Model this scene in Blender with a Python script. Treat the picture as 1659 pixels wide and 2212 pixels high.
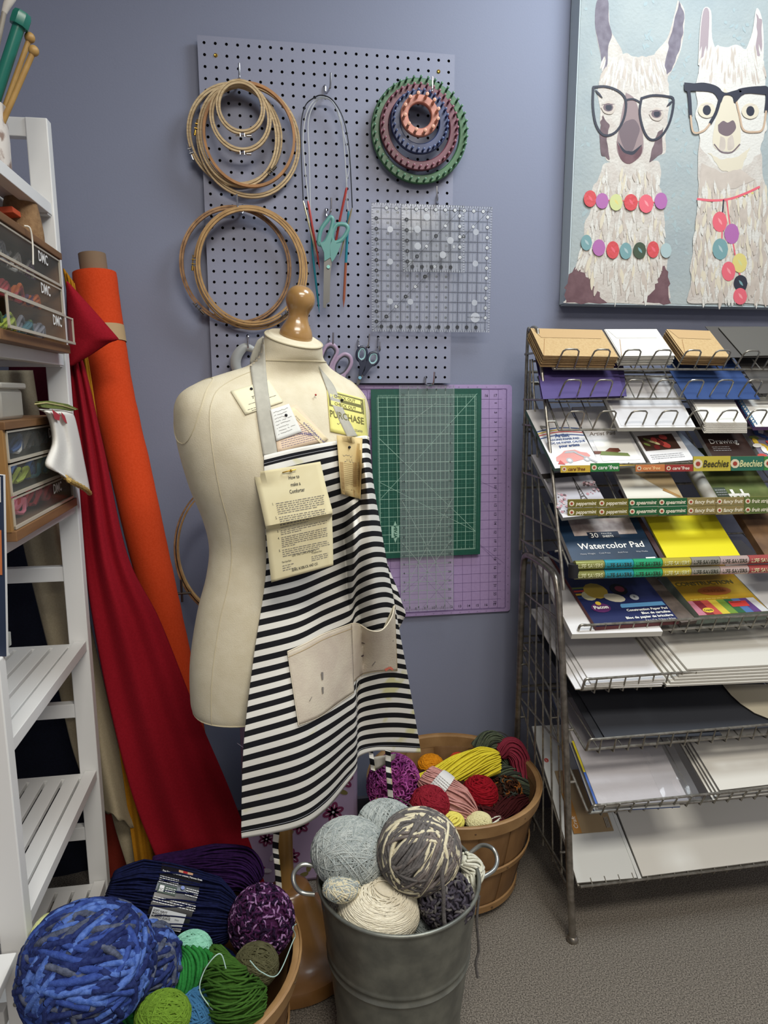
import bpy, math, random
import numpy as np
from mathutils import Vector, Matrix
from mathutils.bvhtree import BVHTree

for o in list(bpy.data.objects):
    bpy.data.objects.remove(o)
scn = bpy.context.scene
COL = scn.collection
R = math.radians
random.seed(7)
rng = np.random.default_rng(7)

# ------------------------------------------------------------------ camera
CAM = Vector((0.1323, -1.7986, 1.2458))
F_PX = 1481.9
FWD = Vector((0.15596, 0.97302, -0.17001)).normalized()
RGT = Vector((0.98733, -0.15866, -0.00233))
RGT = (RGT - FWD * RGT.dot(FWD)).normalized()
UPV = RGT.cross(FWD)
cd = bpy.data.cameras.new('camera')
cd.sensor_fit = 'VERTICAL'
cd.sensor_height = 36.0
cd.lens = 36.0 * F_PX / 2212.0
cd.clip_start = 0.05
cam = bpy.data.objects.new('camera', cd)
COL.objects.link(cam)
M4 = Matrix((RGT, UPV, -FWD)).transposed().to_4x4()
M4.translation = CAM
cam.matrix_world = M4
scn.camera = cam

# ------------------------------------------------------------------ light and exposure
w = bpy.data.worlds.new('world')
scn.world = w
w.use_nodes = True
w.node_tree.nodes['Background'].inputs[0].default_value = (0.9, 0.93, 1.0, 1)
w.node_tree.nodes['Background'].inputs[1].default_value = 0.05

def area(name, loc, size, power, color, target=None, sy=None):
    l = bpy.data.lights.new(name, 'AREA')
    l.shape = 'RECTANGLE'
    l.size = size
    l.size_y = sy or size
    l.energy = power
    l.color = color
    o = bpy.data.objects.new(name, l)
    COL.objects.link(o)
    o.location = loc
    if target is not None:
        d = Vector(target) - Vector(loc)
        o.rotation_euler = d.to_track_quat('-Z', 'Y').to_euler()
    return o
area('ceiling_panel_near_wall', (1.15, -0.72, 2.66), 0.7, 19, (0.84, 0.93, 1.0), sy=0.5)
area('ceiling_panel_middle', (0.55, -2.0, 2.66), 1.2, 34, (1.0, 0.95, 0.86), sy=0.6)
area('ceiling_panel_far', (0.9, -4.0, 2.66), 1.2, 30, (1.0, 0.95, 0.87), sy=0.6)
scn.view_settings.view_transform = 'Standard'
scn.view_settings.look = 'None'
scn.view_settings.gamma = 1
scn.view_settings.use_curve_mapping = False
scn.view_settings.exposure = 0.55

# ------------------------------------------------------------------ helpers
def ray(x, y):
    return FWD + RGT * ((x - 829.5) / F_PX) - UPV * ((y - 1106.0) / F_PX)
def at(x, y, Y):
    d = ray(x, y)
    return CAM + d * ((Y - CAM.y) / d.y)
def atz(x, y, Z):
    d = ray(x, y)
    return CAM + d * ((Z - CAM.z) / d.z)
def atx(x, y, X):
    d = ray(x, y)
    return CAM + d * ((X - CAM.x) / d.x)
def atplane(x, y, p, n):
    d = ray(x, y)
    return CAM + d * ((Vector(p) - CAM).dot(n) / d.dot(n))
def hit(bvh, x, y, off=0.0, fall=None):
    d = ray(x, y).normalized()
    p, n, i, t = bvh.ray_cast(CAM, d)
    if p is None:
        return at(x, y, fall) if fall is not None else None
    return p - d * off

def lin(c):
    if isinstance(c, str):
        c = tuple(int(c[i:i + 2], 16) / 255 for i in (0, 2, 4))
    return tuple((x / 12.92 if x <= .04045 else ((x + .055) / 1.055) ** 2.4) for x in c)
MATS = {}
def mat(name, c, rough=.6, metal=0, alpha=1, c2=None, ns=60, bump=0, bs=None, spec=.5, trans=0, stripe=None, coat=0, det=4, stretch=None, lohi=(.35, .65)):
    if name in MATS:
        return MATS[name]
    m = bpy.data.materials.new(name)
    MATS[name] = m
    m.use_nodes = True
    nt = m.node_tree
    b = nt.nodes['Principled BSDF']
    N, L = nt.nodes.new, nt.links.new
    b.inputs['Base Color'].default_value = lin(c) + (1,)
    b.inputs['Roughness'].default_value = rough
    b.inputs['Metallic'].default_value = metal
    b.inputs['Alpha'].default_value = alpha
    b.inputs['Specular IOR Level'].default_value = spec
    b.inputs['Transmission Weight'].default_value = trans
    b.inputs['Coat Weight'].default_value = coat
    b.inputs['Coat Roughness'].default_value = .15
    co = N('ShaderNodeTexCoord')
    src = co.outputs['Object']
    if stretch:
        mp = N('ShaderNodeMapping')
        mp.inputs['Scale'].default_value = stretch
        L(src, mp.inputs[0])
        src = mp.outputs[0]
    if c2:
        n = N('ShaderNodeTexNoise')
        n.inputs['Scale'].default_value = ns
        n.inputs['Detail'].default_value = det
        L(src, n.inputs['Vector'])
        r = N('ShaderNodeValToRGB')
        r.color_ramp.elements[0].position = lohi[0]
        r.color_ramp.elements[1].position = lohi[1]
        r.color_ramp.elements[0].color = lin(c) + (1,)
        r.color_ramp.elements[1].color = lin(c2) + (1,)
        L(n.outputs['Fac'], r.inputs[0])
        L(r.outputs[0], b.inputs['Base Color'])
    if bump:
        n2 = N('ShaderNodeTexNoise')
        n2.inputs['Scale'].default_value = bs or ns
        n2.inputs['Detail'].default_value = 3
        L(src, n2.inputs['Vector'])
        bp = N('ShaderNodeBump')
        bp.inputs['Strength'].default_value = bump
        bp.inputs['Distance'].default_value = .002
        L(n2.outputs['Fac'], bp.inputs['Height'])
        L(bp.outputs[0], b.inputs['Normal'])
    return m

def T(o, label=None, cat=None, group=None, kind=None):
    if label: o['label'] = label
    if cat: o['category'] = cat
    if group: o['group'] = group
    if kind: o['kind'] = kind
    return o
def thing(name, loc, label, cat, group=None):
    o = bpy.data.objects.new(name, None)
    o.empty_display_size = .05
    COL.objects.link(o)
    o.location = loc
    return T(o, label, cat, group)
def rootloc(o):
    while o.parent: o = o.parent
    return Vector(o.location)
def copytree(o, parent=None):
    c = o.copy()
    COL.objects.link(c)
    if parent: c.parent = parent
    for ch in list(o.children):
        copytree(ch, c)
    return c

class MB:
    def __init__(s):
        s.v = []; s.f = []; s.m = []; s.mats = []; s.n = 0; s.uv = []
    def mi(s, m):
        if m not in s.mats: s.mats.append(m)
        return s.mats.index(m)
    def add(s, vs, fs, m, uv=None):
        k = s.mi(m)
        s.v.extend(tuple(p) for p in vs)
        b = s.n
        s.n += len(vs)
        for f in fs:
            s.f.append([b + i for i in f]); s.m.append(k)
        if uv is not None: s.uv.extend(uv)
        else: s.uv.extend([(0, 0)] * len(vs))
        return s
    def box(s, c, d, m, rot=None, ax=None):
        hx, hy, hz = [t / 2 for t in d]
        vs = [Vector((x, y, z)) for x in (-hx, hx) for y in (-hy, hy) for z in (-hz, hz)]
        if rot is not None:
            vs = [rot @ v for v in vs]
        vs = [v + Vector(c) for v in vs]
        return s.add(vs, [(0, 1, 3, 2), (4, 6, 7, 5), (0, 4, 5, 1), (2, 3, 7, 6), (0, 2, 6, 4), (1, 5, 7, 3)], m)
    def slab(s, q, n, t, m, ms=None):
        """prism: polygon q pushed by n*t; ms = material of the rim and back"""
        q = [Vector(p) for p in q]
        n = Vector(n).normalized() * t
        k = len(q)
        s.add(q, [tuple(range(k))], m)
        s.add(q + [p + n for p in q], [tuple(range(2 * k - 1, k - 1, -1))] + [(i, i + k, (i + 1) % k + k, (i + 1) % k) for i in range(k)], ms or m)
        return s
    def tube(s, pts, r, m, n=8, closed=False, cap=True, flat=1.0):
        P = np.array([tuple(p) for p in pts], float)
        K = len(P)
        if K < 2: return s
        if closed: tg = np.roll(P, -1, 0) - np.roll(P, 1, 0)
        else: tg = np.gradient(P, axis=0)
        tg /= np.linalg.norm(tg, axis=1, keepdims=True) + 1e-12
        rr = np.full(K, r, float) if np.isscalar(r) else np.asarray(r, float)
        u = np.zeros((K, 3))
        a = np.array([0, 0, 1.]) if abs(tg[0][2]) < .9 else np.array([1., 0, 0])
        u0 = np.cross(tg[0], a); u0 /= np.linalg.norm(u0)
        u[0] = u0
        for i in range(1, K):
            q = u[i - 1] - tg[i] * np.dot(u[i - 1], tg[i])
            u[i] = q / (np.linalg.norm(q) + 1e-12)
        w_ = np.cross(tg, u)
        an = np.arange(n) * 2 * math.pi / n
        V = P[:, None, :] + rr[:, None, None] * (u[:, None, :] * np.cos(an)[None, :, None] + flat * w_[:, None, :] * np.sin(an)[None, :, None])
        V = V.reshape(-1, 3).tolist()
        F = []
        for i in range(K if closed else K - 1):
            j = (i + 1) % K
            for k in range(n):
                k2 = (k + 1) % n
                F.append((i * n + k, i * n + k2, j * n + k2, j * n + k))
        if cap and not closed:
            F.append(tuple(range(n - 1, -1, -1)))
            F.append(tuple((K - 1) * n + k for k in range(n)))
        return s.add(V, F, m)
    def cyl(s, a, b, r, m, n=16, r2=None):
        return s.tube([a, b], [r, r if r2 is None else r2], m, n)
    def lathe(s, c, prof, m, n=32, ax=None, e=(1, 1), cap=True):
        c = Vector(c)
        Z = Vector(ax).normalized() if ax else Vector((0, 0, 1))
        A = Z.orthogonal().normalized() if ax else Vector((1, 0, 0))
        B = Z.cross(A)
        V = []
        for (r, z) in prof:
            for k in range(n):
                t = 2 * math.pi * k / n
                V.append(c + Z * z + A * (r * math.cos(t) * e[0]) + B * (r * math.sin(t) * e[1]))
        F = []
        for i in range(len(prof) - 1):
            for k in range(n):
                k2 = (k + 1) % n
                F.append((i * n + k, i * n + k2, (i + 1) * n + k2, (i + 1) * n + k))
        ring = prof[0] == prof[-1] or not cap
        if prof[0][0] > 1e-6 and not ring: F.append(tuple(range(n - 1, -1, -1)))
        if prof[-1][0] > 1e-6 and not ring: F.append(tuple((len(prof) - 1) * n + k for k in range(n)))
        return s.add(V, F, m)
    def ball(s, c, r, m, n=16, rot=None):
        if np.isscalar(r): r = (r, r, r)
        V = []; F = []
        h = n // 2
        for i in range(h + 1):
            ph = math.pi * i / h
            for k in range(n):
                t = 2 * math.pi * k / n
                p = Vector((r[0] * math.sin(ph) * math.cos(t), r[1] * math.sin(ph) * math.sin(t), r[2] * math.cos(ph)))
                if rot is not None: p = rot @ p
                V.append(p + Vector(c))
        for i in range(h):
            for k in range(n):
                k2 = (k + 1) % n
                F.append((i * n + k, (i + 1) * n + k, (i + 1) * n + k2, i * n + k2))
        return s.add(V, F, m)
    def grid(s, fn, nu, nv, m, uvf=None, thick=0, tn=None, closed=False):
        V = []; UV = []
        for j in range(nv + 1):
            for i in range(nu + 1):
                u, v = i / nu, j / nv
                V.append(Vector(fn(u, v)))
                UV.append(uvf(u, v) if uvf else (u, v))
        W = nu + 1
        F = [(j * W + i, j * W + i + 1, (j + 1) * W + i + 1, (j + 1) * W + i) for j in range(nv) for i in range(nu)]
        if not thick:
            return s.add(V, F, m, UV)
        tn = Vector(tn)
        k = len(V)
        V2 = [p + tn * thick for p in V]
        F2 = F + [tuple(reversed([i + k for i in f])) for f in F]
        def side(idx):
            for a, b in zip(idx[:-1], idx[1:]): F2.append((b, a, a + k, b + k))
        side([i for i in range(W)]); side([nv * W + i for i in range(W - 1, -1, -1)])
        side([j * W for j in range(nv, -1, -1)]); side([j * W + nu for j in range(nv + 1)])
        return s.add(V + V2, F2, m, UV + UV)
    def text(s, body, P, u0, v0, h, m, align='L', sx=1.0, depth=0, off=0.0, shear=0, bold=0, wmax=None):
        """lettering mapped by P(x, y) -> point; (u0, v0) is the baseline start, h the letter height"""
        vs, fs = glyphs(body, bold, shear)
        if not vs: return s
        xs = [p[0] for p in vs]
        x0, x1 = min(xs), max(xs)
        k = h / .7
        if wmax and (x1 - x0) * k * sx > wmax: sx = wmax / ((x1 - x0) * k)
        dx = {'L': -x0, 'C': -(x0 + x1) / 2, 'R': -x1}[align]
        return s.add([P(u0 + (p[0] + dx) * k * sx, v0 + p[1] * k) for p in vs], fs, m)
    def build(s, name, parent=None, smooth=True, bev=0, ang=40, loc=None, sub=0, solid=0):
        me = bpy.data.meshes.new(name)
        V = np.array(s.v, float)
        if parent is not None: L = np.array(rootloc(parent))
        elif loc is not None: L = np.array(loc, float)
        else: L = np.array([(V[:, 0].min() + V[:, 0].max()) / 2, (V[:, 1].min() + V[:, 1].max()) / 2, V[:, 2].min()])
        me.from_pydata((V - L).tolist(), [], s.f)
        for m in s.mats: me.materials.append(m)
        me.polygons.foreach_set('material_index', s.m)
        if any(t != (0, 0) for t in s.uv[:4000]) :
            ul = me.uv_layers.new(name='uv')
            li = np.zeros(len(me.loops), int)
            me.loops.foreach_get('vertex_index', li)
            ul.data.foreach_set('uv', np.array(s.uv, float)[li].ravel())
        if smooth:
            me.polygons.foreach_set('use_smooth', [True] * len(me.polygons))
            me.set_sharp_from_angle(angle=R(ang))
        me.update()
        o = bpy.data.objects.new(name, me)
        COL.objects.link(o)
        if parent is not None: o.parent = parent
        else: o.location = L
        if bev:
            b = o.modifiers.new('bevel', 'BEVEL')
            b.width = bev; b.segments = 2; b.limit_method = 'ANGLE'; b.angle_limit = R(50)
        if solid:
            b = o.modifiers.new('solid', 'SOLIDIFY'); b.thickness = solid; b.offset = 0
        if sub:
            b = o.modifiers.new('sub', 'SUBSURF'); b.levels = sub; b.render_levels = sub
        return o

_G = {}
def glyphs(body, bold=0, shear=0):
    k = (body, bold, shear)
    if k in _G: return _G[k]
    c = bpy.data.curves.new('t', 'FONT')
    c.body = body; c.size = 1; c.resolution_u = 2; c.offset = bold; c.shear = shear
    o = bpy.data.objects.new('t', c)
    COL.objects.link(o)
    dg = bpy.context.evaluated_depsgraph_get()
    e = o.evaluated_get(dg)
    me = e.to_mesh()
    vs = [tuple(v.co[:2]) for v in me.vertices]
    fs = [tuple(p.vertices) for p in me.polygons]
    e.to_mesh_clear()
    bpy.data.objects.remove(o); bpy.data.curves.remove(c)
    _G[k] = (vs, fs)
    return _G[k]

def cr(ps, t):
    """catmull-rom through ps at t in 0..1"""
    n = len(ps) - 1
    x = min(max(t, 0), 1) * n
    i = min(int(x), n - 1)
    f = x - i
    g = lambda k: np.array(ps[min(max(k, 0), n)], float)
    a, b, c, d = g(i - 1), g(i), g(i + 1), g(i + 2)
    return .5 * ((2 * b) + (c - a) * f + (2 * a - 5 * b + 4 * c - d) * f * f + (3 * b - a - 3 * c + d) * f ** 3)
def herm(ps, ks, k):
    """cubic through ps at uneven knots ks"""
    n = len(ks) - 1
    k = min(max(k, ks[0]), ks[-1])
    i = 0
    while i < n - 1 and k > ks[i + 1]: i += 1
    def m(j):
        a, b = max(j - 1, 0), min(j + 1, n)
        return (ps[b] - ps[a]) / (ks[b] - ks[a])
    h = ks[i + 1] - ks[i]
    t = (k - ks[i]) / h
    return ps[i] * (2 * t ** 3 - 3 * t * t + 1) + m(i) * h * (t ** 3 - 2 * t * t + t) + ps[i + 1] * (3 * t * t - 2 * t ** 3) + m(i + 1) * h * (t ** 3 - t * t)
def spline(ps, n=40):
    return [Vector(cr([tuple(p) for p in ps], i / n)) for i in range(n + 1)]
def bil(a, b, c, d):
    """corners tl, tr, br, bl -> P(u, v), v downwards"""
    a, b, c, d = map(Vector, (a, b, c, d))
    return lambda u, v: (a * (1 - u) + b * u) * (1 - v) + (d * (1 - u) + c * u) * v
def interp(keys, x):
    if x <= keys[0][0]: return keys[0][1]
    for (a, p), (b, q) in zip(keys[:-1], keys[1:]):
        if x <= b: return p + (q - p) * (x - a) / (b - a)
    return keys[-1][1]

# ------------------------------------------------------------------ shared materials
WHITE = mat('white_paint', 'dcdcda', .45)
PAPER = mat('paper_white', 'e9e7df', .8)
PAPER2 = mat('paper_edge', 'c9c6bc', .85)
KRAFT = mat('kraft_paper', 'bb9f72', .85, c2='b29466', ns=200)
KEDGE = mat('kraft_edge', '94754f', .85)
BLACK = mat('black_ink', '15151a', .7)
STEEL = mat('steel_wire', 'a09c92', .34, metal=.75, c2='7d786e', ns=90)
CHROME = mat('chrome', 'c9c9cc', .2, metal=1)
WOODL = mat('beech_hoop', 'c8b088', .55, c2='b0946a', ns=40, stretch=(1, 1, 6))
WOODB = mat('brown_hoop', 'b07c48', .5, c2='96683a', ns=40)
BRASS = mat('brass', 'c8a24a', .3, metal=1)
# ================================================================== the room
def room_box(name, c, d, m):
    return T(MB().box(c, d, m).build(name, smooth=False), kind='structure')
wallm = mat('wall_lavender_paint', '7b8094', .62, bump=.10, bs=220)
carpet = mat('grey_carpet', '4e4943', .95, c2='8f877c', ns=330, bump=1.0, bs=400, spec=.1, det=4, lohi=(.36, .66))
room_box('wall_back', (.6, .07, 1.35), (4.4, .10, 2.7), wallm)
room_box('wall_left', (-1.05, -3.0, 1.35), (.10, 6.1, 2.7), wallm)
room_box('wall_right', (2.75, -3.0, 1.35), (.10, 6.1, 2.7), mat('pale_wall', 'a9a8b4', .7))
room_box('wall_front', (.85, -6.05, 1.35), (3.7, .10, 2.7), MATS['pale_wall'])
room_box('ceiling', (.85, -3.0, 2.75), (3.9, 6.3, .10), mat('ceiling_tile', 'dedcd4', .9))
room_box('floor', (.85, -3.0, -.05), (3.9, 6.3, .10), carpet)
room_box('baseboard_back', (.85, .013, .045), (3.6, .014, .09), mat('baseboard_vinyl', '4a464c', .5))

# ================================================================== pegboard
PITCH = .0254
pegm = mat('pegboard_paint', '84879a', .55, bump=.12, bs=150)
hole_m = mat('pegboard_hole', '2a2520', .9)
peg = thing('pegboard', (.29, .014, 2.05 - 31 * PITCH), 'tall painted pegboard with rows of round holes screwed to the lavender wall', 'pegboard')
b = MB()
T0 = .0045
n8 = 12
for i in range(-1, 24):
    pass
for i in range(24):
    for j in range(31):
        cx, cz = i * PITCH, 2.05 - j * PITCH
        h = PITCH / 2
        sq = [(h, 0), (h, h * .577), (h, h), (0, h), (-h, h), (-h, h * .577), (-h, 0), (-h, -h), (0, -h), (h, -h)]
        # outer square sampled in the circle's directions
        out = []; inn = []; inb = []
        for k in range(n8):
            a = 2 * math.pi * k / n8
            c, s_ = math.cos(a), math.sin(a)
            q = h / max(abs(c), abs(s_))
            out.append((cx + c * q, 0, cz + s_ * q))
            inn.append((cx + c * .0035, 0, cz + s_ * .0035))
            inb.append((cx + c * .0035, T0, cz + s_ * .0035))
        corners = [(cx + sx * h, 0, cz + sz * h) for sx, sz in ((1, 1), (-1, 1), (-1, -1), (1, -1))]
        V = out + inn + inb + corners
        F = [(k, n8 + k, n8 + (k + 1) % n8, (k + 1) % n8) for k in range(n8)]
        F += [(1, 2, 36), (4, 5, 37), (7, 8, 38), (10, 11, 39)]
        b.add(V, F, pegm)
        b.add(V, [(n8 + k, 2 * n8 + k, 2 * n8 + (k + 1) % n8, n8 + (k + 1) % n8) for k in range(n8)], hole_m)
x0, x1, z1, z0 = -.0127 , 23.5 * PITCH, 2.05 + .0127, 2.05 - 30.5 * PITCH
for c, d in (((x0 - .0012, T0 / 2, (z0 + z1) / 2), (.0024, T0, z1 - z0)), ((x1 + .0012, T0 / 2, (z0 + z1) / 2), (.0024, T0, z1 - z0)),
             (((x0 + x1) / 2, T0 / 2, z1 + .0012), (x1 - x0 + .0048, T0, .0024)), (((x0 + x1) / 2, T0 / 2, z0 - .0012), (x1 - x0 + .0048, T0, .0024))):
    b.box(c, d, pegm)
b.build('board', peg, smooth=False)
MB().box(((x0 + x1) / 2, .0075, (z0 + z1) / 2), (x1 - x0, .002, z1 - z0), mat('hole_shade_dark', '1c1714', .95)).build('shade_backing', peg, smooth=False)  # added dark sheet, its colour stands in for the shade inside the holes
for i, j in ((1, 1), (22, 1)):
    c = Vector((i * PITCH, -.001, 2.05 - j * PITCH))
    T(MB().lathe(c, [(.0042, -.003), (.0046, 0), (.0030, .0018), (.0015, .0009), (0, .0009)], BRASS, 16, ax=(0, -1, 0)).build('screw', peg), 'brass screw')

def hook(x, y, label, kind=0, dx=0.0, L=.035, up=.014, Y0=0.0):
    """wire peg hook entering the board at pixel x, y"""
    p = at(x, y, Y0)
    t = thing('peg_hook', p, label, 'hook')
    b = MB()
    r = .0024
    if kind == 0:     # straight prong that turns up
        pts = [p + Vector((0, .006, .004)), p + Vector((0, -.004, .0)), p + Vector((0, -.006, -.014)), p + Vector((dx * .3, -.012, -.019)),
               p + Vector((dx * .8, -L, -.018)), p + Vector((dx, -L - .004, -.010)), p + Vector((dx * 1.1, -L - .005, up))]
    else:             # J hook
        pts = [p + Vector((0, .006, .004)), p + Vector((0, -.004, .001)), p + Vector((0, -.006, -.020)), p + Vector((0, -.012, -.030)),
               p + Vector((0, -.024, -.030)), p + Vector((0, -.029, -.022)), p + Vector((0, -.029, -.008))]
    b.tube(spline(pts, 36), r, CHROME, 8)
    b.build('wire_prong', t)
    return t
hook(516, 172, 'bent wire peg hook holding the nest of light embroidery hoops', dx=.003, L=.045)
hook(702, 187, 'bent wire peg hook holding the circular knitting needles', dx=.010, L=.035)
hook(918, 205, 'wire peg hook inside the small peach knitting loom', dx=.004, L=.06)
hook(524, 446, 'bent wire peg hook holding the big lower embroidery hoops', dx=-.010, L=.045)
hook(704, 453, 'wire peg hook holding the teal handled scissors', dx=.008, L=.048)
hook(944, 424, 'long dark wire hook holding the clear square rulers', dx=-.008, L=.03)
hook(536, 728, 'wire peg hook behind the dress form neck strap', kind=1)
hook(711, 733, 'wire peg hook holding the lilac handled scissors', dx=.007, L=.028)
hook(774, 736, 'bent wire peg hook holding the small navy scissors', dx=.022, L=.03)
hook(817, 733, 'empty wire J hook on the pegboard right of the navy scissors', kind=1)
hook(918, 816, 'wire peg hook holding the long clear ruler over the green mat', dx=.016, L=.03)

# ------------------------------------------------------------------ hoops
def ringpts(c, rx, rz, yaw=0, tilt=0, n=72, a0=0, a1=360, ph=0):
    out = []
    for k in range(n + (0 if a1 - a0 >= 360 else 1)):
        a = R(a0 + (a1 - a0) * k / n)
        x, z = rx * math.cos(a), rz * math.sin(a)
        out.append(Vector((c.x + x * math.cos(yaw), c.y + x * math.sin(yaw) - z * math.sin(tilt), c.z + z * math.cos(tilt))))
    return out
def band(b, c, r, w_, t, m, yaw=0, tilt=0, n=72, a0=0, a1=360, rz=None):
    """flat wooden band of width w_ (front to back) and thickness t"""
    rz = rz or r
    rings = []
    for (dr, dy) in ((-t / 2, -w_ / 2), (t / 2, -w_ / 2), (t / 2, w_ / 2), (-t / 2, w_ / 2)):
        rings.append(ringpts(c, r + dr, rz + dr, yaw, tilt, n, a0, a1))
        for p in rings[-1]: p.y += dy
    K = len(rings[0])
    V = [rings[q][k] for k in range(K) for q in range(4)]
    full = a1 - a0 >= 360
    F = [(k * 4 + q, ((k + 1) % K) * 4 + q, ((k + 1) % K) * 4 + (q + 1) % 4, k * 4 + (q + 1) % 4) for k in range(K if full else K - 1) for q in range(4)]
    if not full: F += [(0, 1, 2, 3), ((K - 1) * 4 + 3, (K - 1) * 4 + 2, (K - 1) * 4 + 1, (K - 1) * 4)]
    b.add(V, F, m)
def hoop(px, py, rxp, rzp, Y, label, clamp, m=WOODL, m2=None, w_=.008, tilt=0.05, cm=None, inner=True):
    c = at(px, py, Y)
    k = (at(px + 1, py, Y) - c).length
    rx, rz = rxp * k, rzp * k
    t = thing('embroidery_hoop', c - Vector((0, 0, rz)), label, 'embroidery hoop')
    bo = MB()
    g = 4 if clamp is not None else 0
    if clamp is None: band(bo, c, rx - .001, w_, .0060, m, 0, tilt, rz=rz - .001)
    else: band(bo, c, rx, w_, .0042, m, 0, tilt, a0=clamp + g, a1=clamp + 360 - g, rz=rz)
    bo.build('outer_ring', t)
    if inner:
        bi = MB(); band(bi, c + Vector((0, -.001, 0)), rx - .0056, w_, .0046, m2 or m, 0, tilt, rz=rz - .0056)
        bi.build('inner_ring', t)
    if clamp is not None:
        cm = cm or CHROME
        a = R(clamp)
        u = Vector((math.cos(a), 0, math.sin(a)))
        v = Vector((-math.sin(a), 0, math.cos(a)))
        p = c + Vector((u.x * (rx + .004), -rz * math.sin(a) * math.sin(tilt), u.z * (rz + .004)))
        b = MB()
        b.cyl(p - v * .016, p + v * .012, .0013, cm, 8)
        b.cyl(p + v * .009, p + v * .020, .0030, cm, 10)
        for q in (-.006, .004):
            b.slab([p + v * q - u * .006 + Vector((0, -.004, 0)), p + v * (q + .0015) - u * .006 + Vector((0, -.004, 0)), p + v * (q + .0015) + u * .003 + Vector((0, -.004, 0)), p + v * q + u * .003 + Vector((0, -.004, 0))], (0, 1, 0), .008, cm)
        b.build('screw_clamp', t)
    return t
hoop(508, 293, 101, 103, -.012, 'pale embroidery hoop hung furthest back and left in the upper nest', 200)
hoop(538, 306, 110, 114, -.022, 'largest pale embroidery hoop of the upper nest', 168, cm=BRASS)
hoop(516, 294, 86, 103, -.032, 'narrow pale embroidery hoop clamped at its lower right in the upper nest', 318, cm=mat('dark_clamp', '55504a', .4, metal=.8))
hoop(539, 293, 98, 104, -.042, 'plain tan brown hoop ring without a clamp in the upper nest', None, m=WOODB, inner=False, w_=.010)
hoop(520, 254, 65, 69, -.052, 'second smallest pale embroidery hoop in the upper nest', 271)
hoop(520, 232, 51, 53, -.060, 'smallest pale embroidery hoop at the front of the upper nest', 272)
hoop(510, 575, 119, 123, -.016, 'thin aged brown embroidery hoop at the left of the lower pair', 225, m=mat('aged_hoop', 'a9825a', .6, c2='7d5a3a', ns=60), cm=MATS['dark_clamp'])
hoop(543, 581, 121, 128, -.030, 'wide tan embroidery hoop at the right of the lower pair', 175, m=mat('tan_hoop', 'b8925e', .55, c2='a07b4a', ns=50), cm=BRASS)
hoop(541, 577, 114, 122, -.044, 'inner tan embroidery hoop clamped at lower right, inside the wide tan hoop', 308, m=MATS['tan_hoop'], cm=MATS['dark_clamp'])

# ------------------------------------------------------------------ circular needles
def needleset(label, cable_m, cable, needles, Y=-.03, r=.0014):
    P = [at(x, y, Y) for x, y in cable]
    t = thing('circular_knitting_needles', P[0], label, 'knitting needles')
    MB().tube(spline(P, 60), r, cable_m, 6).build('cable', t)
    for (pts, ms, rn) in needles:
        b = MB()
        Q = [at(x, y, Y - .004) for x, y in pts]
        for i in range(len(Q) - 1):
            last = i == len(Q) - 2
            a, c = Q[i], Q[i + 1]
            seg = [a.lerp(c, f) for f in (0, .06, .8 if last else .95, 1)]
            b.tube(seg, [rn * .5 if i == 0 else rn, rn, rn, rn * .12 if last else rn], ms[i], 8)
        b.build('needle_tip', t)
RED = mat('red_lacquer', 'a8403a', .3, metal=.3)
COP = mat('copper_lacquer', 'b4684c', .3, metal=.5)
TEAL = mat('teal_lacquer', '2f8a9c', .3, metal=.4)
GOLD = mat('gold_needle', 'cfc49a', .25, metal=.9)
CLR = mat('clear_cable', 'cdd0d2', .3, alpha=.75)
needleset('circular knitting needles with black cable and metal tips', mat('black_cable', '1e2024', .4),
          [(655, 434), (650, 290), (658, 232), (679, 211), (697, 206), (719, 217), (740, 252), (752, 303), (757, 364), (761, 449)],
          [([(655, 434), (685, 556)], [GOLD], .0022), ([(760, 450), (733, 562)], [GOLD], .0022)], -.034)
needleset('circular knitting needles with clear cable and red tips', CLR,
          [(666, 434), (655, 313), (661, 250), (679, 217), (699, 210), (719, 222), (737, 262), (745, 338), (749, 405)],
          [([(665, 434), (691, 583)], [RED], .0030), ([(749, 405), (735, 470), (722, 540)], [RED, RED], .0030)], -.028)
needleset('circular knitting needles with clear cable and teal and copper tips', CLR,
          [(671, 480), (668, 340), (666, 262), (681, 222), (699, 212), (722, 226), (742, 288), (755, 351), (748, 400), (752, 460)],
          [([(671, 480), (675, 545), (690, 676)], [TEAL, TEAL], .0027), ([(753, 456), (747, 568), (742, 664)], [TEAL, COP], .0033)], -.022)

# ------------------------------------------------------------------ scissors
def scissors(label, Y, loops, arms, blades, pivot, mh, mb, mi=None, pm=None, thick=.008, r=.0034):
    p0 = at(*pivot, Y)
    t = thing('scissors', p0, label, 'scissors')
    for lp, arm in zip(loops, arms):
        b = MB()
        P = [at(x, y, Y) for x, y in lp]
        sp = spline(P + [P[0]], 44)[:-1]
        b.tube(sp, r, mh, 10, closed=True, flat=1.5)
        if mi:
            c = sum(sp, Vector()) / len(sp)
            b.tube([q.lerp(c, .16) + Vector((0, -.001, 0)) for q in sp], r * .55, mi, 8, closed=True, flat=2)
        b.slab([at(x, y, Y - thick / 2) for x, y in arm], (0, 1, 0), thick, mh)
        b.build('handle', t, bev=.0012)
    for i, bl in enumerate(blades):
        MB().slab([at(x, y, Y - .0015 + i * .003) for x, y in bl], (0, 1, 0), .0022, mb).build('blade', t, bev=.0004)
    MB().cyl(p0 + Vector((0, -.005, 0)), p0 + Vector((0, .004, 0)), .0042, pm or CHROME, 16).build('pivot', t)
    return t
BLADE = mat('scissor_steel', '6e6d6a', .42, metal=.8)
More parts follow.
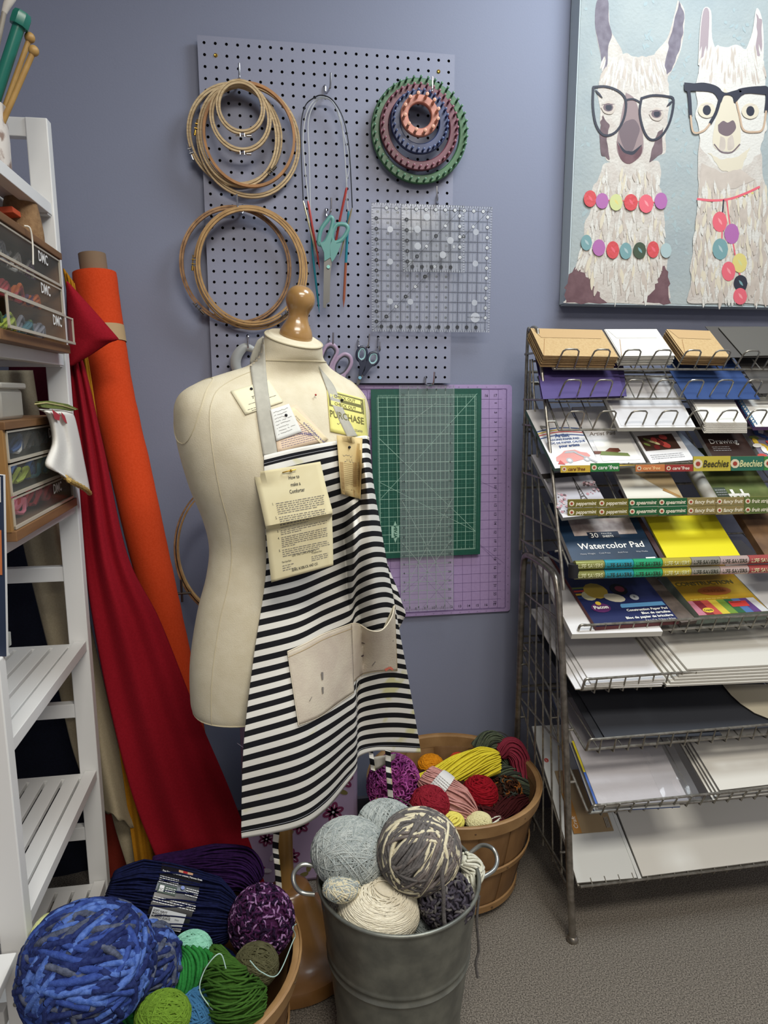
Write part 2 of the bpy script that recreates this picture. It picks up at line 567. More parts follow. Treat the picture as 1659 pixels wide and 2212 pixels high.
scissors('large scissors with teal handles hanging under the knitting needles', -.046,
         [[(706, 478), (694, 495), (689, 515), (690, 528), (702, 524), (712, 504), (719, 478), (714, 469)], [(721, 494), (717, 510), (722, 524), (738, 518), (751, 498), (748, 487), (737, 484), (727, 486)]],
         [[(690, 522), (700, 526), (710, 508), (718, 480), (719, 500), (713, 530), (714, 556), (701, 564), (700, 545)], [(719, 514), (727, 526), (738, 524), (730, 545), (722, 560), (717, 566), (713, 552), (713, 530)]],
         [[(700, 558), (714, 548), (717, 566), (710, 620), (704, 666), (698, 664)], [(701, 548), (715, 554), (714, 590), (712, 652), (706, 656), (702, 600)]],
         (709, 577), mat('teal_plastic', '578f88', .4), BLADE, pm=mat('teal_pivot', '8fc9bd', .4))
scissors('scissors with lilac handles hanging beside the dress form neck', -.030,
         [[(705, 748), (697, 765), (693, 790), (700, 805), (710, 803), (716, 785), (728, 760), (722, 747), (713, 744)], [(731, 773), (722, 788), (721, 805), (731, 813), (746, 806), (758, 786), (756, 771), (744, 765)]],
         [[(696, 796), (710, 806), (718, 788), (724, 800), (724, 830), (716, 850), (708, 830)], [(722, 800), (732, 814), (748, 806), (742, 830), (728, 850), (718, 846)]],
         [[(712, 836), (724, 832), (726, 900), (722, 915)], [(716, 836), (728, 834), (730, 880), (727, 912)]],
         (721, 846), mat('lilac_plastic', 'a08aa2', .45), BLADE, mi=mat('grey_grip', '3c3c44', .6))
scissors('small scissors with navy handles and pale blue finger rings', -.030,
         [[(778, 751), (772, 762), (773, 775), (780, 780), (789, 774), (791, 760), (786, 751)], [(800, 764), (795, 775), (798, 786), (808, 787), (816, 778), (815, 765), (808, 762)]],
         [[(772, 770), (784, 782), (792, 768), (791, 784), (788, 800), (781, 812), (775, 810), (778, 790)], [(795, 776), (804, 790), (814, 784), (800, 796), (788, 812), (782, 808), (788, 792)]],
         [[(775, 806), (786, 808), (776, 828), (768, 838)], [(778, 808), (784, 812), (775, 832), (766, 840)]],
         (777, 816), mat('navy_plastic', '22283c', .4), BLADE, mi=mat('pale_blue_grip', '8fb5b8', .5), pm=mat('blue_pivot', '7fb4cc', .4), thick=.008, r=.003)
# grey handle of a tool mostly behind the strap
t = thing('rotary_cutter', at(530, 770, -.02), 'grey rounded tool handle hanging behind the dress form shoulder', 'cutter')
lp = [at(x, y, -.022) for x, y in ((548, 756), (530, 750), (516, 762), (509, 780), (513, 800), (530, 812), (548, 806))]
gm = mat('grey_handle', '9a9c9a', .4)
MB().tube(spline(lp, 30), [.0055 + .004 * math.sin(math.pi * k / 30) for k in range(31)], gm, 10, flat=1.4).build('handle', t)
MB().cyl(at(545, 806, -.026), at(545, 806, -.016), .022, BLADE, 24).build('blade', t)

# ------------------------------------------------------------------ knitting looms
def loom(px, py, rop, rip, Y, npeg, m, mh, label, L=.017, a0=0, dep=.012, rp=.0026):
    c = at(px, py, Y)
    k = (at(px + 1, py, Y) - c).length
    ro, ri = rop * k, rip * k
    t = thing('knitting_loom', c - Vector((0, 0, ro)), label, 'knitting loom')
    prof = [(ri, 0), (ro - .001, 0), (ro, .002), (ro, dep - .002), (ro - .002, dep), (ri + .002, dep), (ri, dep - .002), (ri, 0)]
    MB().lathe(c, prof, m, 64, ax=(0, -1, 0)).build('ring', t)
    first = None
    rm = ro - .0055
    L += .003
    for i in range(npeg):
        a = R(a0) + 2 * math.pi * i / npeg
        o = c + Vector((rm * math.cos(a), 0, rm * math.sin(a)))
        if first is None:
            b = MB()
            b.lathe(o, [(rp * 1.2, dep - .001), (rp, dep + .002), (rp * .85, dep + L * .75), (rp * 1.25, dep + L * .88), (rp * 1.2, dep + L), (0, dep + L + .001)], mh, 8, ax=(0, -1, 0))
            first = b.build('peg', t); o0 = o
        else:
            q = first.copy(); COL.objects.link(q); q.location = o - o0
    return t
loom(905, 287, 103, 86, -.010, 41, mat('green_loom', '3c6a44', .4), mat('green_loom_peg', '3f6b4c', .4), 'largest green round knitting loom at the back of the nested looms', a0=3)
loom(904, 279, 84, 66, -.024, 36, mat('maroon_loom', '6e3a48', .4), mat('maroon_loom_peg', '7a4452', .4), 'maroon round knitting loom between the green and blue ones', L=.014)
loom(905, 267, 62, 42, -.038, 30, mat('navy_loom', '2c3a64', .4), mat('navy_loom_peg', '34446e', .4), 'dark blue round knitting loom behind the peach one', L=.014)
loom(905, 253, 41, 25, -.052, 12, mat('peach_loom', 'bd7b68', .4), mat('peach_loom_peg', 'd09a80', .4), 'small peach round knitting loom at the front of the nested looms', L=.020, rp=.0035, a0=12)
# ================================================================== mats and rulers
def frameP(tl, tr, bl, Y):
    """P(u, v) in inches from the top left corner; unit lengths are real inches"""
    a, b_, c = at(*tl, Y), at(*tr, Y), at(*bl, Y)
    U = (b_ - a); V = (c - a)
    return a, U, V
def sheetmap(tl, tr, bl, Y, W, H, off=0):
    a, U, V = frameP(tl, tr, bl, Y)
    U.y = 0; V.y = 0
    return lambda u, v, o=0: a + U * (u / W) + V * (v / H) + Vector((0, -off - o, 0))
def hline(b, P, u0, u1, v, w_, m, o=0):
    b.add([P(u0, v - w_ / 2, o), P(u1, v - w_ / 2, o), P(u1, v + w_ / 2, o), P(u0, v + w_ / 2, o)], [(0, 1, 2, 3)], m)
def sline(b, P, a, c, w_, m, o=0):
    dx, dy = c[0] - a[0], c[1] - a[1]
    l = math.hypot(dx, dy) or 1
    nx, ny = -dy / l * w_ / 2, dx / l * w_ / 2
    b.add([P(a[0] + nx, a[1] + ny, o), P(c[0] + nx, c[1] + ny, o), P(c[0] - nx, c[1] - ny, o), P(a[0] - nx, a[1] - ny, o)], [(0, 1, 2, 3)], m)
def disc(b, P, u, v, r, m, o=0, n=14):
    b.add([P(u + r * math.cos(2 * math.pi * k / n), v + r * math.sin(2 * math.pi * k / n), o) for k in range(n)], [tuple(range(n))], m)
def rrect(b, P, u0, v0, u1, v1, r, m, t, n=5):
    pts = []
    for cx, cy, a in ((u1 - r, v1 - r, 0), (u0 + r, v1 - r, 90), (u0 + r, v0 + r, 180), (u1 - r, v0 + r, 270)):
        for k in range(n + 1):
            q = R(a + 90 * k / n)
            pts.append(P(cx + r * math.cos(q), cy + r * math.sin(q), 0))
    b.slab(pts, (0, 1, 0), t, m)

# purple mat: 25 x 19 in.; left part lies behind the apron
PM = sheetmap((732, 835), (1106, 831), (735, 1336), .012, 19.0, 25.0)
PM = (lambda P0: (lambda u, v, o=0: P0(u, v, o)))(PM)
a_tr, a_br = at(1106, 831, .012), at(1102, 1320, .012)
Hh = (a_tr - a_br).length
Vv = (a_br - a_tr) / 25.0
Uu = Vector((Hh / 25.0, 0, 0))
PM = lambda u, v, o=0: a_tr + Uu * (u - 19.0) + Vv * v + Vector((0, -o, 0))
t = thing('cutting_mat', PM(9.5, 25), 'large lilac purple cutting mat with numbered grid on the wall', 'cutting mat')
b = MB()
rrect(b, PM, 0, 0, 19, 25, .35, mat('lilac_mat', 'a892bd', .5, c2='a38db8', ns=120), .003)
b.build('mat_sheet', t)
dk = mat('mat_violet_line', '5b4478', .6); dn = mat('mat_number', '241c38', .6)
b = MB()
for k in range(18): sline(b, PM, (.5 + k + .0, .55), (.5 + k, 24.5), .03, dk, .0003)
for k in range(25): sline(b, PM, (.5, .5 + k), (17.9, .5 + k), .03, dk, .0003)
for u in (.42, 18.42): sline(b, PM, (u, .5), (u, 24.5), .05, dk, .0003)
for v in (.42, 24.6): sline(b, PM, (.4, v), (18.4, v), .05, dk, .0003)
for k in range(0, 193):
    v = .5 + k / 8
    L = .22 if k % 8 == 0 else .14 if k % 4 == 0 else .09
    sline(b, PM, (18.42, v), (18.42 - L, v), .02, dk, .0003)
for k in range(0, 145):
    u = .45 + k / 8
    L = .22 if k % 8 == 0 else .14 if k % 4 == 0 else .09
    sline(b, PM, (u, .42), (u, .42 + L), .02, dk, .0003); sline(b, PM, (u, 24.6), (u, 24.6 - L), .02, dk, .0003)
for q in (((14.6, 9.8), (17.5, 11.2)), ((14.2, 16.2), (18.2, 19.4)), ((9, 20.5), (12.6, 24.5)), ((0, 2), (17.8, 19.6)), ((4.5, 24), (9.0, 20.5)), ((9, 24), (12.5, 20.2))):
    sline(b, PM, q[0], q[1], .025, dk, .0003)
TP = lambda x, y: PM(x, -y, .0006)
for k in range(1, 24):
    b.text(str(k), (lambda v0: (lambda x, y: PM(17.35 - y, v0 + x, .0006)))(k + .9), 0, 0, .28, dn, 'C', bold=.01)
    b.text(str(k), (lambda v0: (lambda x, y: PM(18.75 - y, v0 + x, .0006)))(k + .9), 0, 0, .10, dn, 'C')
for k in range(1, 18):
    b.text(str(k), TP, k + .2, -1.25, .28, dn, 'C', bold=.01)
    b.text(str(k), TP, k + .2, -24.25, .28, dn, 'C', bold=.01)
    b.text(str(k), TP, k + .2, -.3, .1, dn, 'C')
    b.text(str(k), TP, k + .2, -24.88, .1, dn, 'C')
b.build('printed_grid', t, smooth=False)

# green mat 12 x 18
g_tl, g_tr, g_br = at(801, 841, -.002), at(1040, 839, -.002), at(1037, 1197, -.002)
Ug = (g_tr - g_tl) / 12.6; Vg = (g_br - g_tr) / 18.6
GM = lambda u, v, o=0: g_tl + Ug * u + Vg * v + Vector((0, -o - .003 * math.sin(math.pi * v / 18.6), 0))
t = thing('cutting_mat', GM(6, 18.6), 'dark green cutting mat with pale grid hanging over the purple mat', 'cutting mat')
b = MB()
gmt = mat('green_mat', '155243', .5, c2='134c3e', ns=90)
b.grid(lambda u, v: GM(u * 12.6, v * 18.6), 6, 20, gmt, thick=.0025, tn=(0, 1, 0))
b.build('mat_sheet', t)
b = MB()
gl = mat('mat_pale_line', '9cc4b0', .6); gl2 = mat('mat_faint_line', '4c8571', .6)
def gline(a, c, w_, m):
    n = 8
    for i in range(n):
        f = lambda q: (a[0] + (c[0] - a[0]) * q, a[1] + (c[1] - a[1]) * q)
        sline(b, GM, f(i / n), f((i + 1) / n), w_, m, .0006)
for k in range(0, 24): gline((.8 + k * .5, .8), (.8 + k * .5, 17.9), .05 if k % 2 == 0 else .025, gl if k % 2 == 0 else gl2)
for k in range(0, 35): gline((.7, .9 + k * .5), (12.0, .9 + k * .5), .05 if k % 2 == 0 else .025, gl if k % 2 == 0 else gl2)
for k in range(0, 137):
    v = .9 + k / 8
    L = .35 if k % 4 == 0 else .2
    sline(b, GM, (.62, v), (.62 + L, v), .03, gl, .0008); sline(b, GM, (12.05, v), (12.05 - L, v), .03, gl, .0008)
for k in range(0, 90):
    u = .8 + k / 8
    L = .35 if k % 4 == 0 else .2
    sline(b, GM, (u, .6), (u, .6 + L), .03, gl, .0008); sline(b, GM, (u, 18.0), (u, 18.0 - L), .03, gl, .0008)
for q in (((12.1, .55), (.9, 11.8)), ((.7, 5.1), (12.0, 15.9)), ((.8, 10.0), (12.0, 15.9))): gline(q[0], q[1], .04, gl)
b.text('ALVIN', lambda x, y: GM(2.35 + y, 15.6 - x - .0, .0014), 0, 0, .36, mat('green_logo_text', '1d5a49', .6), 'C', bold=.03)
pts = [(2.5, 14.35), (2.95, 15.6), (2.5, 16.85), (2.05, 15.6)]
b.add([GM(u, v, .0008) for u, v in pts], [(0, 1, 2, 3)], gl)
b.add([GM(u, v, .0009) for u, v in [(2.05, 14.95), (2.95, 14.95), (2.95, 16.25), (2.05, 16.25)]], [(0, 1, 2, 3)], gl)
b.build('printed_grid', t, smooth=False)

ACR = mat('clear_acrylic', 'c8ccd2', .08, alpha=.10, spec=.7)
ACR2 = mat('clear_acrylic_edge', 'd2d6dc', .15, alpha=.55)
LK = mat('ruler_black', '26282e', .6); LW = mat('ruler_white', 'd6d9dc', .6); LG = mat('ruler_frost', 'd9dce2', .7, alpha=.55)
LD = mat('ruler_silver', '9fb0a8', .5, alpha=.9)
def clear_ruler(label, a, U, V, W, H, kind):
    P = lambda u, v, o=0: a + U * u + V * v + Vector((0, -o, 0))
    t = thing('quilting_ruler', P(W / 2, H), label, 'quilting ruler')
    b = MB()
    q = [P(0, 0), P(W, 0), P(W, H), P(0, H)]
    q2 = [p + Vector((0, .003, 0)) for p in q]
    b.add(q, [(0, 1, 2, 3)], ACR)
    b.add(q + q2, [(i, i + 4, (i + 1) % 4 + 4, (i + 1) % 4) for i in range(4)], ACR2)
    b.add(q2, [(3, 2, 1, 0)], ACR)
    b.build('acrylic_sheet', t, smooth=False)
    b = MB()
    o = .0004
    if kind == 'sq':
        for k in range(int(W) + 1):
            u = W - .5 - k
            if u > 0:
                sline(b, P, (u, .2), (u, H - .2), .035, LK, o)
            v = .5 + k
            if v < H: sline(b, P, (.2, v), (W - .2, v), .035, LK, o)
        for k in range(int(W * 8)):
            u = k / 8 + .06
            L = .16 if k % 4 else .3
            for v0, s in ((.02, 1), (H - .02, -1)): sline(b, P, (u, v0), (u, v0 + s * L), .022, LW if k % 2 else LK, o)
            for u0, s in ((.02, 1), (W - .02, -1)): sline(b, P, (u0, u), (u0 + s * L, u), .022, LW if k % 2 else LK, o)
        for i in range(int(W)):            # frosted rule ticks along every line
            for j in range(int(H)):
                u, v = W - .5 - i, .5 + j
                for q in range(1, 8):
                    sline(b, P, (u - .05, v + q / 8), (u + .05, v + q / 8), .02, LK, o)
                    sline(b, P, (u - q / 8, v - .05), (u - q / 8, v + .05), .02, LK, o)
                    if q in (2, 3, 5, 6) and u - .85 > 0:
                        sline(b, P, (u - q / 8, v + .15), (u - q / 8, v + .85), .03, LG, o)
        sline(b, P, (W - .1, .1), (.1, H - .1), .03, LK, o)
        big = W > 8
        for k in range(1, int(W)):
            for (u, v, m1, m2) in ((W - k + .02 - .0, .5 - .02, LW, LK), (W - .5, k + .02, LW, LK), (k + .5, k + .02 , None, None)):
                if m1:
                    disc(b, P, u, v, .20, LK, o * 2); disc(b, P, u, v, .155, m1, o * 3)
                    b.text(str(k), lambda x, y: P(x, -y, o * 4), u, -v - .08, .17, m2, 'C')
        for k in range(2, int(W)):
            u, v = W - .5 - k + .5, k + .0
            if k % 2 == 0: disc(b, P, u - .0, v, .17, LK, o * 2); disc(b, P, u, v, .14, LW, o * 3); b.text(str(k), lambda x, y: P(x, -y, o * 4), u, -v - .07, .15, LK, 'C')
            else: disc(b, P, u, v, .20, LK, o * 2); b.text(str(k), lambda x, y: P(x, -y, o * 4), u, -v - .05, .10, LW, 'C')
        for k in range(1, int(H)):
            disc(b, P, .5, k + .5, .20, LK, o * 2); b.text(str(int(W) - k), lambda x, y: P(x, -y, o * 4), .5, -k - .55, .10, LW, 'C')
            disc(b, P, W - k - .5, H - .5, .20, LK, o * 2)
        if not big:
            for u, v in ((1.6, 4.0), (2.6, 1.2), (1.6, 2.4), (5.0, 3.4), (4.2, 1.2 + 3.6)): disc(b, P, u, v, .34, LG, o * 2, 20)
        else:
            for u in (1.9, 4.0, 10.8):
                for v in (2.5, 5.6, 9.5): disc(b, P, u, v, .30, ACR2, o * 2, 20)
            b.text('RIGHT HANDED', lambda x, y: P(x, -y, o * 4), 10.9, -11.05, .16, LK, 'C')
            disc(b, P, 10.9, 11.0, .5, LG, o * 2, 20)
    else:
        for k in range(1, int(W)): sline(b, P, (k - .0, .15), (k, H - .1), .05, LD, o)
        for k in range(1, int(H)): sline(b, P, (.2, k), (W - .2, k), .05, LD, o)
        for k in range(1, int(H) * 8):
            for u0 in (.02, W - .14): sline(b, P, (u0, k / 8), (u0 + .12, k / 8), .03, LD, o)
            for u0 in range(1, int(W)):
                if k % 8: sline(b, P, (u0 - .06, k / 8), (u0 + .06, k / 8), .025, LD, o)
        for k in range(1, int(W) * 8):
            for v0 in (.02, H - .3): sline(b, P, (k / 8, v0), (k / 8, v0 + .25), .025, LK, o)
            for v in range(1, int(H)):
                if k % 8: sline(b, P, (k / 8, v - .05), (k / 8, v + .05), .025, LD, o)
        for k in range(1, int(H)):
            b.text(str(k), lambda x, y: P(x, -y, o * 3), W - .45, -k - .1, .24, LK, 'C', bold=.01)
            b.text(str(int(H) - k), lambda x, y: P(x, -y, o * 3), .4, -k - .1, .24, LK, 'C', bold=.01)
        for k in range(1, int(W)):
            b.text(str(k), lambda x, y: P(x, -y, o * 3), k + .0, -.55, .24, LK, 'C', bold=.01)
            b.text(str(int(W) - k), lambda x, y: P(x, -y, o * 3), k + .0, -H + .35, .24, LK, 'C', bold=.01)
        for q in (((.2, 12), (W - .4, 22)), ((W - .2, 12), (.2, 22.2)), ((.2, 16.6), (W - 1.2, 22)), ((W - .2, 16.4), (1.2, 22.2)), ((.8, 4), (W - 2, 1.8))): sline(b, P, q[0], q[1], .045, LD, o)
    b.build('ruler_markings', t, smooth=False)
a = at(802, 437, -.016); U = (at(1064, 447, -.016) - a) / 12.5; V = (at(803, 716, -.016) - a) / 12.5
U.y = V.y = 0
clear_ruler('large clear square quilting ruler with black grid right of the pegboard', a, U, V, 12.5, 12.5, 'sq')
a = at(867, 440, -.024); U = (at(1003, 444, -.024) - a) / 6.5; V = (at(870, 587, -.024) - a) / 6.5
U.y = V.y = 0
clear_ruler('small clear square quilting ruler hung in front of the large square one', a, U, V, 6.5, 6.5, 'sq')
a = at(862, 832, -.020); U = (at(982, 832, -.020) - a) / 6.0; V = (at(866, 1322, -.020) - a) / 24.3
U.y = V.y = 0
clear_ruler('long clear quilting ruler hanging over the green cutting mat', a, U, V, 6.0, 24.3, 'long')

# ================================================================== the llama canvas
CY = -.036
t = thing('canvas_painting', at(1440, 655, 0), 'canvas painting of two white llamas wearing glasses and bead necklaces', 'painting')
L0, B0 = at(1226, 300, CY).x, at(1400, 657, CY).z
W0 = at(1228, 655, CY).x
x0 = W0; x1 = x0 + .76; z0 = B0; z1 = z0 + .95
b = MB().box(((x0 + x1) / 2, (CY + .0175) / 2, (z0 + z1) / 2), (x1 - x0, .0175 - CY, z1 - z0), mat('canvas_sky', '949d9e', .75, c2='9fa6a4', ns=9, bump=.5, bs=120))
# canvas edge strips, coloured paler to make up for the weak light there
b.box((x0 - .0015, (CY + .0175) / 2, (z0 + z1) / 2), (.003, .0175 - CY, z1 - z0), mat('canvas_edge', 'c4d0d2', .75))
b.box(((x0 + x1) / 2, (CY + .0175) / 2, z0 - .0015), (x1 - x0, .0175 - CY, .003), MATS['canvas_edge'])
b.build('canvas', t, smooth=False, bev=.002)
b = MB()
lay = [0]
def cp(pts, m, n=None, sm=True, z=None):
    """painted patch through pixel points"""
    lay[0] += 1
    Y = CY - .0001 - .0000030 * lay[0]
    P = [Vector((x, y, 0)) for x, y in pts]
    if sm and len(P) > 3: P = spline(P + [P[0]], len(P) * 4)[:-1]
    b.add([at(p.x, p.y, Y) for p in P], [tuple(range(len(P)))], m)
def stroke(p, q, w_, m, wob=0):
    dx, dy = q[0] - p[0], q[1] - p[1]
    l = math.hypot(dx, dy) or 1
    nx, ny = -dy / l * w_ / 2, dx / l * w_ / 2
    mx, my = (p[0] + q[0]) / 2 + wob, (p[1] + q[1]) / 2
    cp([p, (mx + nx, my + ny), q, (mx - nx, my - ny)], m)
def jag(pts, amp, n=5):
    """ragged fur edge"""
    out = []
    for (a, c) in zip(pts, pts[1:] + pts[:1]):
        for k in range(n):
            f = k / n
            out.append((a[0] + (c[0] - a[0]) * f + random.uniform(-amp, amp), a[1] + (c[1] - a[1]) * f + random.uniform(-amp, amp)))
    return out
FUR = mat('paint_cream', 'c4beb4', .7, c2='b8aea4', ns=30, bump=.6, bs=160)
FUR2 = mat('paint_light_cream', 'cbc7be', .7, bump=.5, bs=200)
FUR3 = mat('paint_beige', 'b3a79b', .7, c2='bdb1a5', ns=40)
FUR4 = mat('paint_warm_white', 'cac0aa', .7)
MAU = mat('paint_mauve_brown', '6d5a5e', .7, c2='5a484c', ns=40)
GRY = mat('paint_grey_brown', '77707a', .7, c2='655d68', ns=60)
CHOC = mat('paint_chocolate', '5e4146', .7, c2='6d5054', ns=40)
NOS = mat('paint_nose', '6b5c60', .7)
INK = mat('paint_black', '2a2c38', .6)
cpal = {'r': mat('paint_red', 'c4484c', .6, bump=.6, bs=120), 'p': mat('paint_purple', 'a4639c', .6), 'g': mat('paint_lime', 'c0c489', .6), 'k': mat('paint_pink', 'd4606c', .6), 'l': mat('paint_light_pink', 'e08c90', .6),
        't': mat('paint_teal', '6f9496', .6), 'd': mat('paint_dark_green', '3d4a38', .6), 'y': mat('paint_yellow', 'cdbf74', .6), 'b': INK, 's': mat('paint_pale_blue', '9fb2b2', .6)}
S1 = mat('paint_pale_patch', '9aa8a9', .7, bump=.2, bs=80)
for cx_, cy_, n_ in ((1250, 290, 26), (1465, 410, 12), (1460, 480, 14), (1248, 500, 20), (1470, 150, 16), (1250, 60, 14), (1400, 60, 14), (1475, 300, 12), (1590, 50, 12)):
    for k in range(n_):
        x, y = cx_ + random.gauss(0, 12), cy_ + random.gauss(0, 45)
        if x > 1262: stroke((x, y), (x + random.uniform(-12, 12), y + random.uniform(4, 16)), random.uniform(3, 8), S1)
# left llama: neck, shoulders, head, ears
cp(jag([(1306, 350), (1424, 350), (1428, 420), (1440, 540), (1447, 640), (1446, 656), (1222, 656), (1224, 620), (1252, 560), (1262, 500), (1284, 400)], 3), FUR)
cp(jag([(1220, 656), (1222, 622), (1240, 575), (1262, 590), (1290, 625), (1310, 656)], 4), CHOC, sm=False)
cp(jag([(1387, 656), (1412, 622), (1430, 590), (1434, 572), (1446, 600), (1447, 656)], 3), CHOC, sm=False)
cp([(1290, 0), (1312, 0), (1318, 60), (1330, 85), (1345, 115), (1342, 160), (1306, 155), (1300, 130), (1286, 60)], FUR)
cp([(1286, 20), (1292, -2), (1313, -2), (1315, 45), (1322, 75), (1314, 100), (1312, 140), (1302, 158), (1298, 120), (1286, 60)], GRY)
cp([(1464, 0), (1478, 20), (1478, 60), (1470, 110), (1450, 155), (1430, 175), (1420, 150), (1412, 120), (1440, 85), (1452, 50)], FUR)
cp(jag([(1466, 0), (1477, 24), (1476, 70), (1466, 110), (1455, 145), (1438, 170), (1432, 160), (1440, 120), (1445, 90), (1456, 55)], 2, 3), GRY)
cp(jag([(1312, 140), (1345, 115), (1380, 122), (1415, 120), (1440, 150), (1446, 190), (1442, 260), (1436, 330), (1400, 350), (1350, 360), (1310, 345), (1300, 300), (1292, 200), (1296, 165)], 2), FUR)
for k in range(130):
    x = 1305 + random.random() * 125
    y = 120 + random.random() * 55
    stroke((x, y), (x + (x - 1368) * .15, y + 28), 4, random.choice((FUR2, FUR3, FUR2)))
cp(jag([(1303, 250), (1316, 270), (1310, 300), (1318, 345), (1300, 335), (1294, 290), (1298, 262)], 1.5, 3), MAU)
cp(jag([(1418, 290), (1434, 275), (1430, 330), (1402, 350), (1410, 320)], 2, 3), MAU)
cp([(1352, 200), (1372, 215), (1384, 260), (1390, 320), (1374, 346), (1348, 350), (1332, 318), (1340, 262)], mat('paint_muzzle', '8d7b7a', .7))
cp([(1352, 262), (1370, 258), (1382, 278), (1376, 300), (1366, 326), (1352, 326), (1340, 300), (1338, 278)], NOS)
cp([(1332, 305), (1340, 318), (1358, 332), (1374, 328), (1386, 314), (1384, 335), (1360, 354), (1340, 342)], CHOC)
cp([(1334, 305), (1350, 324), (1358, 326), (1368, 326), (1387, 312), (1370, 333), (1356, 333), (1344, 326)], INK)
for k in range(420):
    x = 1240 + random.random() * 200; y = 360 + random.random() * 260
    if x < 1306 - (y - 360) * .28 or x > 1432 + (y - 500) * .04: continue
    if y > 560 and (x < 1262 + (y - 560) * .6 or x > 1420 - (y - 560) * .3): continue
    stroke((x, y), (x + random.uniform(-9, 5) + (x - 1350) * .05, y + random.uniform(18, 46)), random.uniform(3, 9), random.choice((FUR2, FUR3, FUR2, FUR, FUR4)))
def ell(x, y, a, c, m): cp([(x + a * math.cos(t * math.pi / 4), y + c * math.sin(t * math.pi / 4)) for t in range(8)], m)
def eye(x, y, s=1):
    cp([(x - 16 * s, y), (x, y - 14 * s), (x + 16 * s, y - 2), (x + 8 * s, y + 14 * s), (x - 8 * s, y + 12 * s)], FUR3)
    ell(x, y, 11 * s, 9 * s, NOS); ell(x + 1, y, 7 * s, 7 * s, INK); stroke((x - 16, y - 6), (x + 15, y - 7), 3, NOS)
eye(1314, 232); eye(1418, 246)
def outline(pts, w_, m, closed=True):
    P = [Vector((x, y, 0)) for x, y in pts]
    P = spline(P + ([P[0]] if closed else []), len(P) * 5)
    lay[0] += 1
    Y = CY - .0001 - .0000030 * lay[0]
    for i in range(len(P) - 1):
        a, c = P[i], P[i + 1]
        d = (c - a); l = d.length or 1
        n = Vector((-d.y, d.x, 0)) / l * w_ / 2
        e = d / l * w_ * .3
        b.add([at(q.x, q.y, Y - i * 2e-6) for q in (a + n - e, c + n + e, c - n + e, a - n - e)], [(0, 1, 2, 3)], m)
outline([(1282, 188), (1310, 187), (1338, 198), (1352, 218), (1348, 255), (1330, 285), (1305, 292), (1288, 270), (1281, 230)], 5, INK)
outline([(1386, 212), (1410, 206), (1440, 208), (1455, 216), (1448, 260), (1430, 292), (1408, 302), (1392, 285), (1382, 245)], 5, INK)
outline([(1352, 216), (1368, 214), (1385, 222)], 4, INK, False)
stroke((1284, 192), (1302, 212), 5, INK); stroke((1455, 216), (1440, 230), 5, INK)
for x, y, c, w_, h in ((1275, 429, 'r', 14, 18), (1301, 434, 'p', 14, 17), (1331, 437, 'g', 14, 18), (1363, 437, 'r', 15, 18), (1396, 440, 'k', 16, 20), (1428, 434, 'p', 14, 18),
                       (1267, 524, 't', 12, 17), (1294, 535, 'p', 14, 18), (1324, 540, 'r', 14, 19), (1352, 542, 't', 13, 18), (1382, 541, 'd', 14, 18), (1411, 539, 'r', 13, 18), (1439, 541, 's', 12, 16),
                       (1555, 479, 'k', 16, 22), (1581, 505, 'p', 16, 22), (1556, 538, 't', 17, 23), (1598, 568, 'y', 16, 21), (1574, 586, 'k', 15, 21), (1600, 612, 'b', 15, 18), (1599, 640, 'k', 15, 18)):
    globals().setdefault('BEADS', []).append((x, y, c, w_, h))
# right llama
cp(jag([(1512, 250), (1540, 300), (1640, 300), (1652, 400), (1658, 520), (1670, 656), (1488, 656), (1492, 560), (1506, 470), (1508, 380)], 3), FUR)
cp([(1508, 140), (1512, 60), (1520, 18), (1536, 24), (1538, 80), (1548, 120), (1530, 150)], FUR2)
cp([(1510, 135), (1514, 60), (1521, 20), (1532, 26), (1530, 90), (1526, 132)], mat('paint_taupe', '9a8b8e', .7))
cp([(1610, 110), (1625, 70), (1634, 18), (1646, 40), (1650, 100), (1644, 140)], FUR2)
cp(jag([(1634, 28), (1645, 44), (1646, 100), (1636, 140), (1632, 100), (1636, 70)], 1.5, 3), MATS['paint_taupe'])
cp(jag([(1508, 130), (1548, 100), (1590, 98), (1630, 110), (1652, 140), (1655, 280), (1640, 330), (1600, 368), (1550, 360), (1515, 320), (1504, 250)], 3), FUR2)
for k in range(130):
    x = 1515 + random.random() * 135; y = 95 + random.random() * 60
    stroke((x, y), (x + (x - 1580) * .1, y + 30), 4, random.choice((FUR2, FUR3, FUR2)))
cp([(1565, 190), (1582, 215), (1598, 262), (1596, 320), (1560, 326), (1540, 312), (1545, 265)], FUR4)
cp([(1551, 270), (1562, 261), (1572, 265), (1584, 260), (1590, 276), (1580, 290), (1568, 294), (1553, 286)], NOS)
cp([(1556, 294), (1566, 300), (1566, 322), (1554, 324)], FUR3); cp([(1572, 300), (1582, 292), (1586, 318), (1572, 324)], FUR3)
outline([(1543, 312), (1555, 326), (1567, 330), (1582, 328), (1598, 312)], 3, NOS, False)
cp(jag([(1530, 330), (1560, 345), (1600, 335), (1620, 320), (1600, 370), (1560, 370)], 2), FUR4)
cp(jag([(1515, 350), (1560, 375), (1600, 365), (1630, 390), (1560, 415), (1512, 420)], 2), FUR3)
for k in range(420):
    x = 1492 + random.random() * 165; y = 385 + random.random() * 240
    if x < 1506 + (470 - y) * .08: continue
    stroke((x, y), (x + random.uniform(-7, 5), y + random.uniform(25, 50)), random.uniform(5, 10), random.choice((FUR2, FUR3, FUR3, FUR4)))
for x, y in ((1527, 238), (1621, 240)):
    ell(x, y, 19, 17, FUR4); ell(x, y, 9, 11, INK); stroke((x - 14, y - 10), (x + 12, y - 14), 3, FUR3)
TANF = mat('paint_tan_frame', 'b79d84', .6)
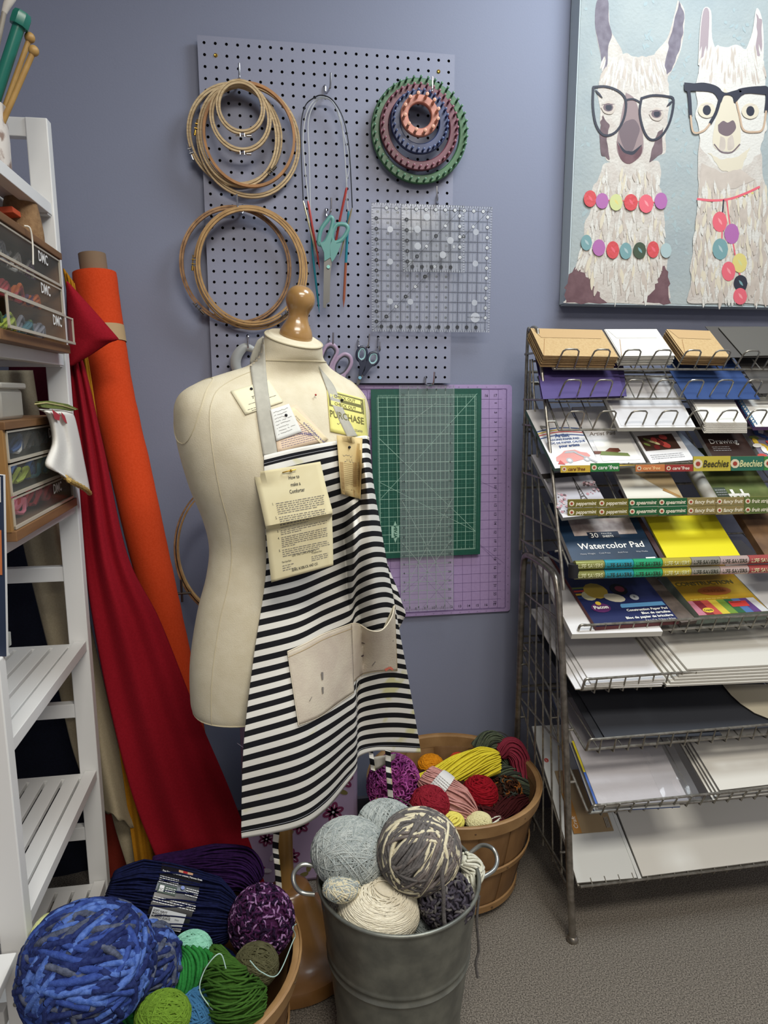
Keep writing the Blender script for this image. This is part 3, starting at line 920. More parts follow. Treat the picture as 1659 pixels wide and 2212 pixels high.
outline([(1490, 185), (1520, 182), (1548, 190), (1556, 205), (1548, 240), (1535, 265)], 7, INK, False)
outline([(1588, 205), (1600, 195), (1640, 190), (1658, 195), (1655, 240)], 8, INK, False)
outline([(1535, 265), (1520, 282), (1498, 285), (1492, 250)], 4, TANF, False)
outline([(1590, 215), (1598, 250), (1606, 280), (1630, 285), (1648, 278), (1655, 240)], 4, TANF, False)
outline([(1487, 190), (1490, 215), (1492, 250)], 7, INK, False)
cp([(1478, 178), (1500, 180), (1545, 186), (1565, 200), (1585, 196), (1620, 188), (1660, 190), (1660, 204), (1610, 202), (1588, 222), (1582, 208), (1565, 206), (1556, 222), (1540, 200), (1500, 196), (1480, 196)], INK)
outline([(1507, 430), (1540, 433), (1575, 430), (1610, 418), (1640, 404)], 5, cpal['k'], False)
for k in range(7):
    stroke((1520 + k * 17, 432 - max(0, k - 3) * 5), (1526 + k * 17, 432 - max(0, k - 3) * 5), 5, random.choice((FUR2, cpal['y'], INK)))
outline([(1563, 432), (1560, 470)], 3, INK, False); outline([(1570, 430), (1576, 480), (1590, 560), (1600, 600)], 3, cpal['k'], False); outline([(1560, 495), (1559, 530)], 3, cpal['k'], False)
outline([(1262, 430), (1440, 438)], 2, cpal['r'], False)
for x, y, c, w_, h in BEADS:
    cp([(x + w_ * math.cos(a * math.pi / 4), y + h * math.sin(a * math.pi / 4)) for a in range(8)], cpal[c])
    hl = {'r': 'k', 'k': 'l', 'p': 'p', 't': 's', 'y': 'g', 'g': 'y', 'd': 't', 's': 's', 'b': 't'}[c]
    stroke((x - 4, y - h * .4), (x + 5, y + h * .3), 5, cpal[hl])
b.build('painted_llamas', t, smooth=False)
# ================================================================== dress form
MY = -.43
ROT = R(24)          # the form faces the camera's right a little
secs = [  # px y, left px, right px, depth ratio, Y shift, blockiness
    (1502, 424, 778, .62, 0, 2.2), (1480, 418, 782, .62, 0, 2.2), (1400, 417, 785, .62, 0, 2.2), (1300, 432, 775, .62, 0, 2.2), (1230, 450, 762, .64, 0, 2.2), (1170, 456, 752, .66, 0, 2.2),
    (1110, 444, 764, .66, -.004, 2.3), (1040, 418, 780, .62, -.008, 2.4), (960, 396, 792, .60, -.006, 2.5), (900, 388, 797, .54, 0, 2.6), (865, 391, 795, .48, .003, 2.5), (842, 408, 783, .44, .006, 2.4),
    (822, 446, 762, .42, .008, 2.2), (806, 492, 735, .46, .006, 2.1), (792, 534, 714, .60, .002, 2.0), (772, 560, 699, .82, -.006, 2), (750, 568, 696, .88, -.012, 2), (733, 574, 694, .90, -.016, 2)]
SEC = []
for y, xl, xr, dr, ys, bl in secs:
    a, c = at(xl, y, MY), at(xr, y, MY)
    cx, hw = (a.x + c.x) / 2, (c.x - a.x) / 2
    z = (a.z + c.z) / 2
    ew = math.sqrt(math.cos(ROT) ** 2 + (dr * math.sin(ROT)) ** 2)
    SEC.append((cx, MY + ys, z, hw / ew, hw / ew * dr, bl))
def torso(t, v, off=0):
    """t angle (0 = form's left-right axis +, 270 = front), v 0 bottom .. 1 top"""
    cx, cy, z, rx, ry, bl = cr(SEC, v)
    a = R(t)
    c, s_ = math.cos(a), math.sin(a)
    k = 2 / bl
    x = (rx + off) * math.copysign(abs(c) ** k, c)
    fy = ry
    y = (fy + off) * math.copysign(abs(s_) ** k, s_)
    # bust: two soft swellings on the front
    if s_ < 0:
        zz = math.exp(-((z - 1.09) / .055) ** 2)
        y -= zz * .020 * (math.exp(-((x - .07) / .05) ** 2) + math.exp(-((x + .07) / .05) ** 2))
    X = cx + x * math.cos(ROT) - y * math.sin(ROT)
    Y = cy + x * math.sin(ROT) + y * math.cos(ROT)
    wt = min(max((v - .86) / .14, 0), 1)
    z += wt * ((Y - cy) * .34 - (X - cx) * .22)
    return Vector((X, Y, z))
form = thing('dress_form', (.148, -.42, 0), 'cream fabric dress form with wooden knob on a wooden pedestal stand', 'dress form')
CREAM = mat('cream_jersey', 'd6cdb4', .85, c2='cfc5aa', ns=35, bump=.25, bs=500)
b = MB()
NU, NV = 96, 90
b.grid(lambda u, v: torso(u * 360, v), NU, NV, CREAM)
cb = [torso(360 * i / 48, 0) for i in range(48)]
b.add(cb, [tuple(range(47, -1, -1))], CREAM)
ct = [torso(360 * i / 48, 1) for i in range(48)]
cc = sum(ct, Vector()) / 48 + Vector((0, 0, .003))
ct2 = [p.lerp(cc, .12) + Vector((0, 0, .004)) for p in ct]
b.add(ct + ct2, [(i, (i + 1) % 48, 48 + (i + 1) % 48, 48 + i) for i in range(48)], CREAM)
b.add(ct2, [tuple(range(48))], CREAM)
fb = b.build('body', form, ang=60)
TB = BVHTree.FromPolygons([Vector(v) for v in b.v], b.f)
b = MB()
SEAM = mat('seam_thread', 'c6bc9f', .85)
b.tube([torso(360 * i / 80, .855, .0006) for i in range(80)], .0011, SEAM, 6, closed=True)
b.tube([torso(360 * i / 48, .995, .0008) for i in range(48)], .0016, SEAM, 6, closed=True)
b.tube([torso(360 * i / 60, .004, .0004) for i in range(60)], .0014, SEAM, 6, closed=True)
for t0, t1 in ((222, 205),):
    b.tube([torso(interp([(0, t1), (.35, (t0 + t1) / 2), (.6, t0), (1, t0)], v / 40 * .82), v / 40 * .82, .0004) for v in range(41)], .0008, SEAM, 6)
# arm plate seams
for s_ in (1, -1):
    ring = []
    for i in range(36):
        a = 2 * math.pi * i / 36
        ring.append(torso((180 if s_ < 0 else 0) + s_ * math.cos(a) * 30 * (1 if s_ > 0 else 1) + (4 if s_ < 0 else 0), .60 + .12 * math.sin(a), .0005))
    b.tube(ring, .0009, SEAM, 6, closed=True)
b.build('seams', form)
kn = MATS.get('knob') or mat('varnished_knob', 'b08a58', .25, c2='94703f', ns=14, stretch=(1, 1, .25), coat=.6)
kb = at(638, 733, MY - .012)
s = .001 / ((1482 / 1.38) / 1000)   # metres per pixel there
prof = [(30, -10), (33, 0), (34, 8), (31, 20), (24, 33), (20.5, 43), (20.5, 50), (23, 58), (27.5, 67), (29.5, 76), (28.5, 86), (24, 95), (16, 102), (8, 105), (0, 106)]
prof = [(r * .00094, h * .00094) for r, h in prof]
pts = [tuple(cr(prof, i / 40)) for i in range(41)]
pts[-1] = (0, pts[-1][1])
MB().lathe(kb, pts, kn, 32, ax=(.15, -.10, 1)).build('knob', form, ang=80)
PINE = mat('stand_wood', 'a98148', .4, c2='94703c', ns=20, stretch=(1, 1, .2), coat=.3)
PINE2 = mat('base_wood', '8a6236', .3, c2='74502a', ns=12, coat=.4)
BC = Vector((.140, -.42, 0))
b = MB()
b.cyl(BC + Vector((-.012, 0, .16)), BC + Vector((-.012, 0, .68)), .0205, PINE, 28)
b.build('pole', form)
b = MB()
b.lathe(BC, [(.150, 0), (.156, .006), (.157, .022), (.152, .034), (.140, .040), (.120, .046), (.095, .060), (.074, .084), (.060, .115), (.050, .145), (.042, .165), (.030, .172), (0, .172)], PINE2, 56)
b.build('base', form)

# ================================================================== striped apron
# pixel control net; rows by stripe number k counted from the hem, columns across the cloth
K = [-.74, 0, 7, 14, 21, 26, 30.6]
NET = {  # (x, y) at each k
    'A': [(522, 1811), (521, 1793), (526, 1613), (547, 1427), (574, 1238), (572, 1110), (570, 984)],
    'B': [(640, 1788), (640, 1766), (640, 1580), (640, 1403), (640, 1222), (634, 1092), (628, 970)],
    'C': [(700, 1752), (700, 1729), (700, 1551), (700, 1373), (700, 1200), (690, 1075), (680, 960)],
    'D': [(746, 1698), (746, 1679), (748, 1522), (745, 1354), (744, 1182), (738, 1060), (722, 953)],
    'E': [(770, 1662), (770, 1650), (768, 1506), (760, 1343), (764, 1172), (762, 1050), (745, 948)],
    'F': [(774, 1636), (774, 1619), (773, 1477), (770, 1326), (778, 1159), (775, 1043), (762, 945)],
    'G': [(812, 1622), (810, 1609), (812, 1462), (806, 1311), (800, 1153), (790, 1038), (778, 942)],
    'H': [(862, 1625), (860, 1608), (848, 1458), (834, 1306), (816, 1153), (800, 1037), (790, 941)],
    'I': [(909, 1626), (907, 1611), (881, 1462), (853, 1311), (825, 1155), (806, 1040), (797, 944)],
}
cols = list('ABCDEFGHI')
us = [0, .26, .42, .55, .625, .65, .74, .87, 1]
# depths: the bib rests on the form, the skirt hangs free
def depthY(px, py, k, u):
    p = hit(TB, px, py, .004)
    free = interp([(0, -.605), (.26, -.585), (.42, -.535), (.55, -.455), (.625, -.425), (.65, -.385), (.74, -.365), (.87, -.352), (1, -.345)], u)
    return p.y if p is not None else None, free
CT = []
for ci, c in enumerate(cols):
    u = us[ci]
    colp = []
    for ki, k in enumerate(K):
        px, py = NET[c][ki]
        yb, free = depthY(px, py, k, u)
        front = [-.605, -.600, -.585, -.566, -.556, -.535, -.53, -.49, -.45][ci]
        wgt = min(max((k - 3) / 15, 0), 1)
        Y = free * (1 - wgt) + (yb if yb is not None else min(free, front)) * wgt
        if k >= 20 and yb is not None: Y = yb
        colp.append(at(px, py, Y))
    CT.append(colp)
BODYM = None
_AC = {}
NUa, NVa = 110, 150
KS = [K[0] + (K[-1] - K[0]) * j / NVa for j in range(NVa + 1)]
# cached net evaluation
rowc = {}
CTA = [[np.array(tuple(q)) for q in c] for c in CT]
for j, k in enumerate(KS):
    rowc[j] = [herm(CTA[i], K, k) for i in range(len(us))]
def evalrow(j, u):
    ui = 0
    for i in range(len(us) - 1):
        if u >= us[i]: ui = i
    f = min(max((u - us[ui]) / (us[ui + 1] - us[ui]), 0), 1)
    return Vector(cr(rowc[j], (ui + f) / (len(us) - 1)))
GRID = []
for j in range(NVa + 1):
    for i in range(NUa + 1):
        p = evalrow(j, i / NUa)
        d = (p - CAM)
        L_ = d.length; d.normalize()
        h, n_, ii, dist = TB.ray_cast(CAM, d)
        if h is not None and dist < L_ + .004:      # cloth stays outside the form
            p = CAM + d * (dist - .004)
        GRID.append(p)
stripe = bpy.data.materials.new('striped_cotton')
stripe.use_nodes = True
nt = stripe.node_tree
bs_ = nt.nodes['Principled BSDF']; bs_.inputs['Roughness'].default_value = .85; bs_.inputs['Specular IOR Level'].default_value = .2
N, L = nt.nodes.new, nt.links.new
uvn = N('ShaderNodeUVMap'); uvn.uv_map = 'uv'
sp_ = N('ShaderNodeSeparateXYZ'); L(uvn.outputs[0], sp_.inputs[0])
ad = N('ShaderNodeMath'); ad.operation = 'ADD'; ad.inputs[1].default_value = .25 + 10; L(sp_.outputs[1], ad.inputs[0])
fr = N('ShaderNodeMath'); fr.operation = 'FRACT'; L(ad.outputs[0], fr.inputs[0])
lt = N('ShaderNodeMath'); lt.operation = 'LESS_THAN'; lt.inputs[1].default_value = .5; L(fr.outputs[0], lt.inputs[0])
nz = N('ShaderNodeTexNoise'); nz.inputs['Scale'].default_value = 22
st = N('ShaderNodeValToRGB'); st.color_ramp.elements[0].position = .70; st.color_ramp.elements[1].position = .82
st.color_ramp.elements[0].color = lin('dcdad2') + (1,); st.color_ramp.elements[1].color = lin('cfcb9c') + (1,)
tc = N('ShaderNodeTexCoord'); L(tc.outputs['Object'], nz.inputs['Vector']); 
gt = N('ShaderNodeMapRange'); gt.inputs[1].default_value = .74; gt.inputs[2].default_value = .86; L(sp_.outputs[0], gt.inputs[0])
gk = N('ShaderNodeMapRange'); gk.inputs[1].default_value = 9.5; gk.inputs[2].default_value = 7.5; L(sp_.outputs[1], gk.inputs[0])
gm_ = N('ShaderNodeMath'); gm_.operation = 'MULTIPLY'; L(gt.outputs[0], gm_.inputs[0]); L(gk.outputs[0], gm_.inputs[1])
gn = N('ShaderNodeMath'); gn.operation = 'MULTIPLY_ADD'; gn.inputs[1].default_value = .24; L(gm_.outputs[0], gn.inputs[0]); L(nz.outputs['Fac'], gn.inputs[2])
L(gn.outputs[0], st.inputs[0])
mx = N('ShaderNodeMix'); mx.data_type = 'RGBA'
L(lt.outputs[0], mx.inputs[0]); L(st.outputs[0], mx.inputs[6]); mx.inputs[7].default_value = lin('17171b') + (1,)
L(mx.outputs[2], bs_.inputs['Base Color'])
apron = thing('apron', (.2, -.45, .42), 'black and white striped apron with cream pockets draped on the dress form', 'apron')
b = MB()
W_ = NUa + 1
F = [(j * W_ + i, j * W_ + i + 1, (j + 1) * W_ + i + 1, (j + 1) * W_ + i) for j in range(NVa) for i in range(NUa)]
b.add(GRID, F, stripe, [(i / NUa, KS[j]) for j in range(NVa + 1) for i in range(NUa + 1)])
AB = BVHTree.FromPolygons(GRID, F)
b.build('cloth', apron, solid=.0012, ang=180)
# top hem stitching
b = MB()
def ap(i, j): return GRID[j * W_ + i]
b.tube([ap(i, NVa - 3) + Vector((0, -.0012, 0)) for i in range(0, int(NUa * .70))], .0005, mat('stitch_grey', '9a9aa0', .8), 5)
b.tube([ap(i, 3) + Vector((0, -.0012, 0)) for i in range(NUa + 1)], .0004, MATS['stitch_grey'], 5)
b.build('hem_stitching', apron)
# side flap folded back at the hip
fl = [[(838, 1239), (846, 1262), (852, 1290), (856, 1318), (857, 1345), (860, 1360)], [(846, 1244), (858, 1272), (868, 1302), (876, 1326), (870, 1341), (862, 1358)]]
b = MB()
def flap(u, v):
    a = evalrow(int(round((18.2 - 5.8 * v - K[0]) / (K[-1] - K[0]) * NVa)), 1.0)
    c = cr(fl[1], v)
    return a.lerp(at(c[0], c[1], a.y + .018), u)
b.grid(flap, 6, 30, stripe, uvf=lambda u, v: (u, 17.5 - v * 5.6 - u * .9))
b.build('side_flap', apron, solid=.001)
# pockets
POCK = mat('pocket_canvas', 'c9bfac', .9, c2='bdb0a0', ns=22, bump=.3, bs=300)
POCK2 = mat('pocket_inside', 'b3aa92', .9)
def onap(px, py, off, fall=-.46):
    return hit(AB, px, py, off, fall)
b = MB()
def pk(u, v):
    a = np.array(cr([(621, 1408), (660, 1390), (700, 1369), (760, 1347)], u)); c = np.array(cr([(645, 1567), (690, 1549), (730, 1520), (765, 1496)], u))
    p = a * (1 - v) + c * v
    return onap(p[0], p[1], .0045)
b.grid(pk, 24, 20, POCK)
b.build('pocket', apron, solid=.001)
b = MB()
def pk2(u, v):
    a = np.array(cr([(760, 1347), (775, 1348), (800, 1362), (825, 1361), (845, 1335), (852, 1308)], u)); c = np.array(cr([(765, 1472), (785, 1456), (820, 1450), (858, 1449)], u))
    p = a * (1 - v) + c * v
    q = onap(p[0], p[1], .0045, -.40)
    q = q - (q - CAM).normalized() * (.016 * math.sin(math.pi * min(max(u, 0), 1)) * (1 - v) ** 1.5)
    return q
b.grid(pk2, 30, 24, POCK)
b.build('pocket', apron, solid=.001)
b = MB()
b.grid(lambda u, v: (lambda p: onap(p[0], p[1], .0035, -.40))(np.array((826 + 24 * v + u * 8 * (1 - v), 1362 - 54 * v + 2 * u))), 8, 10, POCK2)
b.build('pocket_lining', apron, solid=.0008)
b = MB()
HEM = mat('pocket_hem', 'd9cfb8', .9)
b.tube([pk(u / 20, 0) for u in range(21)], .0013, HEM, 6)
b.tube([pk(u / 20, .07) + Vector((0, -.001, 0)) for u in range(21)], .0006, mat('stitch_tan', 'a8946c', .9), 5)
b.tube([pk2(u / 30, 0) for u in range(31)], .0013, HEM, 6)
b.tube([pk(0, v / 20) for v in range(21)] + [pk(u / 20, 1) for u in range(21)], .0008, HEM, 5)
b.tube([pk2(u / 30, 1) for u in range(31)] + [pk2(1, 1 - v / 20) for v in range(21)], .0008, MATS['stitch_tan'], 5)
b.build('pocket_hem', apron)
b = MB()
def smear(pts, w_, m, surf=onap):
    for i in range(len(pts) - 1):
        a, c = Vector((*pts[i], 0)), Vector((*pts[i + 1], 0))
        d = (c - a); n = Vector((-d.y, d.x, 0)).normalized() * w_ / 2
        q = [a + n, c + n * .7, c - n * .7, a - n]
        b.add([surf(p.x, p.y, .0075) for p in q], [(0, 1, 2, 3)], m)
MRK = mat('stain_dark', '3a2a30', .9); MR2 = mat('stain_grey', '76706a', .9); MR3 = mat('stain_orange', 'd0705c', .9)
smear([(778, 1374), (783, 1374), (788, 1384)], 4, MRK); smear([(766, 1389), (780, 1388), (795, 1392), (804, 1391)], 2, MRK); smear([(780, 1419), (786, 1415), (791, 1412)], 3.5, MRK)
smear([(804, 1438), (811, 1429)], 2, MR2); smear([(842, 1386), (850, 1384)], 4, MR2); smear([(696, 1452), (697, 1468)], 5, MR2); smear([(697, 1484), (698, 1498)], 4, MR2); smear([(669, 1514), (674, 1505)], 1.5, MR2)
smear([(832, 1448), (842, 1442), (849, 1447)], 6, MR3)
b.build('paint_stains', apron, smooth=False)
# neck straps
STRAP = mat('strap_tape', 'b4b1a4', .9, c2='a8a599', ns=60)
b = MB()
def strap(ls, rs, off=.003, fall=None):
    def fn(u, v):
        a, c = cr(ls, v), cr(rs, v)
        p = a * (1 - u) + c * u
        q = hit(TB, p[0], p[1], off)
        if q is None: q = at(p[0], p[1], MY + .02)
        return q
    b.grid(fn, 6, 50, STRAP)
strap([(556, 735), (545, 760), (540, 785), (546, 830), (553, 880), (560, 930), (569, 984)], [(569, 725), (572, 752), (574, 785), (578, 830), (585, 880), (592, 930), (599, 980)])
b.build('neck_strap', apron, solid=.001)
b = MB()
strap([(688, 790), (704, 835), (722, 885), (750, 944)], [(694, 798), (722, 835), (742, 885), (772, 942)])
b.build('neck_strap', apron, solid=.001)
# waist ties
def tie(pts, Y, w_, k0, name='tie_end', dk=-5):
    b = MB()
    b.grid(lambda u, v: (lambda q: at(q[0] + (u - .5) * w_, q[1] + (u - .5) * 3, Y + .004 * math.sin(v * 9)))(cr(pts, v)), 4, 40, stripe, uvf=lambda u, v: (u, k0 + dk * v))
    b.build(name, apron, solid=.001)
tie([(598, 1790), (595, 1830), (598, 1860), (601, 1895), (603, 1927)], -.545, 13, .25, dk=-5.5)
tie([(838, 1622), (839, 1660), (842, 1700), (845, 1745)], -.37, 12, .3, dk=-5)
tie([(800, 1618), (803, 1640), (806, 1665)], -.36, 10, .2, dk=-2)
b = MB()
q = [at(x, y, Y) for x, y, Y in ((802, 1636, -.352), (856, 1628, -.345), (852, 1640, -.338), (806, 1668, -.345))]
b.grid(lambda u, v: bil(*q)(u, v), 4, 4, mat('cloth_back', 'bdbab0', .9))
b.build('turned_corner', apron, solid=.001)

# ================================================================== papers pinned to the form
def pinned(name, label, cat, corners, m, off=.006, bv=None, nx=10, ny=10, curl=0, fall=None):
    bv = bv or TB
    def P(u, v, o=0):
        a, c, d, e = [np.array(q, float) for q in corners]
        p = (a * (1 - u) + c * u) * (1 - v) + (e * (1 - u) + d * u) * v
        q = hit(bv, p[0], p[1], off + o + curl * math.sin(math.pi * v) * .5, fall if fall is not None else None)
        if q is None: q = at(p[0], p[1], MY - .06)
        return q
    t = thing(name, P(.5, 1), label, cat)
    b = MB()
    b.grid(lambda u, v: P(u, v), nx, ny, m)
    b.build('paper_sheet', t, solid=.0004, ang=25)
    return t, P
CARD = mat('cream_card', 'e6dfbe', .8); NOTE = mat('note_white', 'dcdcd6', .85); PINKP = mat('receipt_pink', 'e0c8ac', .85); YEL = mat('tag_yellow', 'e3dc82', .8)
OLDP = mat('receipt_tan', 'd3bd88', .85, c2='c4ab74', ns=14); OLD2 = mat('sheet_cream', 'd6cda8', .85, c2='cfc49c', ns=18)
PENC = mat('pencil_grey', '77736c', .9); VIO = mat('violet_ink', '5a568a', .9)
def pin(px, py, bv, m, label, off=.012, r=.0028):
    p = hit(bv, px, py, off, -.5)
    q = hit(bv, px, py, -.004, -.5)
    t = thing('dressmaking_pin', q, label, 'pin')
    MB().cyl(q, p, .0005, CHROME, 6).build('shaft', t)
    MB().ball(p, r, m, 10).build('head', t)
def pgrid(b, P, u0, v0, u1, v1, m, o=.0009, n=8):
    b.grid(lambda u, v: P(u0 + (u1 - u0) * u, v0 + (v1 - v0) * v, o), n, n, m)
def scrib(b, P, u0, v0, u1, v1, m, n=10, amp=.012, w_=.006):
    pts = [(u0 + (u1 - u0) * i / n, v0 + (v1 - v0) * i / n + random.uniform(-amp, amp)) for i in range(n + 1)]
    for a, c in zip(pts[:-1], pts[1:]):
        if random.random() < .12: continue
        b.add([P(a[0], a[1] - w_ / 2, .001), P(c[0], c[1] - w_ / 2, .001), P(c[0], c[1] + w_ / 2, .001), P(a[0], a[1] + w_ / 2, .001)], [(0, 1, 2, 3)], m)
def words(b, P, u0, u1, v, h, m, s=1):
    """small print as broken dashes"""
    u = u0
    while u < u1:
        l = random.uniform(.02, .07) * s
        e = min(u + l, u1)
        b.add([P(u, v, .0009), P(e, v, .0009), P(e, v + h, .0009), P(u, v + h, .0009)], [(0, 1, 2, 3)], m)
        u = e + random.uniform(.008, .016) * s
t, P = pinned('business_card', 'small cream card pinned under the left neck strap', 'card', [(498, 845), (580, 820), (612, 868), (530, 896)], CARD, .0025)
b = MB(); b.text('The', lambda x, y: P(x, -y, .001), .38, -.52, .10, BLACK, 'L', shear=.3)
words(b, P, .22, .52, .66, .02, PENC); words(b, P, .62, .95, .66, .02, PENC); words(b, P, .12, .45, .85, .015, PENC); words(b, P, .2, .45, .92, .015, PENC)
b.build('lettering', t, smooth=False)
pin(543, 840, TB, BLACK, 'black headed pin in the small cream card', .004)
t, P = pinned('receipt', 'pink fashion fabric receipt half hidden by the apron bib', 'receipt', [(588, 888), (640, 874), (710, 950), (600, 978)], PINKP, .0028)
b = MB()
b.text('FASHION FABRIC', lambda x, y: P(.36 + x * .8 + y * .4, .62 + x * .36 - y * .9, .001), 0, 0, .07, VIO, 'L', wmax=.6, bold=.01)
for k in range(9): words(b, P, .1, .9, .5 + k * .05, .008, VIO)
b.build('lettering', t, smooth=False)
t, P = pinned('receipt', 'long cream fashion fabric slip sloping down to the right of the white note', 'receipt', [(618, 884), (634, 880), (708, 948), (694, 960)], mat('slip_cream', 'e2d2ac', .85), .0034)
b = MB()
for k, v in enumerate((.25, .62)):
    pass
b.text('FASHION FABRIC', lambda x, y: P(.5 - y * 2.2, x, .001), .42, 0, .075, VIO, 'L', bold=.012)
b.text('205', lambda x, y: P(.35 - y * 2.2, x, .001), .2, 0, .07, PENC, 'L')
b.build('lettering', t, smooth=False)
t, P = pinned('handwritten_note', 'white handwritten note with pencil lines pinned under the cream card', 'note', [(584, 885), (624, 872), (652, 933), (597, 953)], NOTE, .0050)
b = MB()
for k in range(8): scrib(b, P, .12, .12 + k * .1, .88 - (k % 3) * .12, .12 + k * .1, PENC, 12, .016, .009)
b.build('lettering', t, smooth=False)
pin(618, 897, TB, BLACK, 'black headed pin in the white handwritten note', .006)
t, P = pinned('price_tag', 'yellow check out purchase tag pinned on the right shoulder', 'tag', [(706, 840), (788, 862), (795, 950), (714, 932)], YEL, .0026)
b = MB()
OLV = mat('tag_olive', '6e6a3c', .8)
pgrid(b, P, .03, .03, .95, .39, OLV, .0008)
for v in (.07, .25):
    pgrid(b, P, .08, v, .88, v + .10, YEL, .0012)
    b.text('CHECK OUT', lambda x, y: P(x, -y, .0018), .46, -v - .085, .07, OLV, 'C', bold=.02, wmax=.72)
b.text('PURCHASE', lambda x, y: P(x, -y, .0014), .48, -.64, .16, OLV, 'C', bold=.012, wmax=.9)
scrib(b, P, .2, .76, .6, .74, PENC, 10, .03, .012); b.text('25499', lambda x, y: P(x, -y, .0014), .66, -.86, .06, PENC, 'L')
b.build('lettering', t, smooth=False)
pin(739, 864, TB, BLACK, 'black headed pin in the yellow tag', .006)
pin(682, 853, TB, mat('red_bead', 'b03a34', .4), 'red headed pin stuck alone in the chest of the dress form', .010, .002)
t, P = pinned('receipt', 'tall tan receipt book page numbered 25 pinned over the right of the apron bib', 'receipt', [(727, 940), (783, 946), (779, 1078), (737, 1067)], OLDP, .012, bv=AB, fall=-.52)
b = MB()
OLS = mat('receipt_band', 'a98c5c', .85)
for u0, u1, v0 in ((.05, .2, .45), (.62, .78, .42)):
    pgrid(b, P, u0, v0, u1, .99, OLS, .0006)
for k in range(14): pgrid(b, P, .22, .46 + k * .033, .95, .465 + k * .033, OLS, .0009)
b.text('25', lambda x, y: P(x, -y, .0016), .55, -.89, .045, BLACK, 'C')
scrib(b, P, .2, .32, .6, .32, PENC, 10, .02, .006); scrib(b, P, .25, .41, .65, .40, PENC, 10, .03, .008)
b.build('lettering', t, smooth=False)
pin(755, 966, AB, BLACK, 'black headed pin in the tall tan receipt', .016)
# the comforter sheet, folded twice
CS = [((547, 1021), (692, 997)), ((560, 1075), (704, 1050)), ((573, 1134), (719, 1107)), ((574, 1145), (717, 1112)), ((579, 1195), (719, 1166)), ((586, 1258), (720, 1221))]
CV = [0, .25, .495, .515, .75, 1]
def P(u, v, o=0):
    for i in range(5):
        if v <= CV[i + 1] or i == 4: break
    f = (v - CV[i]) / (CV[i + 1] - CV[i])
    (a, c), (d, e) = CS[i], CS[i + 1]
    x = (a[0] * (1 - u) + c[0] * u) * (1 - f) + (d[0] * (1 - u) + e[0] * u) * f
    y = (a[1] * (1 - u) + c[1] * u) * (1 - f) + (d[1] * (1 - u) + e[1] * u) * f
    Y = interp([(0, -.578), (.5, -.612), (.52, -.598), (1, -.606)], v) + .008 * u * u
    q = at(x, y, Y)
    h = hit(AB, x, y, .004)
    if h is not None and (h - CAM).length < (q - CAM).length: q = h
    return q - (q - CAM).normalized() * o
t = thing('instruction_sheet', P(.5, 1), 'creased cream How to make a Comforter sheet pinned on the apron bib', 'instruction sheet')
b = MB(); b.grid(lambda u, v: P(u, v), 12, 40, OLD2); b.build('paper_sheet', t, solid=.0003, ang=20)
b = MB()
X = lambda x, y: P(x, -y, .0009)
def slant(s_, u, v, h, al='C', bold=.01, wm=None, m=BLACK): b.text(s_, X, u, -v, h, m, al, bold=bold, wmax=wm)
slant('How to', .57, .125, .036); slant('make a', .57, .195, .036); slant('Comforter', .57, .262, .036)
v = .325
for num, n_ in (('1.', 6), ('2.', 5), ('3.', 3), ('4.', 6), ('5.', 4)):
    slant(num, .17, v + .012, .022, 'L')
    for k in range(n_):
        words(b, P, .22, random.uniform(.9, .95) if k < n_ - 1 else random.uniform(.4, .8), v, .006, PENC); v += .0185
    v += .013
slant('QUILT AND COMFORTER BATTS', .55, .825, .018, wm=.46, bold=0)
slant('Plain Style Batts', .2, .862, .016, 'L', wm=.2, bold=0); slant('Threepeatial Batts', .66, .84, .016, 'L', wm=.24, bold=0)
for k, (u0, u1) in enumerate(((.2, .38), (.2, .33), (.2, .42))): words(b, P, u0, u1, .885 + k * .02, .006, PENC); words(b, P, .66, .92, .865 + k * .018, .006, PENC)
slant('SEARS, ROEBUCK AND CO.', .55, .955, .024, wm=.44)
b.build('lettering', t, smooth=False)
p = P(.52, .045, .004)
tt = thing('dressmaking_pin', p, 'brass safety pin holding the comforter sheet', 'pin')
MB().tube([p + Vector((-.012, 0, -.002)), p + Vector((0, -.002, .001)), p + Vector((.012, 0, .003))], .0012, BRASS, 6).build('shaft', tt)
MB().ball(p + Vector((.003, -.001, .001)), .0028, BRASS, 8).build('head', tt)

# ================================================================== floral board behind the stand
FLB = mat('floral_ground', 'b39cba', .7)
FM = mat('floral_magenta', '7d2a55', .7); FO = mat('floral_olive', '7c7240', .7); FW = mat('floral_white', 'd5c8d2', .7)
fY = -.20
fa, fb_, fc, fd = at(512, 1525, fY), at(775, 1525, fY), at(775, 1900, fY), at(512, 1900, fY)
fx0, fx1 = fa.x + .004, fb_.x - .004
t = thing('fabric_bolt', ((fx0 + fx1) / 2, fY + .03, .0), 'mauve floral fabric bolt with plum flowers standing behind the pedestal', 'fabric bolt')
b = MB(); b.box(((fx0 + fx1) / 2, fY + .03, .36), (fx1 - fx0, .06, .72), FLB); b.build('wrapped_board', t, bev=.012)
b = MB()
Q = lambda x, z, o=.0005: Vector((x, fY - o, z))
def petal(cx, cz, a, l, w_, m, o=.0006):
    pts = []
    for k in range(10):
        q = 2 * math.pi * k / 10
        x, z = l / 2 + l / 2 * math.cos(q), w_ / 2 * math.sin(q)
        pts.append(Q(cx + x * math.cos(a) - z * math.sin(a), cz + x * math.sin(a) + z * math.cos(a), o))
    b.add(pts, [tuple(range(10))], m)
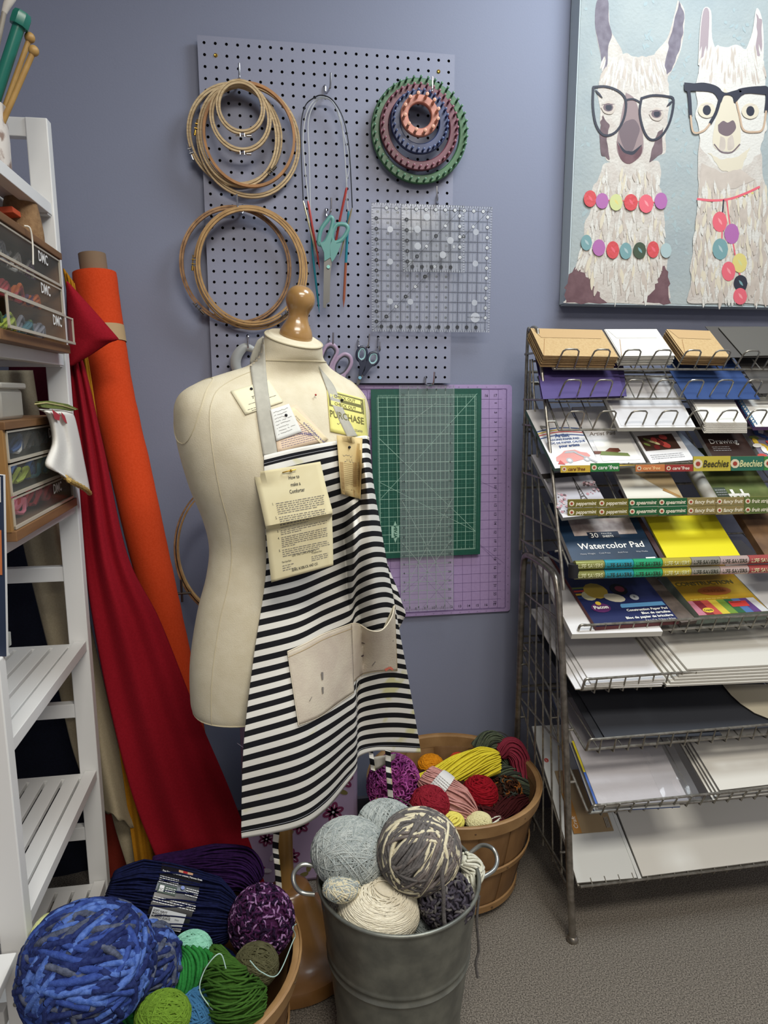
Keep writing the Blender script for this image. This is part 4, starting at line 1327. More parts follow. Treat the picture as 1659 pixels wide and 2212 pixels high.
def flower(cx, cz, s_):
    for k in range(6):
        petal(cx, cz, k * 1.05 + .3, s_, s_ * .62, FM)
        petal(cx + s_ * .35 * math.cos(k * 1.05 + .3), cz + s_ * .35 * math.sin(k * 1.05 + .3), k * 1.05 + .3, s_ * .4, s_ * .1, FW, .0009)
    petal(cx - s_ * .12, cz, 0, s_ * .24, s_ * .24, FW, .0012)
random.seed(5)
for k in range(22):
    flower(fx0 + .03 + (k * .37 % 1) * (fx1 - fx0 - .06), .05 + k * .0285, .021 + .004 * (k % 3))
for k in range(90):
    petal(fx0 + .02 + random.random() * (fx1 - fx0 - .05), random.random() * .68 + .02, random.random() * 6.3, .026, .013, (FO, FW, FO)[k % 3], .0003 + .00001 * k)
for k in range(16):
    x, z, a = fx0 + .03 + random.random() * (fx1 - fx0 - .08), random.random() * .6 + .03, random.uniform(.5, 2.6)
    b.tube([Q(x + .02 * f * math.cos(a + f), z + .03 * f * math.sin(a), .0002) for f in (0, .5, 1, 1.5, 2)], .0005, FW, 4)
b.build('printed_flowers', t, smooth=False)

# ================================================================== big hoop leaning behind the form
c = at(500, 1190, -.10)
t = thing('quilting_hoop', c - Vector((0, 0, .17)), 'large brown wooden quilting hoop standing behind the dress form waist', 'quilting hoop')
b = MB(); band(b, c, .135, .018, .004, MATS['aged_hoop'], 0, .08, rz=.175); b.build('outer_ring', t)
b = MB(); band(b, c, .128, .018, .004, MATS['tan_hoop'], 0, .08, rz=.168); b.build('inner_ring', t)
b = MB(); q = c + Vector((-.135, -.01, -.10))
b.cyl(q + Vector((-.022, 0, 0)), q + Vector((.034, 0, 0)), .0032, MATS['dark_clamp'], 8); b.cyl(q + Vector((-.012, 0, -.022)), q + Vector((-.012, 0, .034)), .0028, MATS['dark_clamp'], 8); b.cyl(q + Vector((.012, 0, -.022)), q + Vector((.012, 0, .034)), .0028, MATS['dark_clamp'], 8)
b.build('screw_clamp', t)

# ================================================================== leaning fabric bolts
def fab(name, c, c2): return mat(name, c, .9, c2=c2, ns=240, bump=.35, bs=600, spec=.15)
ORG = fab('orange_felt', 'cc4620', 'c44019'); REDF = fab('red_felt', '8e1322', '86101e'); MUS = fab('mustard_felt', 'a8741a', 'a06c16'); LIN = fab('linen', 'a1957c', '998d74'); NAVF = fab('navy_felt', '1f2230', '1c1e2a'); RUST = fab('rust_felt', '7a2a1e', '74281c')
def roll(name, label, cat, path, rad, m, Y, core=None, wr=.004, seed=1):
    P = [at(x, y, yy) for (x, y), yy in zip(path, Y)]
    rr = random.Random(seed)
    t = thing(name, P[-1] - Vector((0, 0, rad[-1])), label, cat)
    n = 70
    S = spline(P, n)
    rs = [interp([(i / (len(rad) - 1), r) for i, r in enumerate(rad)], k / n) * (1 + rr.uniform(-1, 1) * wr * 3) for k in range(n + 1)]
    b = MB(); b.tube(S, rs, m, 28)
    o = b.build('rolled_cloth', t, ang=60)
    if core:
        a, c = S[0], (S[0] - S[3]).normalized()
        b = MB(); b.tube([a - c * .02, a + c * .042], core, mat('cardboard_core', '7d6650', .9), 24)
        b.build('cardboard_core', t, ang=50)
    return t, S
t, S = roll('fabric_bolt', 'bright orange felt bolt on a cardboard core leaning on the wall', 'fabric bolt',
     [(204, 590), (222, 720), (246, 860), (283, 1020), (312, 1150), (345, 1290), (378, 1430), (412, 1600), (452, 1760), (500, 1960)],
     [.048, .048, .047, .047, .046, .043, .040, .038, .036, .036], ORG, [-.06, -.07, -.085, -.10, -.115, -.13, -.14, -.15, -.16, -.17], core=.030)
b = MB(); k0 = 8
b.tube(S[k0 - 1:k0 + 2], .0495, mat('paper_band', 'b0946c', .8), 28, cap=False); b.build('paper_band', t)
# the other cloths are drapes between two edges
def drape(name, label, left, right, Yt, m, folds, amp, nu=40, nv=80, cat='fabric', thick=.003, rag=0):
    P0 = at(*left[-1], Yt[-1])
    t = []
    def fn(u, v):
        a, c = cr(left, v), cr(right, v)
        p = a * (1 - u) + c * u
        Y = interp([(i / (len(Yt) - 1), y) for i, y in enumerate(Yt)], v)
        Y -= amp * (math.sin(math.pi * u) * .9 + .35 * math.sin(u * folds * math.pi + v * 2.2))
        return at(p[0], p[1] + (rag * math.sin(u * 23) if v > .99 else 0), Y)
    b = MB(); b.grid(fn, nu, nv, m)
    o = b.build(name, None, solid=thick, ang=180)
    return T(o, label, cat)
drape('fabric_drape', 'deep red felt cloth hanging in a long slanting drape', [(148, 760), (152, 830), (163, 960), (180, 1190), (208, 1380), (245, 1560), (290, 1730), (345, 1870)],
      [(172, 760), (192, 830), (226, 980), (275, 1200), (345, 1340), (425, 1540), (498, 1710), (575, 1915)], [-.19, -.19, -.20, -.21, -.23, -.24, -.26, -.28], REDF, 5, .022)
b = MB()
b.grid(lambda u, v: (lambda a, c: at(a[0] * (1 - u) + c[0] * u, a[1] * (1 - u) + c[1] * u, -.235 - .02 * math.sin(u * 3) * math.sin(v * 3)))((interp([(0, 144), (1, 148)], v), 608 + 182 * v), (interp([(0, 146), (.35, 203), (.68, 257), (.74, 238), (.86, 196), (1, 152)], v), interp([(0, 609), (.35, 672), (.68, 733), (.74, 738), (.86, 766), (1, 792)], v))), 16, 40, REDF)
T(b.build('fabric_corner', None, solid=.003, ang=180), 'pointed red cloth corner sticking out over the orange bolt', 'fabric')
drape('fabric_drape', 'mustard yellow cloth squeezed between the red drape and the orange bolt', [(137, 580), (165, 760), (178, 900), (190, 1080), (200, 1300), (235, 1480), (262, 1650), (292, 1870)],
      [(160, 612), (190, 780), (215, 940), (240, 1080), (258, 1300), (290, 1480), (320, 1650), (350, 1875)], [-.155, -.155, -.16, -.165, -.18, -.19, -.21, -.23], MUS, 6, .010)
drape('fabric_drape', 'beige linen cloth hanging behind the white shelf with a frayed hem', [(-30, 800), (10, 980), (52, 1180), (85, 1320), (125, 1480), (158, 1620), (200, 1735)],
      [(70, 800), (100, 980), (150, 1180), (188, 1320), (225, 1480), (262, 1640), (292, 1790)], [-.12, -.13, -.15, -.17, -.19, -.21, -.23], LIN, 3, .03, rag=4)
drape('fabric_drape', 'narrow beige cloth end below the frayed linen hem', [(228, 1700), (250, 1790), (275, 1870)], [(290, 1700), (298, 1790), (302, 1870)], [-.17, -.19, -.20], LIN, 2, .01)
drape('fabric_drape', 'dark navy cloth filling the space behind the white shelf', [(-90, 1100), (-60, 1500), (-40, 1960)], [(62, 1100), (180, 1500), (225, 1960)], [-.04, -.05, -.06], NAVF, 3, .012)
drape('fabric_drape', 'dark maroon cloth behind the white shelf above the plastic box', [(20, 770), (20, 880), (24, 1190)], [(150, 770), (152, 880), (170, 1190)], [-.04, -.045, -.05], fab('maroon_felt', '4a0f20', '440e1d'), 3, .01)
drape('fabric_drape', 'rust red cloth low behind the white shelf beside the navy yarn', [(196, 1690), (198, 1800), (205, 1900)], [(262, 1730), (285, 1800), (310, 1890)], [-.12, -.13, -.14], RUST, 2, .02)
# ================================================================== white slatted shelf
SX = -.276           # right face of the posts
sh = thing('slatted_shelf', (-.45, -.53, 0), 'tall white wooden shelf with slatted boards standing at the left', 'shelf unit')
ZS = [.14, .415, .718, 1.022, 1.322, 1.608]
YF, YN = -.30, -.775   # far and near frames
PW, PD = .040, .026
LX = SX - .40
def post(x, y, z0, z1, name='post'):
    MB().box((x, y, (z0 + z1) / 2), (PW, PD, z1 - z0), WHITE).build(name, sh, smooth=False, bev=.002)
lean = .0
post(SX - PW / 2, YF - PD / 2 + PD, 0, 1.765); post(LX + PW / 2, YF + PD / 2, 0, 1.765)
post(SX - PW / 2 + .008, YN + PD / 2 - .01, 0, .868); post(LX + PW / 2, YN + PD / 2 - .01, 0, .868)
def rail(y, z, h=.030, d=.020):
    MB().box(((SX + LX) / 2, y, z), (SX - LX - 2 * PW + .002, d, h), WHITE).build('rail', sh, smooth=False, bev=.0015)
rail(YF + PD / 2, 1.748, .034)
for z in (.262, .56, .87): rail(YF + PD / 2, z, .032)
for z in (.30, .60, .881): rail(YN + PD / 2 - .01, z - .03, .03)
for i, z in enumerate(ZS):
    yn = YN + .01 if i < 3 else -.80
    b = MB()
    y0, y1 = yn, YF - .001
    w_ = SX - LX - .012
    if i < 3: w_ -= 0
    b.box(((SX + LX) / 2, y1 - .010, z - .012), (w_, .020, .020), WHITE)
    b.box(((SX + LX) / 2, y0 + .010, z - .012), (w_, .020, .020), WHITE)
    xr = SX - .004
    b.box((xr - .0125, (y0 + y1) / 2, z - .008), (.025, y1 - y0, .022), WHITE)
    x = xr - .032
    while x > LX + .02:
        b.box((x - .0145, (y0 + y1) / 2, z - .006), (.029, y1 - y0 - .030, .010), WHITE)
        x -= .036
    b.build('slatted_board', sh, smooth=False, bev=.001)
for y, z in ((YN - .012, .30), (YN - .012, .62)):
    MB().lathe((SX - PW / 2 + .002, YN - .0232 + PD / 2 - .0005, z), [(.0045, 0), (.004, .0015), (.002, .0008), (0, .0008)], mat('screw_grey', '8a8a86', .4, metal=.8), 12, ax=(0, -1, 0)).build('screw', sh)

sh2 = thing('slatted_shelf', (-.50, -1.0, 0), 'second white slatted shelf end at the left edge in front of the tall one', 'shelf unit')
b = MB()
for z in (.405,):
    b.box((-.375, -.93, z), (.20, .24, .016), WHITE)
b.build('board', sh2, smooth=False, bev=.0015)
b = MB()
for k in range(6): b.box((-.335 - k * .036, -.95, .13), (.029, .26, .010), WHITE)
b.box((-.40, -.828, .124), (.2, .02, .02), WHITE); b.box((-.40, -1.07, .124), (.2, .02, .02), WHITE)
b.build('slatted_board', sh2, smooth=False, bev=.001)
for y in (-.825, -1.08):
    MB().box((-.46, y, .28), (.03, .024, .56), WHITE).build('post', sh2, smooth=False, bev=.002)

# picture panel at the left edge
t = thing('picture_panel', at(-20, 1415, -.768), 'white edged panel with orange and navy face standing on the shelf at the left edge', 'panel')
q = [at(-60, 1020, -.768), at(7, 1027, -.768), at(14, 1418, -.768), at(-60, 1418, -.768)]
MB().slab(q, (0, 1, 0), .008, mat('panel_navy', '1f2c44', .6), WHITE).build('panel_sheet', t, smooth=False)
b = MB()
q2 = [at(-60, 1145, -.7695), at(3, 1145, -.7695), at(5, 1242, -.7695), at(-60, 1242, -.7695)]
b.add(q2, [(0, 1, 2, 3)], mat('panel_orange', 'b86a3c', .6))
q2 = [at(-60, 1030, -.7695), at(1, 1030, -.7695), at(2, 1085, -.7695), at(-60, 1085, -.7695)]
b.add(q2, [(0, 1, 2, 3)], mat('panel_white', 'd8d8d4', .6))
b.build('printed_face', t, smooth=False)
t = T(MB().tube([at(17, 1366, -.72), at(18, 1392, -.72), at(14, 1400, -.72), at(13, 1414, -.72)], [.004, .0045, .0015, .006], mat('clear_glass_knob', 'c8ccc8', .1, alpha=.4), 12).build('glass_stopper'), 'small clear glass stopper on the shelf by the panel', 'stopper')

# ================================================================== thread cabinets
OAK = mat('cabinet_oak', '7d5a38', .5, c2='644526', ns=30, stretch=(1, .15, 2), bump=.1)
OAK2 = mat('cabinet_side', '96703e', .5, c2='8b6636', ns=12)
CLP = mat('drawer_clear', 'a4a6a0', .12, alpha=.09, spec=.8); CLE = mat('drawer_edge', 'b8b0a0', .3, alpha=.9)
INS = mat('cabinet_inside', '2a2520', .8)
def cabinet(label, near, far, z0, z1, depth, nd, drawn, words_):
    """near/far: (x, y) of the drawer front's ends"""
    n = Vector((near[0], near[1], 0)); f = Vector((far[0], far[1], 0))
    U = (f - n); W = U.length; U.normalize()
    NRM = Vector((U.y, -U.x, 0))           # out of the front
    A = lambda u, z, o=0: n + U * u + NRM * o + Vector((0, 0, z))
    t = thing('thread_cabinet', A(W / 2, z0, -depth / 2), label, 'cabinet')
    rot = Matrix((U, -NRM, Vector((0, 0, 1)))).transposed()
    def bx(b, u0, u1, z0_, z1_, o0, o1, m):
        b.box((A((u0 + u1) / 2, (z0_ + z1_) / 2, (o0 + o1) / 2)), (abs(u1 - u0), abs(o1 - o0), z1_ - z0_), m, rot=rot)
    tk = .012
    b = MB()
    bx(b, 0, W, z1 - tk, z1, -depth, .004, OAK); bx(b, 0, W, z0, z0 + tk + .004, -depth, .006, OAK)
    bx(b, 0, .010, z0 + tk, z1 - tk, -depth, 0, OAK2); bx(b, W - .008, W, z0 + tk, z1 - tk, -depth, 0, OAK)
    bx(b, 0, W, z0, z1, -depth, -depth + .006, INS)
    b.build('case', t, smooth=False, bev=.001)
    H = (z1 - z0 - 2 * tk - .004) / nd
    for k in range(nd):
        d = .0 + (drawn if k == nd - 1 else 0)
        dz = z1 - tk - (k + 1) * H + .001
        b = MB()
        ua, ub = .011, W - .009
        if k == nd - 1 and drawn: ub += .008; ua += .0
        bx(b, ua, ub, dz, dz + H - .003, d - .002, d, CLP)
        bx(b, ua, ub, dz, dz + .0045, d - .001, d + .003, CLE); bx(b, ua, ub, dz + H - .006, dz + H - .003, d - .001, d + .001, CLE)
        bx(b, ua, ua + .003, dz, dz + H - .003, d - .001, d + .002, CLE); bx(b, ub - .003, ub, dz, dz + H - .003, d - .001, d + .002, CLE)
        bx(b, ua, ub, dz, dz + .002, -depth + .02, d, CLP)
        dr = b.build('drawer', t, smooth=False)
        if words_[k]:
            b = MB()
            b.text(words_[k], lambda x, y: A(x, dz + y, d + .0012), (ua + ub) * .62, H * .50, .017 if H > .05 else .013, mat('drawer_letter', 'dedcd8', .6), 'L', bold=.02)
            b.build('lettering', dr, smooth=False)
    return t, A, W, H, tk
def bundle(c, s_, m, tag, label, group, m2=None):
    b = MB()
    for k in range(7):
        a = random.uniform(-.5, .5); o = Vector((random.uniform(-s_, s_) * .35, random.uniform(-s_, s_) * .5, 0))
        b.tube(spline([c + o + Vector((0, -s_, .003)), c + o + Vector((.004, -s_ * .2, s_ * .5 + a * s_)), c + o + Vector((0, s_ * .5, s_ * .7)), c + o + Vector((-.004, s_, .004))], 8), .0035, random.choice((m, m2 or m)), 6)
    return T(b.build('floss_bundle'), label, 'embroidery floss', group)
FP = {k: mat('floss_' + k, c, .7) for k, c in dict(red='a8303a', pink='c46a7c', green='5f7a4c', lime='9aa83c', blue='3c5a8c', teal='3a6a74', yellow='c8a040', orange='cf6a2c', white='c8c4bc', purple='6a4468', grey='808088').items()}
# upper cabinet
near, far = (-.258, -.705), (-.262, -.338)
t, A, W, H, tk = cabinet('upper oak thread cabinet with three clear drawers on the tall white shelf', near, far, 1.3245, 1.512, .26, 3, .014, ['DMC', 'DMC', 'DMC'])
for row, (names, lab) in enumerate(((('purple', 'grey', 'white', 'white'), 'top'), (('purple', 'red', 'red', 'orange'), 'middle'), (('green', 'lime', 'teal', 'grey'), 'bottom'))):
    for k, nme in enumerate(names):
        c = A(.05 + k * .075 + .02, 1.512 - tk - (row + 1) * H + .008, -.035)
        bundle(c, .030, FP[nme], '', 'floss bundle behind the %s drawer front of the upper cabinet' % lab, 'floss in the %s drawer of the upper cabinet' % lab, FP[names[(k + 1) % 4]])
# lower cabinet
near, far = (-.262, -.705), (-.268, -.352)
t, A, W, H, tk = cabinet('lower oak thread cabinet turned slightly with red and blue floss inside', near, far, 1.0255, 1.206, .24, 3, 0, ['DMC', '', 'DMC'])
for row, (names, lab) in enumerate(((('teal', 'blue', 'white', 'grey'), 'top'), (('green', 'lime', 'blue', 'teal'), 'middle'), (('pink', 'pink', 'red', 'red'), 'bottom'))):
    for k, nme in enumerate(names):
        c = A(.05 + k * .075 + .02, 1.206 - tk - (row + 1) * H + .008, -.035)
        bundle(c, .030, FP[nme], '', 'floss bundle behind the %s drawer front of the lower cabinet' % lab, 'floss in the %s drawer of the lower cabinet' % lab, FP[names[(k + 1) % 4]])
# burlap bag on the upper cabinet, string
b = MB()
BURL = mat('burlap', '8a6c4a', .9, c2='7a5c3c', ns=120, bump=.5, bs=300)
c = at(44, 510, -.40)
zb = 1.5125
prof = [(.034, 0), (.036, .02), (.031, .06), (.024, .09), (.012, .102), (0, .104)]
b.lathe((-.31, -.385, zb), [tuple(cr(prof, i / 20)) for i in range(21)], BURL, 24, e=(1, .8))
T(b.build('burlap_pouch'), 'brown burlap pouch standing on the upper thread cabinet', 'pouch')
T(MB().tube(spline([(-.2555, -.55, 1.5145), (-.2485, -.545, 1.512), (-.2480, -.54, 1.49), (-.2475, -.548, 1.455)], 20), .0013, mat('white_string', 'd8d4c8', .8), 6).build('string'), 'white string hanging over the top edge of the upper cabinet', 'string')
T(MB().slab([at(-30, 449, -.45), at(26, 445, -.45), at(28, 458, -.45), at(-30, 462, -.45)], (0, 1, 0), .05, mat('orange_box', 'c8502c', .6)).build('cardboard_box', bev=.001), 'orange red box end beside the burlap pouch', 'box')
# plastic box
zc = 1.2065
PLB = mat('frosted_plastic', 'b9b6ac', .3, alpha=.55)
t = thing('plastic_box', (-.35, -.60, zc), 'frosted plastic box with lid on the lower thread cabinet', 'plastic box')
b = MB(); b.box((-.348, -.60, zc + .024), (.135, .10, .048), PLB); b.build('tub', t, bev=.006)
b = MB(); b.box((-.348, -.60, zc + .053), (.145, .11, .010), PLB); b.build('lid', t, bev=.003)
T(MB().box((-.33, -.625, zc + .016), (.03, .03, .024), mat('soap_block', 'cbbf9c', .6)).build('cream_block', bev=.003), 'small cream block inside the frosted plastic box', 'block')
# white glove like cloth hanging over the lower cabinet
WCL = mat('white_glove_cloth', 'dedbd4', .85, bump=.2, bs=200); GTR = mat('gold_trim', 'b89a58', .6, c2='a08444', ns=200, bump=.6); LEAF = mat('leaf_print', '5c6a2c', .7, c2='6f7a38', ns=60)
t = thing('cloth_doll_sleeve', at(150, 1066, -.5), 'white cloth sleeve with gold frayed trim hanging over the lower cabinet', 'cloth')
L_ = [(82, 884), (100, 894), (110, 925), (112, 960), (98, 1003), (118, 1015), (133, 1026)]
R_ = [(150, 888), (160, 900), (170, 940), (180, 990), (190, 1040), (194, 1062), (194, 1066)]
b = MB()
def slv(u, v):
    a, c = cr(L_, v), cr(R_, v)
    p = a * (1 - u) + c * u
    X = -.248 if v > .12 else interp([(0, -.285), (.12, -.248)], v)
    q = atx(p[0], p[1], X + .012 * math.sin(math.pi * u) + .004 * math.sin(u * 11))
    return q
b.grid(slv, 24, 40, WCL)
b.build('sleeve', t, solid=.002, ang=180)
b = MB()
b.tube(spline([slv(0, .985) + Vector((.003, 0, 0)), slv(.2, 1) + Vector((.004, 0, -.004)), slv(.5, 1) + Vector((.005, 0, -.002)), slv(.8, 1) + Vector((.004, 0, 0)), slv(1, 1)], 30), [.0045 + .0012 * math.sin(k * 2.1) for k in range(31)], GTR, 8)
b.build('frayed_trim', t)
b = MB()
for pts in (((112, 884), (130, 897), (128, 909), (118, 905)), ((132, 890), (142, 900), (150, 918), (140, 912), (134, 902))):
    b.add([atx(x, y, -.2335) for x, y in pts], [tuple(range(len(pts)))], FP['red'])
b.build('red_print', t, smooth=False)
b = MB()
lf = [(75, 868), (100, 866), (140, 873), (163, 884), (150, 888), (128, 884), (104, 882), (82, 880)]
b.slab([atx(x, y, -.252) for x, y in lf], (1, 0, 0), .006, LEAF)
b.tube([atx(x, y, -.245) for x, y in ((75, 873), (100, 870), (135, 876), (163, 885))], .0012, mat('leaf_edge', 'b8ae78', .7), 6)
T(b.build('leaf_ornament', bev=.001), 'green leaf shaped cloth ornament lying on top of the white sleeve', 'ornament')
# jar with needles on the top shelf
zt = ZS[5] - .001
t = thing('needle_jar', (-.352, -.47, zt), 'white patterned jar on the top shelf full of knitting needles', 'jar')
JR = mat('jar_glaze', 'cfc8c0', .3, c2='8a7468', ns=30, lohi=(.55, .62))
jc = Vector((-.338, -.47, zt))
b = MB(); b.lathe(jc, [(.040, 0), (.044, .01), (.045, .06), (.043, .115), (.039, .112), (.040, .02), (0, .012)], JR, 36); b.build('jar_body', t)
def stick(name, label, cat, a, c, r, m, head=None, hm=None, kind='ball'):
    t = thing(name, a, label, cat)
    MB().tube([a, a.lerp(c, .1), a.lerp(c, .9), c], [r * .3, r, r, r], m, 14).build('shaft', t)
    d = (c - a).normalized()
    if kind == 'ball': MB().ball(c + d * head * .6, head, hm or m, 14).build('head', t)
    elif kind == 'cap':
        MB().lathe(c - d * .004, [(r * 1.55, 0), (r * 1.6, .002), (r * 1.6, .016), (r * 1.35, .022), (0, .023)], hm or m, 8, ax=d).build('end_cap', t)
GR = mat('teal_green_plastic', '1f6a5c', .3); BAM = mat('bamboo', 'b08c50', .5, c2='9c7840', ns=30)
base = jc + Vector((0, 0, .016))
stick('knitting_needle', 'thick teal green knitting needle with a hexagon cap', 'knitting needle', base + Vector((-.015, .0, 0)), at(42, 52, -.47), .0095, GR, kind='cap')
stick('knitting_needle', 'upper bamboo knitting needle with a round wooden head', 'knitting needle', base + Vector((-.005, .012, 0)), at(62, 88, -.455), .0042, BAM, .0085)
stick('knitting_needle', 'lower bamboo knitting needle with a round wooden head leaning furthest right', 'knitting needle', base + Vector((.004, -.006, 0)), at(70, 116, -.475), .0046, BAM, .0085)
stick('paint_brush', 'pale handled brush sticking up at the top left corner', 'brush', base + Vector((-.02, .01, 0)), at(10, 22, -.44), .004, mat('brush_handle', '8c8478', .5), kind='none')
b = MB(); b.tube([at(8, 30, -.44), at(14, 14, -.44), at(24, -6, -.44), at(30, -22, -.44)], [.004, .006, .008, .005], mat('brush_hair', 'c8c2b8', .9), 10)
T(b.build('brush_head'), 'whitish brush hair tuft at the top left corner', 'brush')
# ================================================================== yarn makers
def ym(name, c, c2=None): return mat('yarn_' + name, c, .95, c2=c2, ns=140, bump=.5, bs=500, spec=.1)
VESSELS = []
def fitin(c, r):
    """slide a ball along its sight line until it lies inside its basket or pail"""
    for vc, rim, Rv in VESSELS:
        if (c.xy - Vector(vc[:2])).length > Rv + .03 or c.z - r[2] > rim: continue
        best = None
        for k in range(-60, 61):
            Y = c.y + k * .002
            q = CAM + (c - CAM) * ((Y - CAM.y) / (c.y - CAM.y))
            d = q.xy - Vector(vc[:2])
            need = d.length + (r[0] + r[1]) / 2 * (1 if q.z < rim + .01 else .8) - (Rv - .004)
            cost = max(need, 0) * 20 + abs(k) * .002
            if best is None or cost < best[0]: best = (cost, q)
        return best[1]
    return c
def yball(label, c, r, sr, n, pal, jit=.05, name='yarn_ball', axis=None, spread=.5, seed=1, core=None, group=None, wob=.03, rot=None, sides=5, run=3, fuzz=0, cat='yarn', segs=30, extra=None, grpn=None, lump=0):
    """ball wound from n turns of yarn; pal = materials, axis = None winds all ways"""
    rr = np.random.default_rng(seed)
    if np.isscalar(r): r = (r, r, r)
    c = fitin(Vector(c), r)
    b = MB()
    RM = rot or Matrix.Identity(3)
    b.ball(c, tuple(x * .97 - sr * .6 for x in r), core or pal[0], 24, rot=RM)
    RN = np.array(RM)
    cm = pal[0]
    grp = None
    for i in range(n):
        if i % run == 0:
            cm = pal[rr.integers(len(pal))]
        gs = max(6, n // 9) if grpn is None else grpn
        if axis is None:
            if i % gs == 0:
                grp = rr.normal(size=3); grp /= np.linalg.norm(grp)
            a = grp + rr.normal(size=3) * jit
        else:
            a = np.array(axis, float) + rr.normal(size=3) * spread
        a /= np.linalg.norm(a)
        u = np.cross(a, [0.3, .2, .9]); u /= np.linalg.norm(u)
        v = np.cross(a, u)
        h = (-.62 + 1.24 * (i % gs) / gs + rr.uniform(-.03, .03)) if axis is None else rr.uniform(-.93, .93)
        q = math.sqrt(1 - h * h)
        t = np.linspace(0, 2 * math.pi, segs, endpoint=False)
        D = a * h + q * (np.cos(t)[:, None] * u + np.sin(t)[:, None] * v)
        ph = rr.uniform(0, 6)
        D = D * (1 + wob * np.sin(t * 3 + ph)[:, None] * .6 + rr.uniform(-.5, 1) * sr / max(r))
        P = (D * np.array(r)) @ RN.T + np.array(c)
        if run < 0:       # colour changes along the strand
            k0 = 0
            while k0 < segs:
                k1 = min(k0 + rr.integers(7, 20), segs)
                idx = [k % segs for k in range(k0, k1 + 1)]
                b.tube(P[idx], sr * (1 + lump * rr.uniform(-1, 1, len(idx))), pal[rr.integers(len(pal))], sides, cap=False)
                k0 = k1
        else:
            b.tube(P, sr * (1 + lump * rr.uniform(-1, 1, len(P))) if lump else sr, cm, sides, closed=True)
    for e in extra or []: b.tube(e[0], e[1], e[2], 6)
    return T(b.build(name, ang=180), label, cat, group)
def yfuzz(label, c, r, sr, n, pal, L=.02, seed=1, name='yarn_ball', rot=None, curl=1.0):
    """bumpy or eyelash yarn: short looping curls over an ellipsoid"""
    rr = np.random.default_rng(seed)
    if np.isscalar(r): r = (r, r, r)
    c = np.array(fitin(Vector(c), r), float)
    RN = np.array(rot) if rot else np.eye(3)
    b = MB(); b.ball(Vector(c), tuple(x * .93 for x in r), pal[0], 24, rot=rot)
    for i in range(n):
        d = rr.normal(size=3); d /= np.linalg.norm(d)
        s_ = rr.normal(size=3); s_ -= d * s_.dot(d); s_ /= np.linalg.norm(s_)
        w_ = np.cross(d, s_)
        P = []
        for k in range(6):
            f = k / 5
            o = s_ * (f - .5) * L + w_ * math.sin(f * 6.3) * L * .25 * curl
            base = d * np.array(r)
            P.append((base + o + d * (math.sin(math.pi * f) * L * .35 * curl)) @ RN.T + c)
        b.tube(P, [sr * .5, sr, sr, sr, sr, sr * .5], pal[rr.integers(len(pal))], 5)
    return T(b.build(name, ang=180), label, 'yarn')
def hank(label, path, Rr, sr, n, pal, twist=1.0, seed=1, name='yarn_hank', flat=1.0, root=None, part=None, wob=.1, segs=30, tie=None):
    rr = np.random.default_rng(seed)
    S = np.array([tuple(p) for p in spline(path, segs)])
    tg = np.gradient(S, axis=0); tg /= np.linalg.norm(tg, axis=1, keepdims=True)
    up = np.array([0, 0, 1.])
    u = np.cross(tg, up); u /= np.linalg.norm(u, axis=1, keepdims=True) + 1e-9
    v = np.cross(u, tg)
    if callable(Rr): RR = np.array([Rr(k / segs) for k in range(segs + 1)])
    else: RR = np.array([interp([(i / (len(Rr) - 1), q) for i, q in enumerate(Rr)], k / segs) for k in range(segs + 1)])
    b = MB()
    b.tube(S, np.maximum(RR * .9 - sr, .001), pal[0], 14, flat=flat)
    t = np.linspace(0, 1, segs + 1)
    for i in range(n):
        a = 2 * math.pi * i / n + rr.uniform(-.1, .1)
        ph = rr.uniform(0, 6)
        an = a + twist * 2 * math.pi * t + wob * np.sin(t * 7 + ph)
        q = RR * (1 + rr.uniform(-.07, .05))
        P = S + q[:, None] * (u * np.cos(an)[:, None] + flat * v * np.sin(an)[:, None])
        b.tube(P, sr, pal[rr.integers(len(pal))], 5)
    if root is not None: return b.build(part, root, ang=180)
    return T(b.build(name, ang=180), label, 'yarn')
Rz = lambda x, y, z: (Matrix.Rotation(R(z), 3, 'Z') @ Matrix.Rotation(R(y), 3, 'Y') @ Matrix.Rotation(R(x), 3, 'X'))

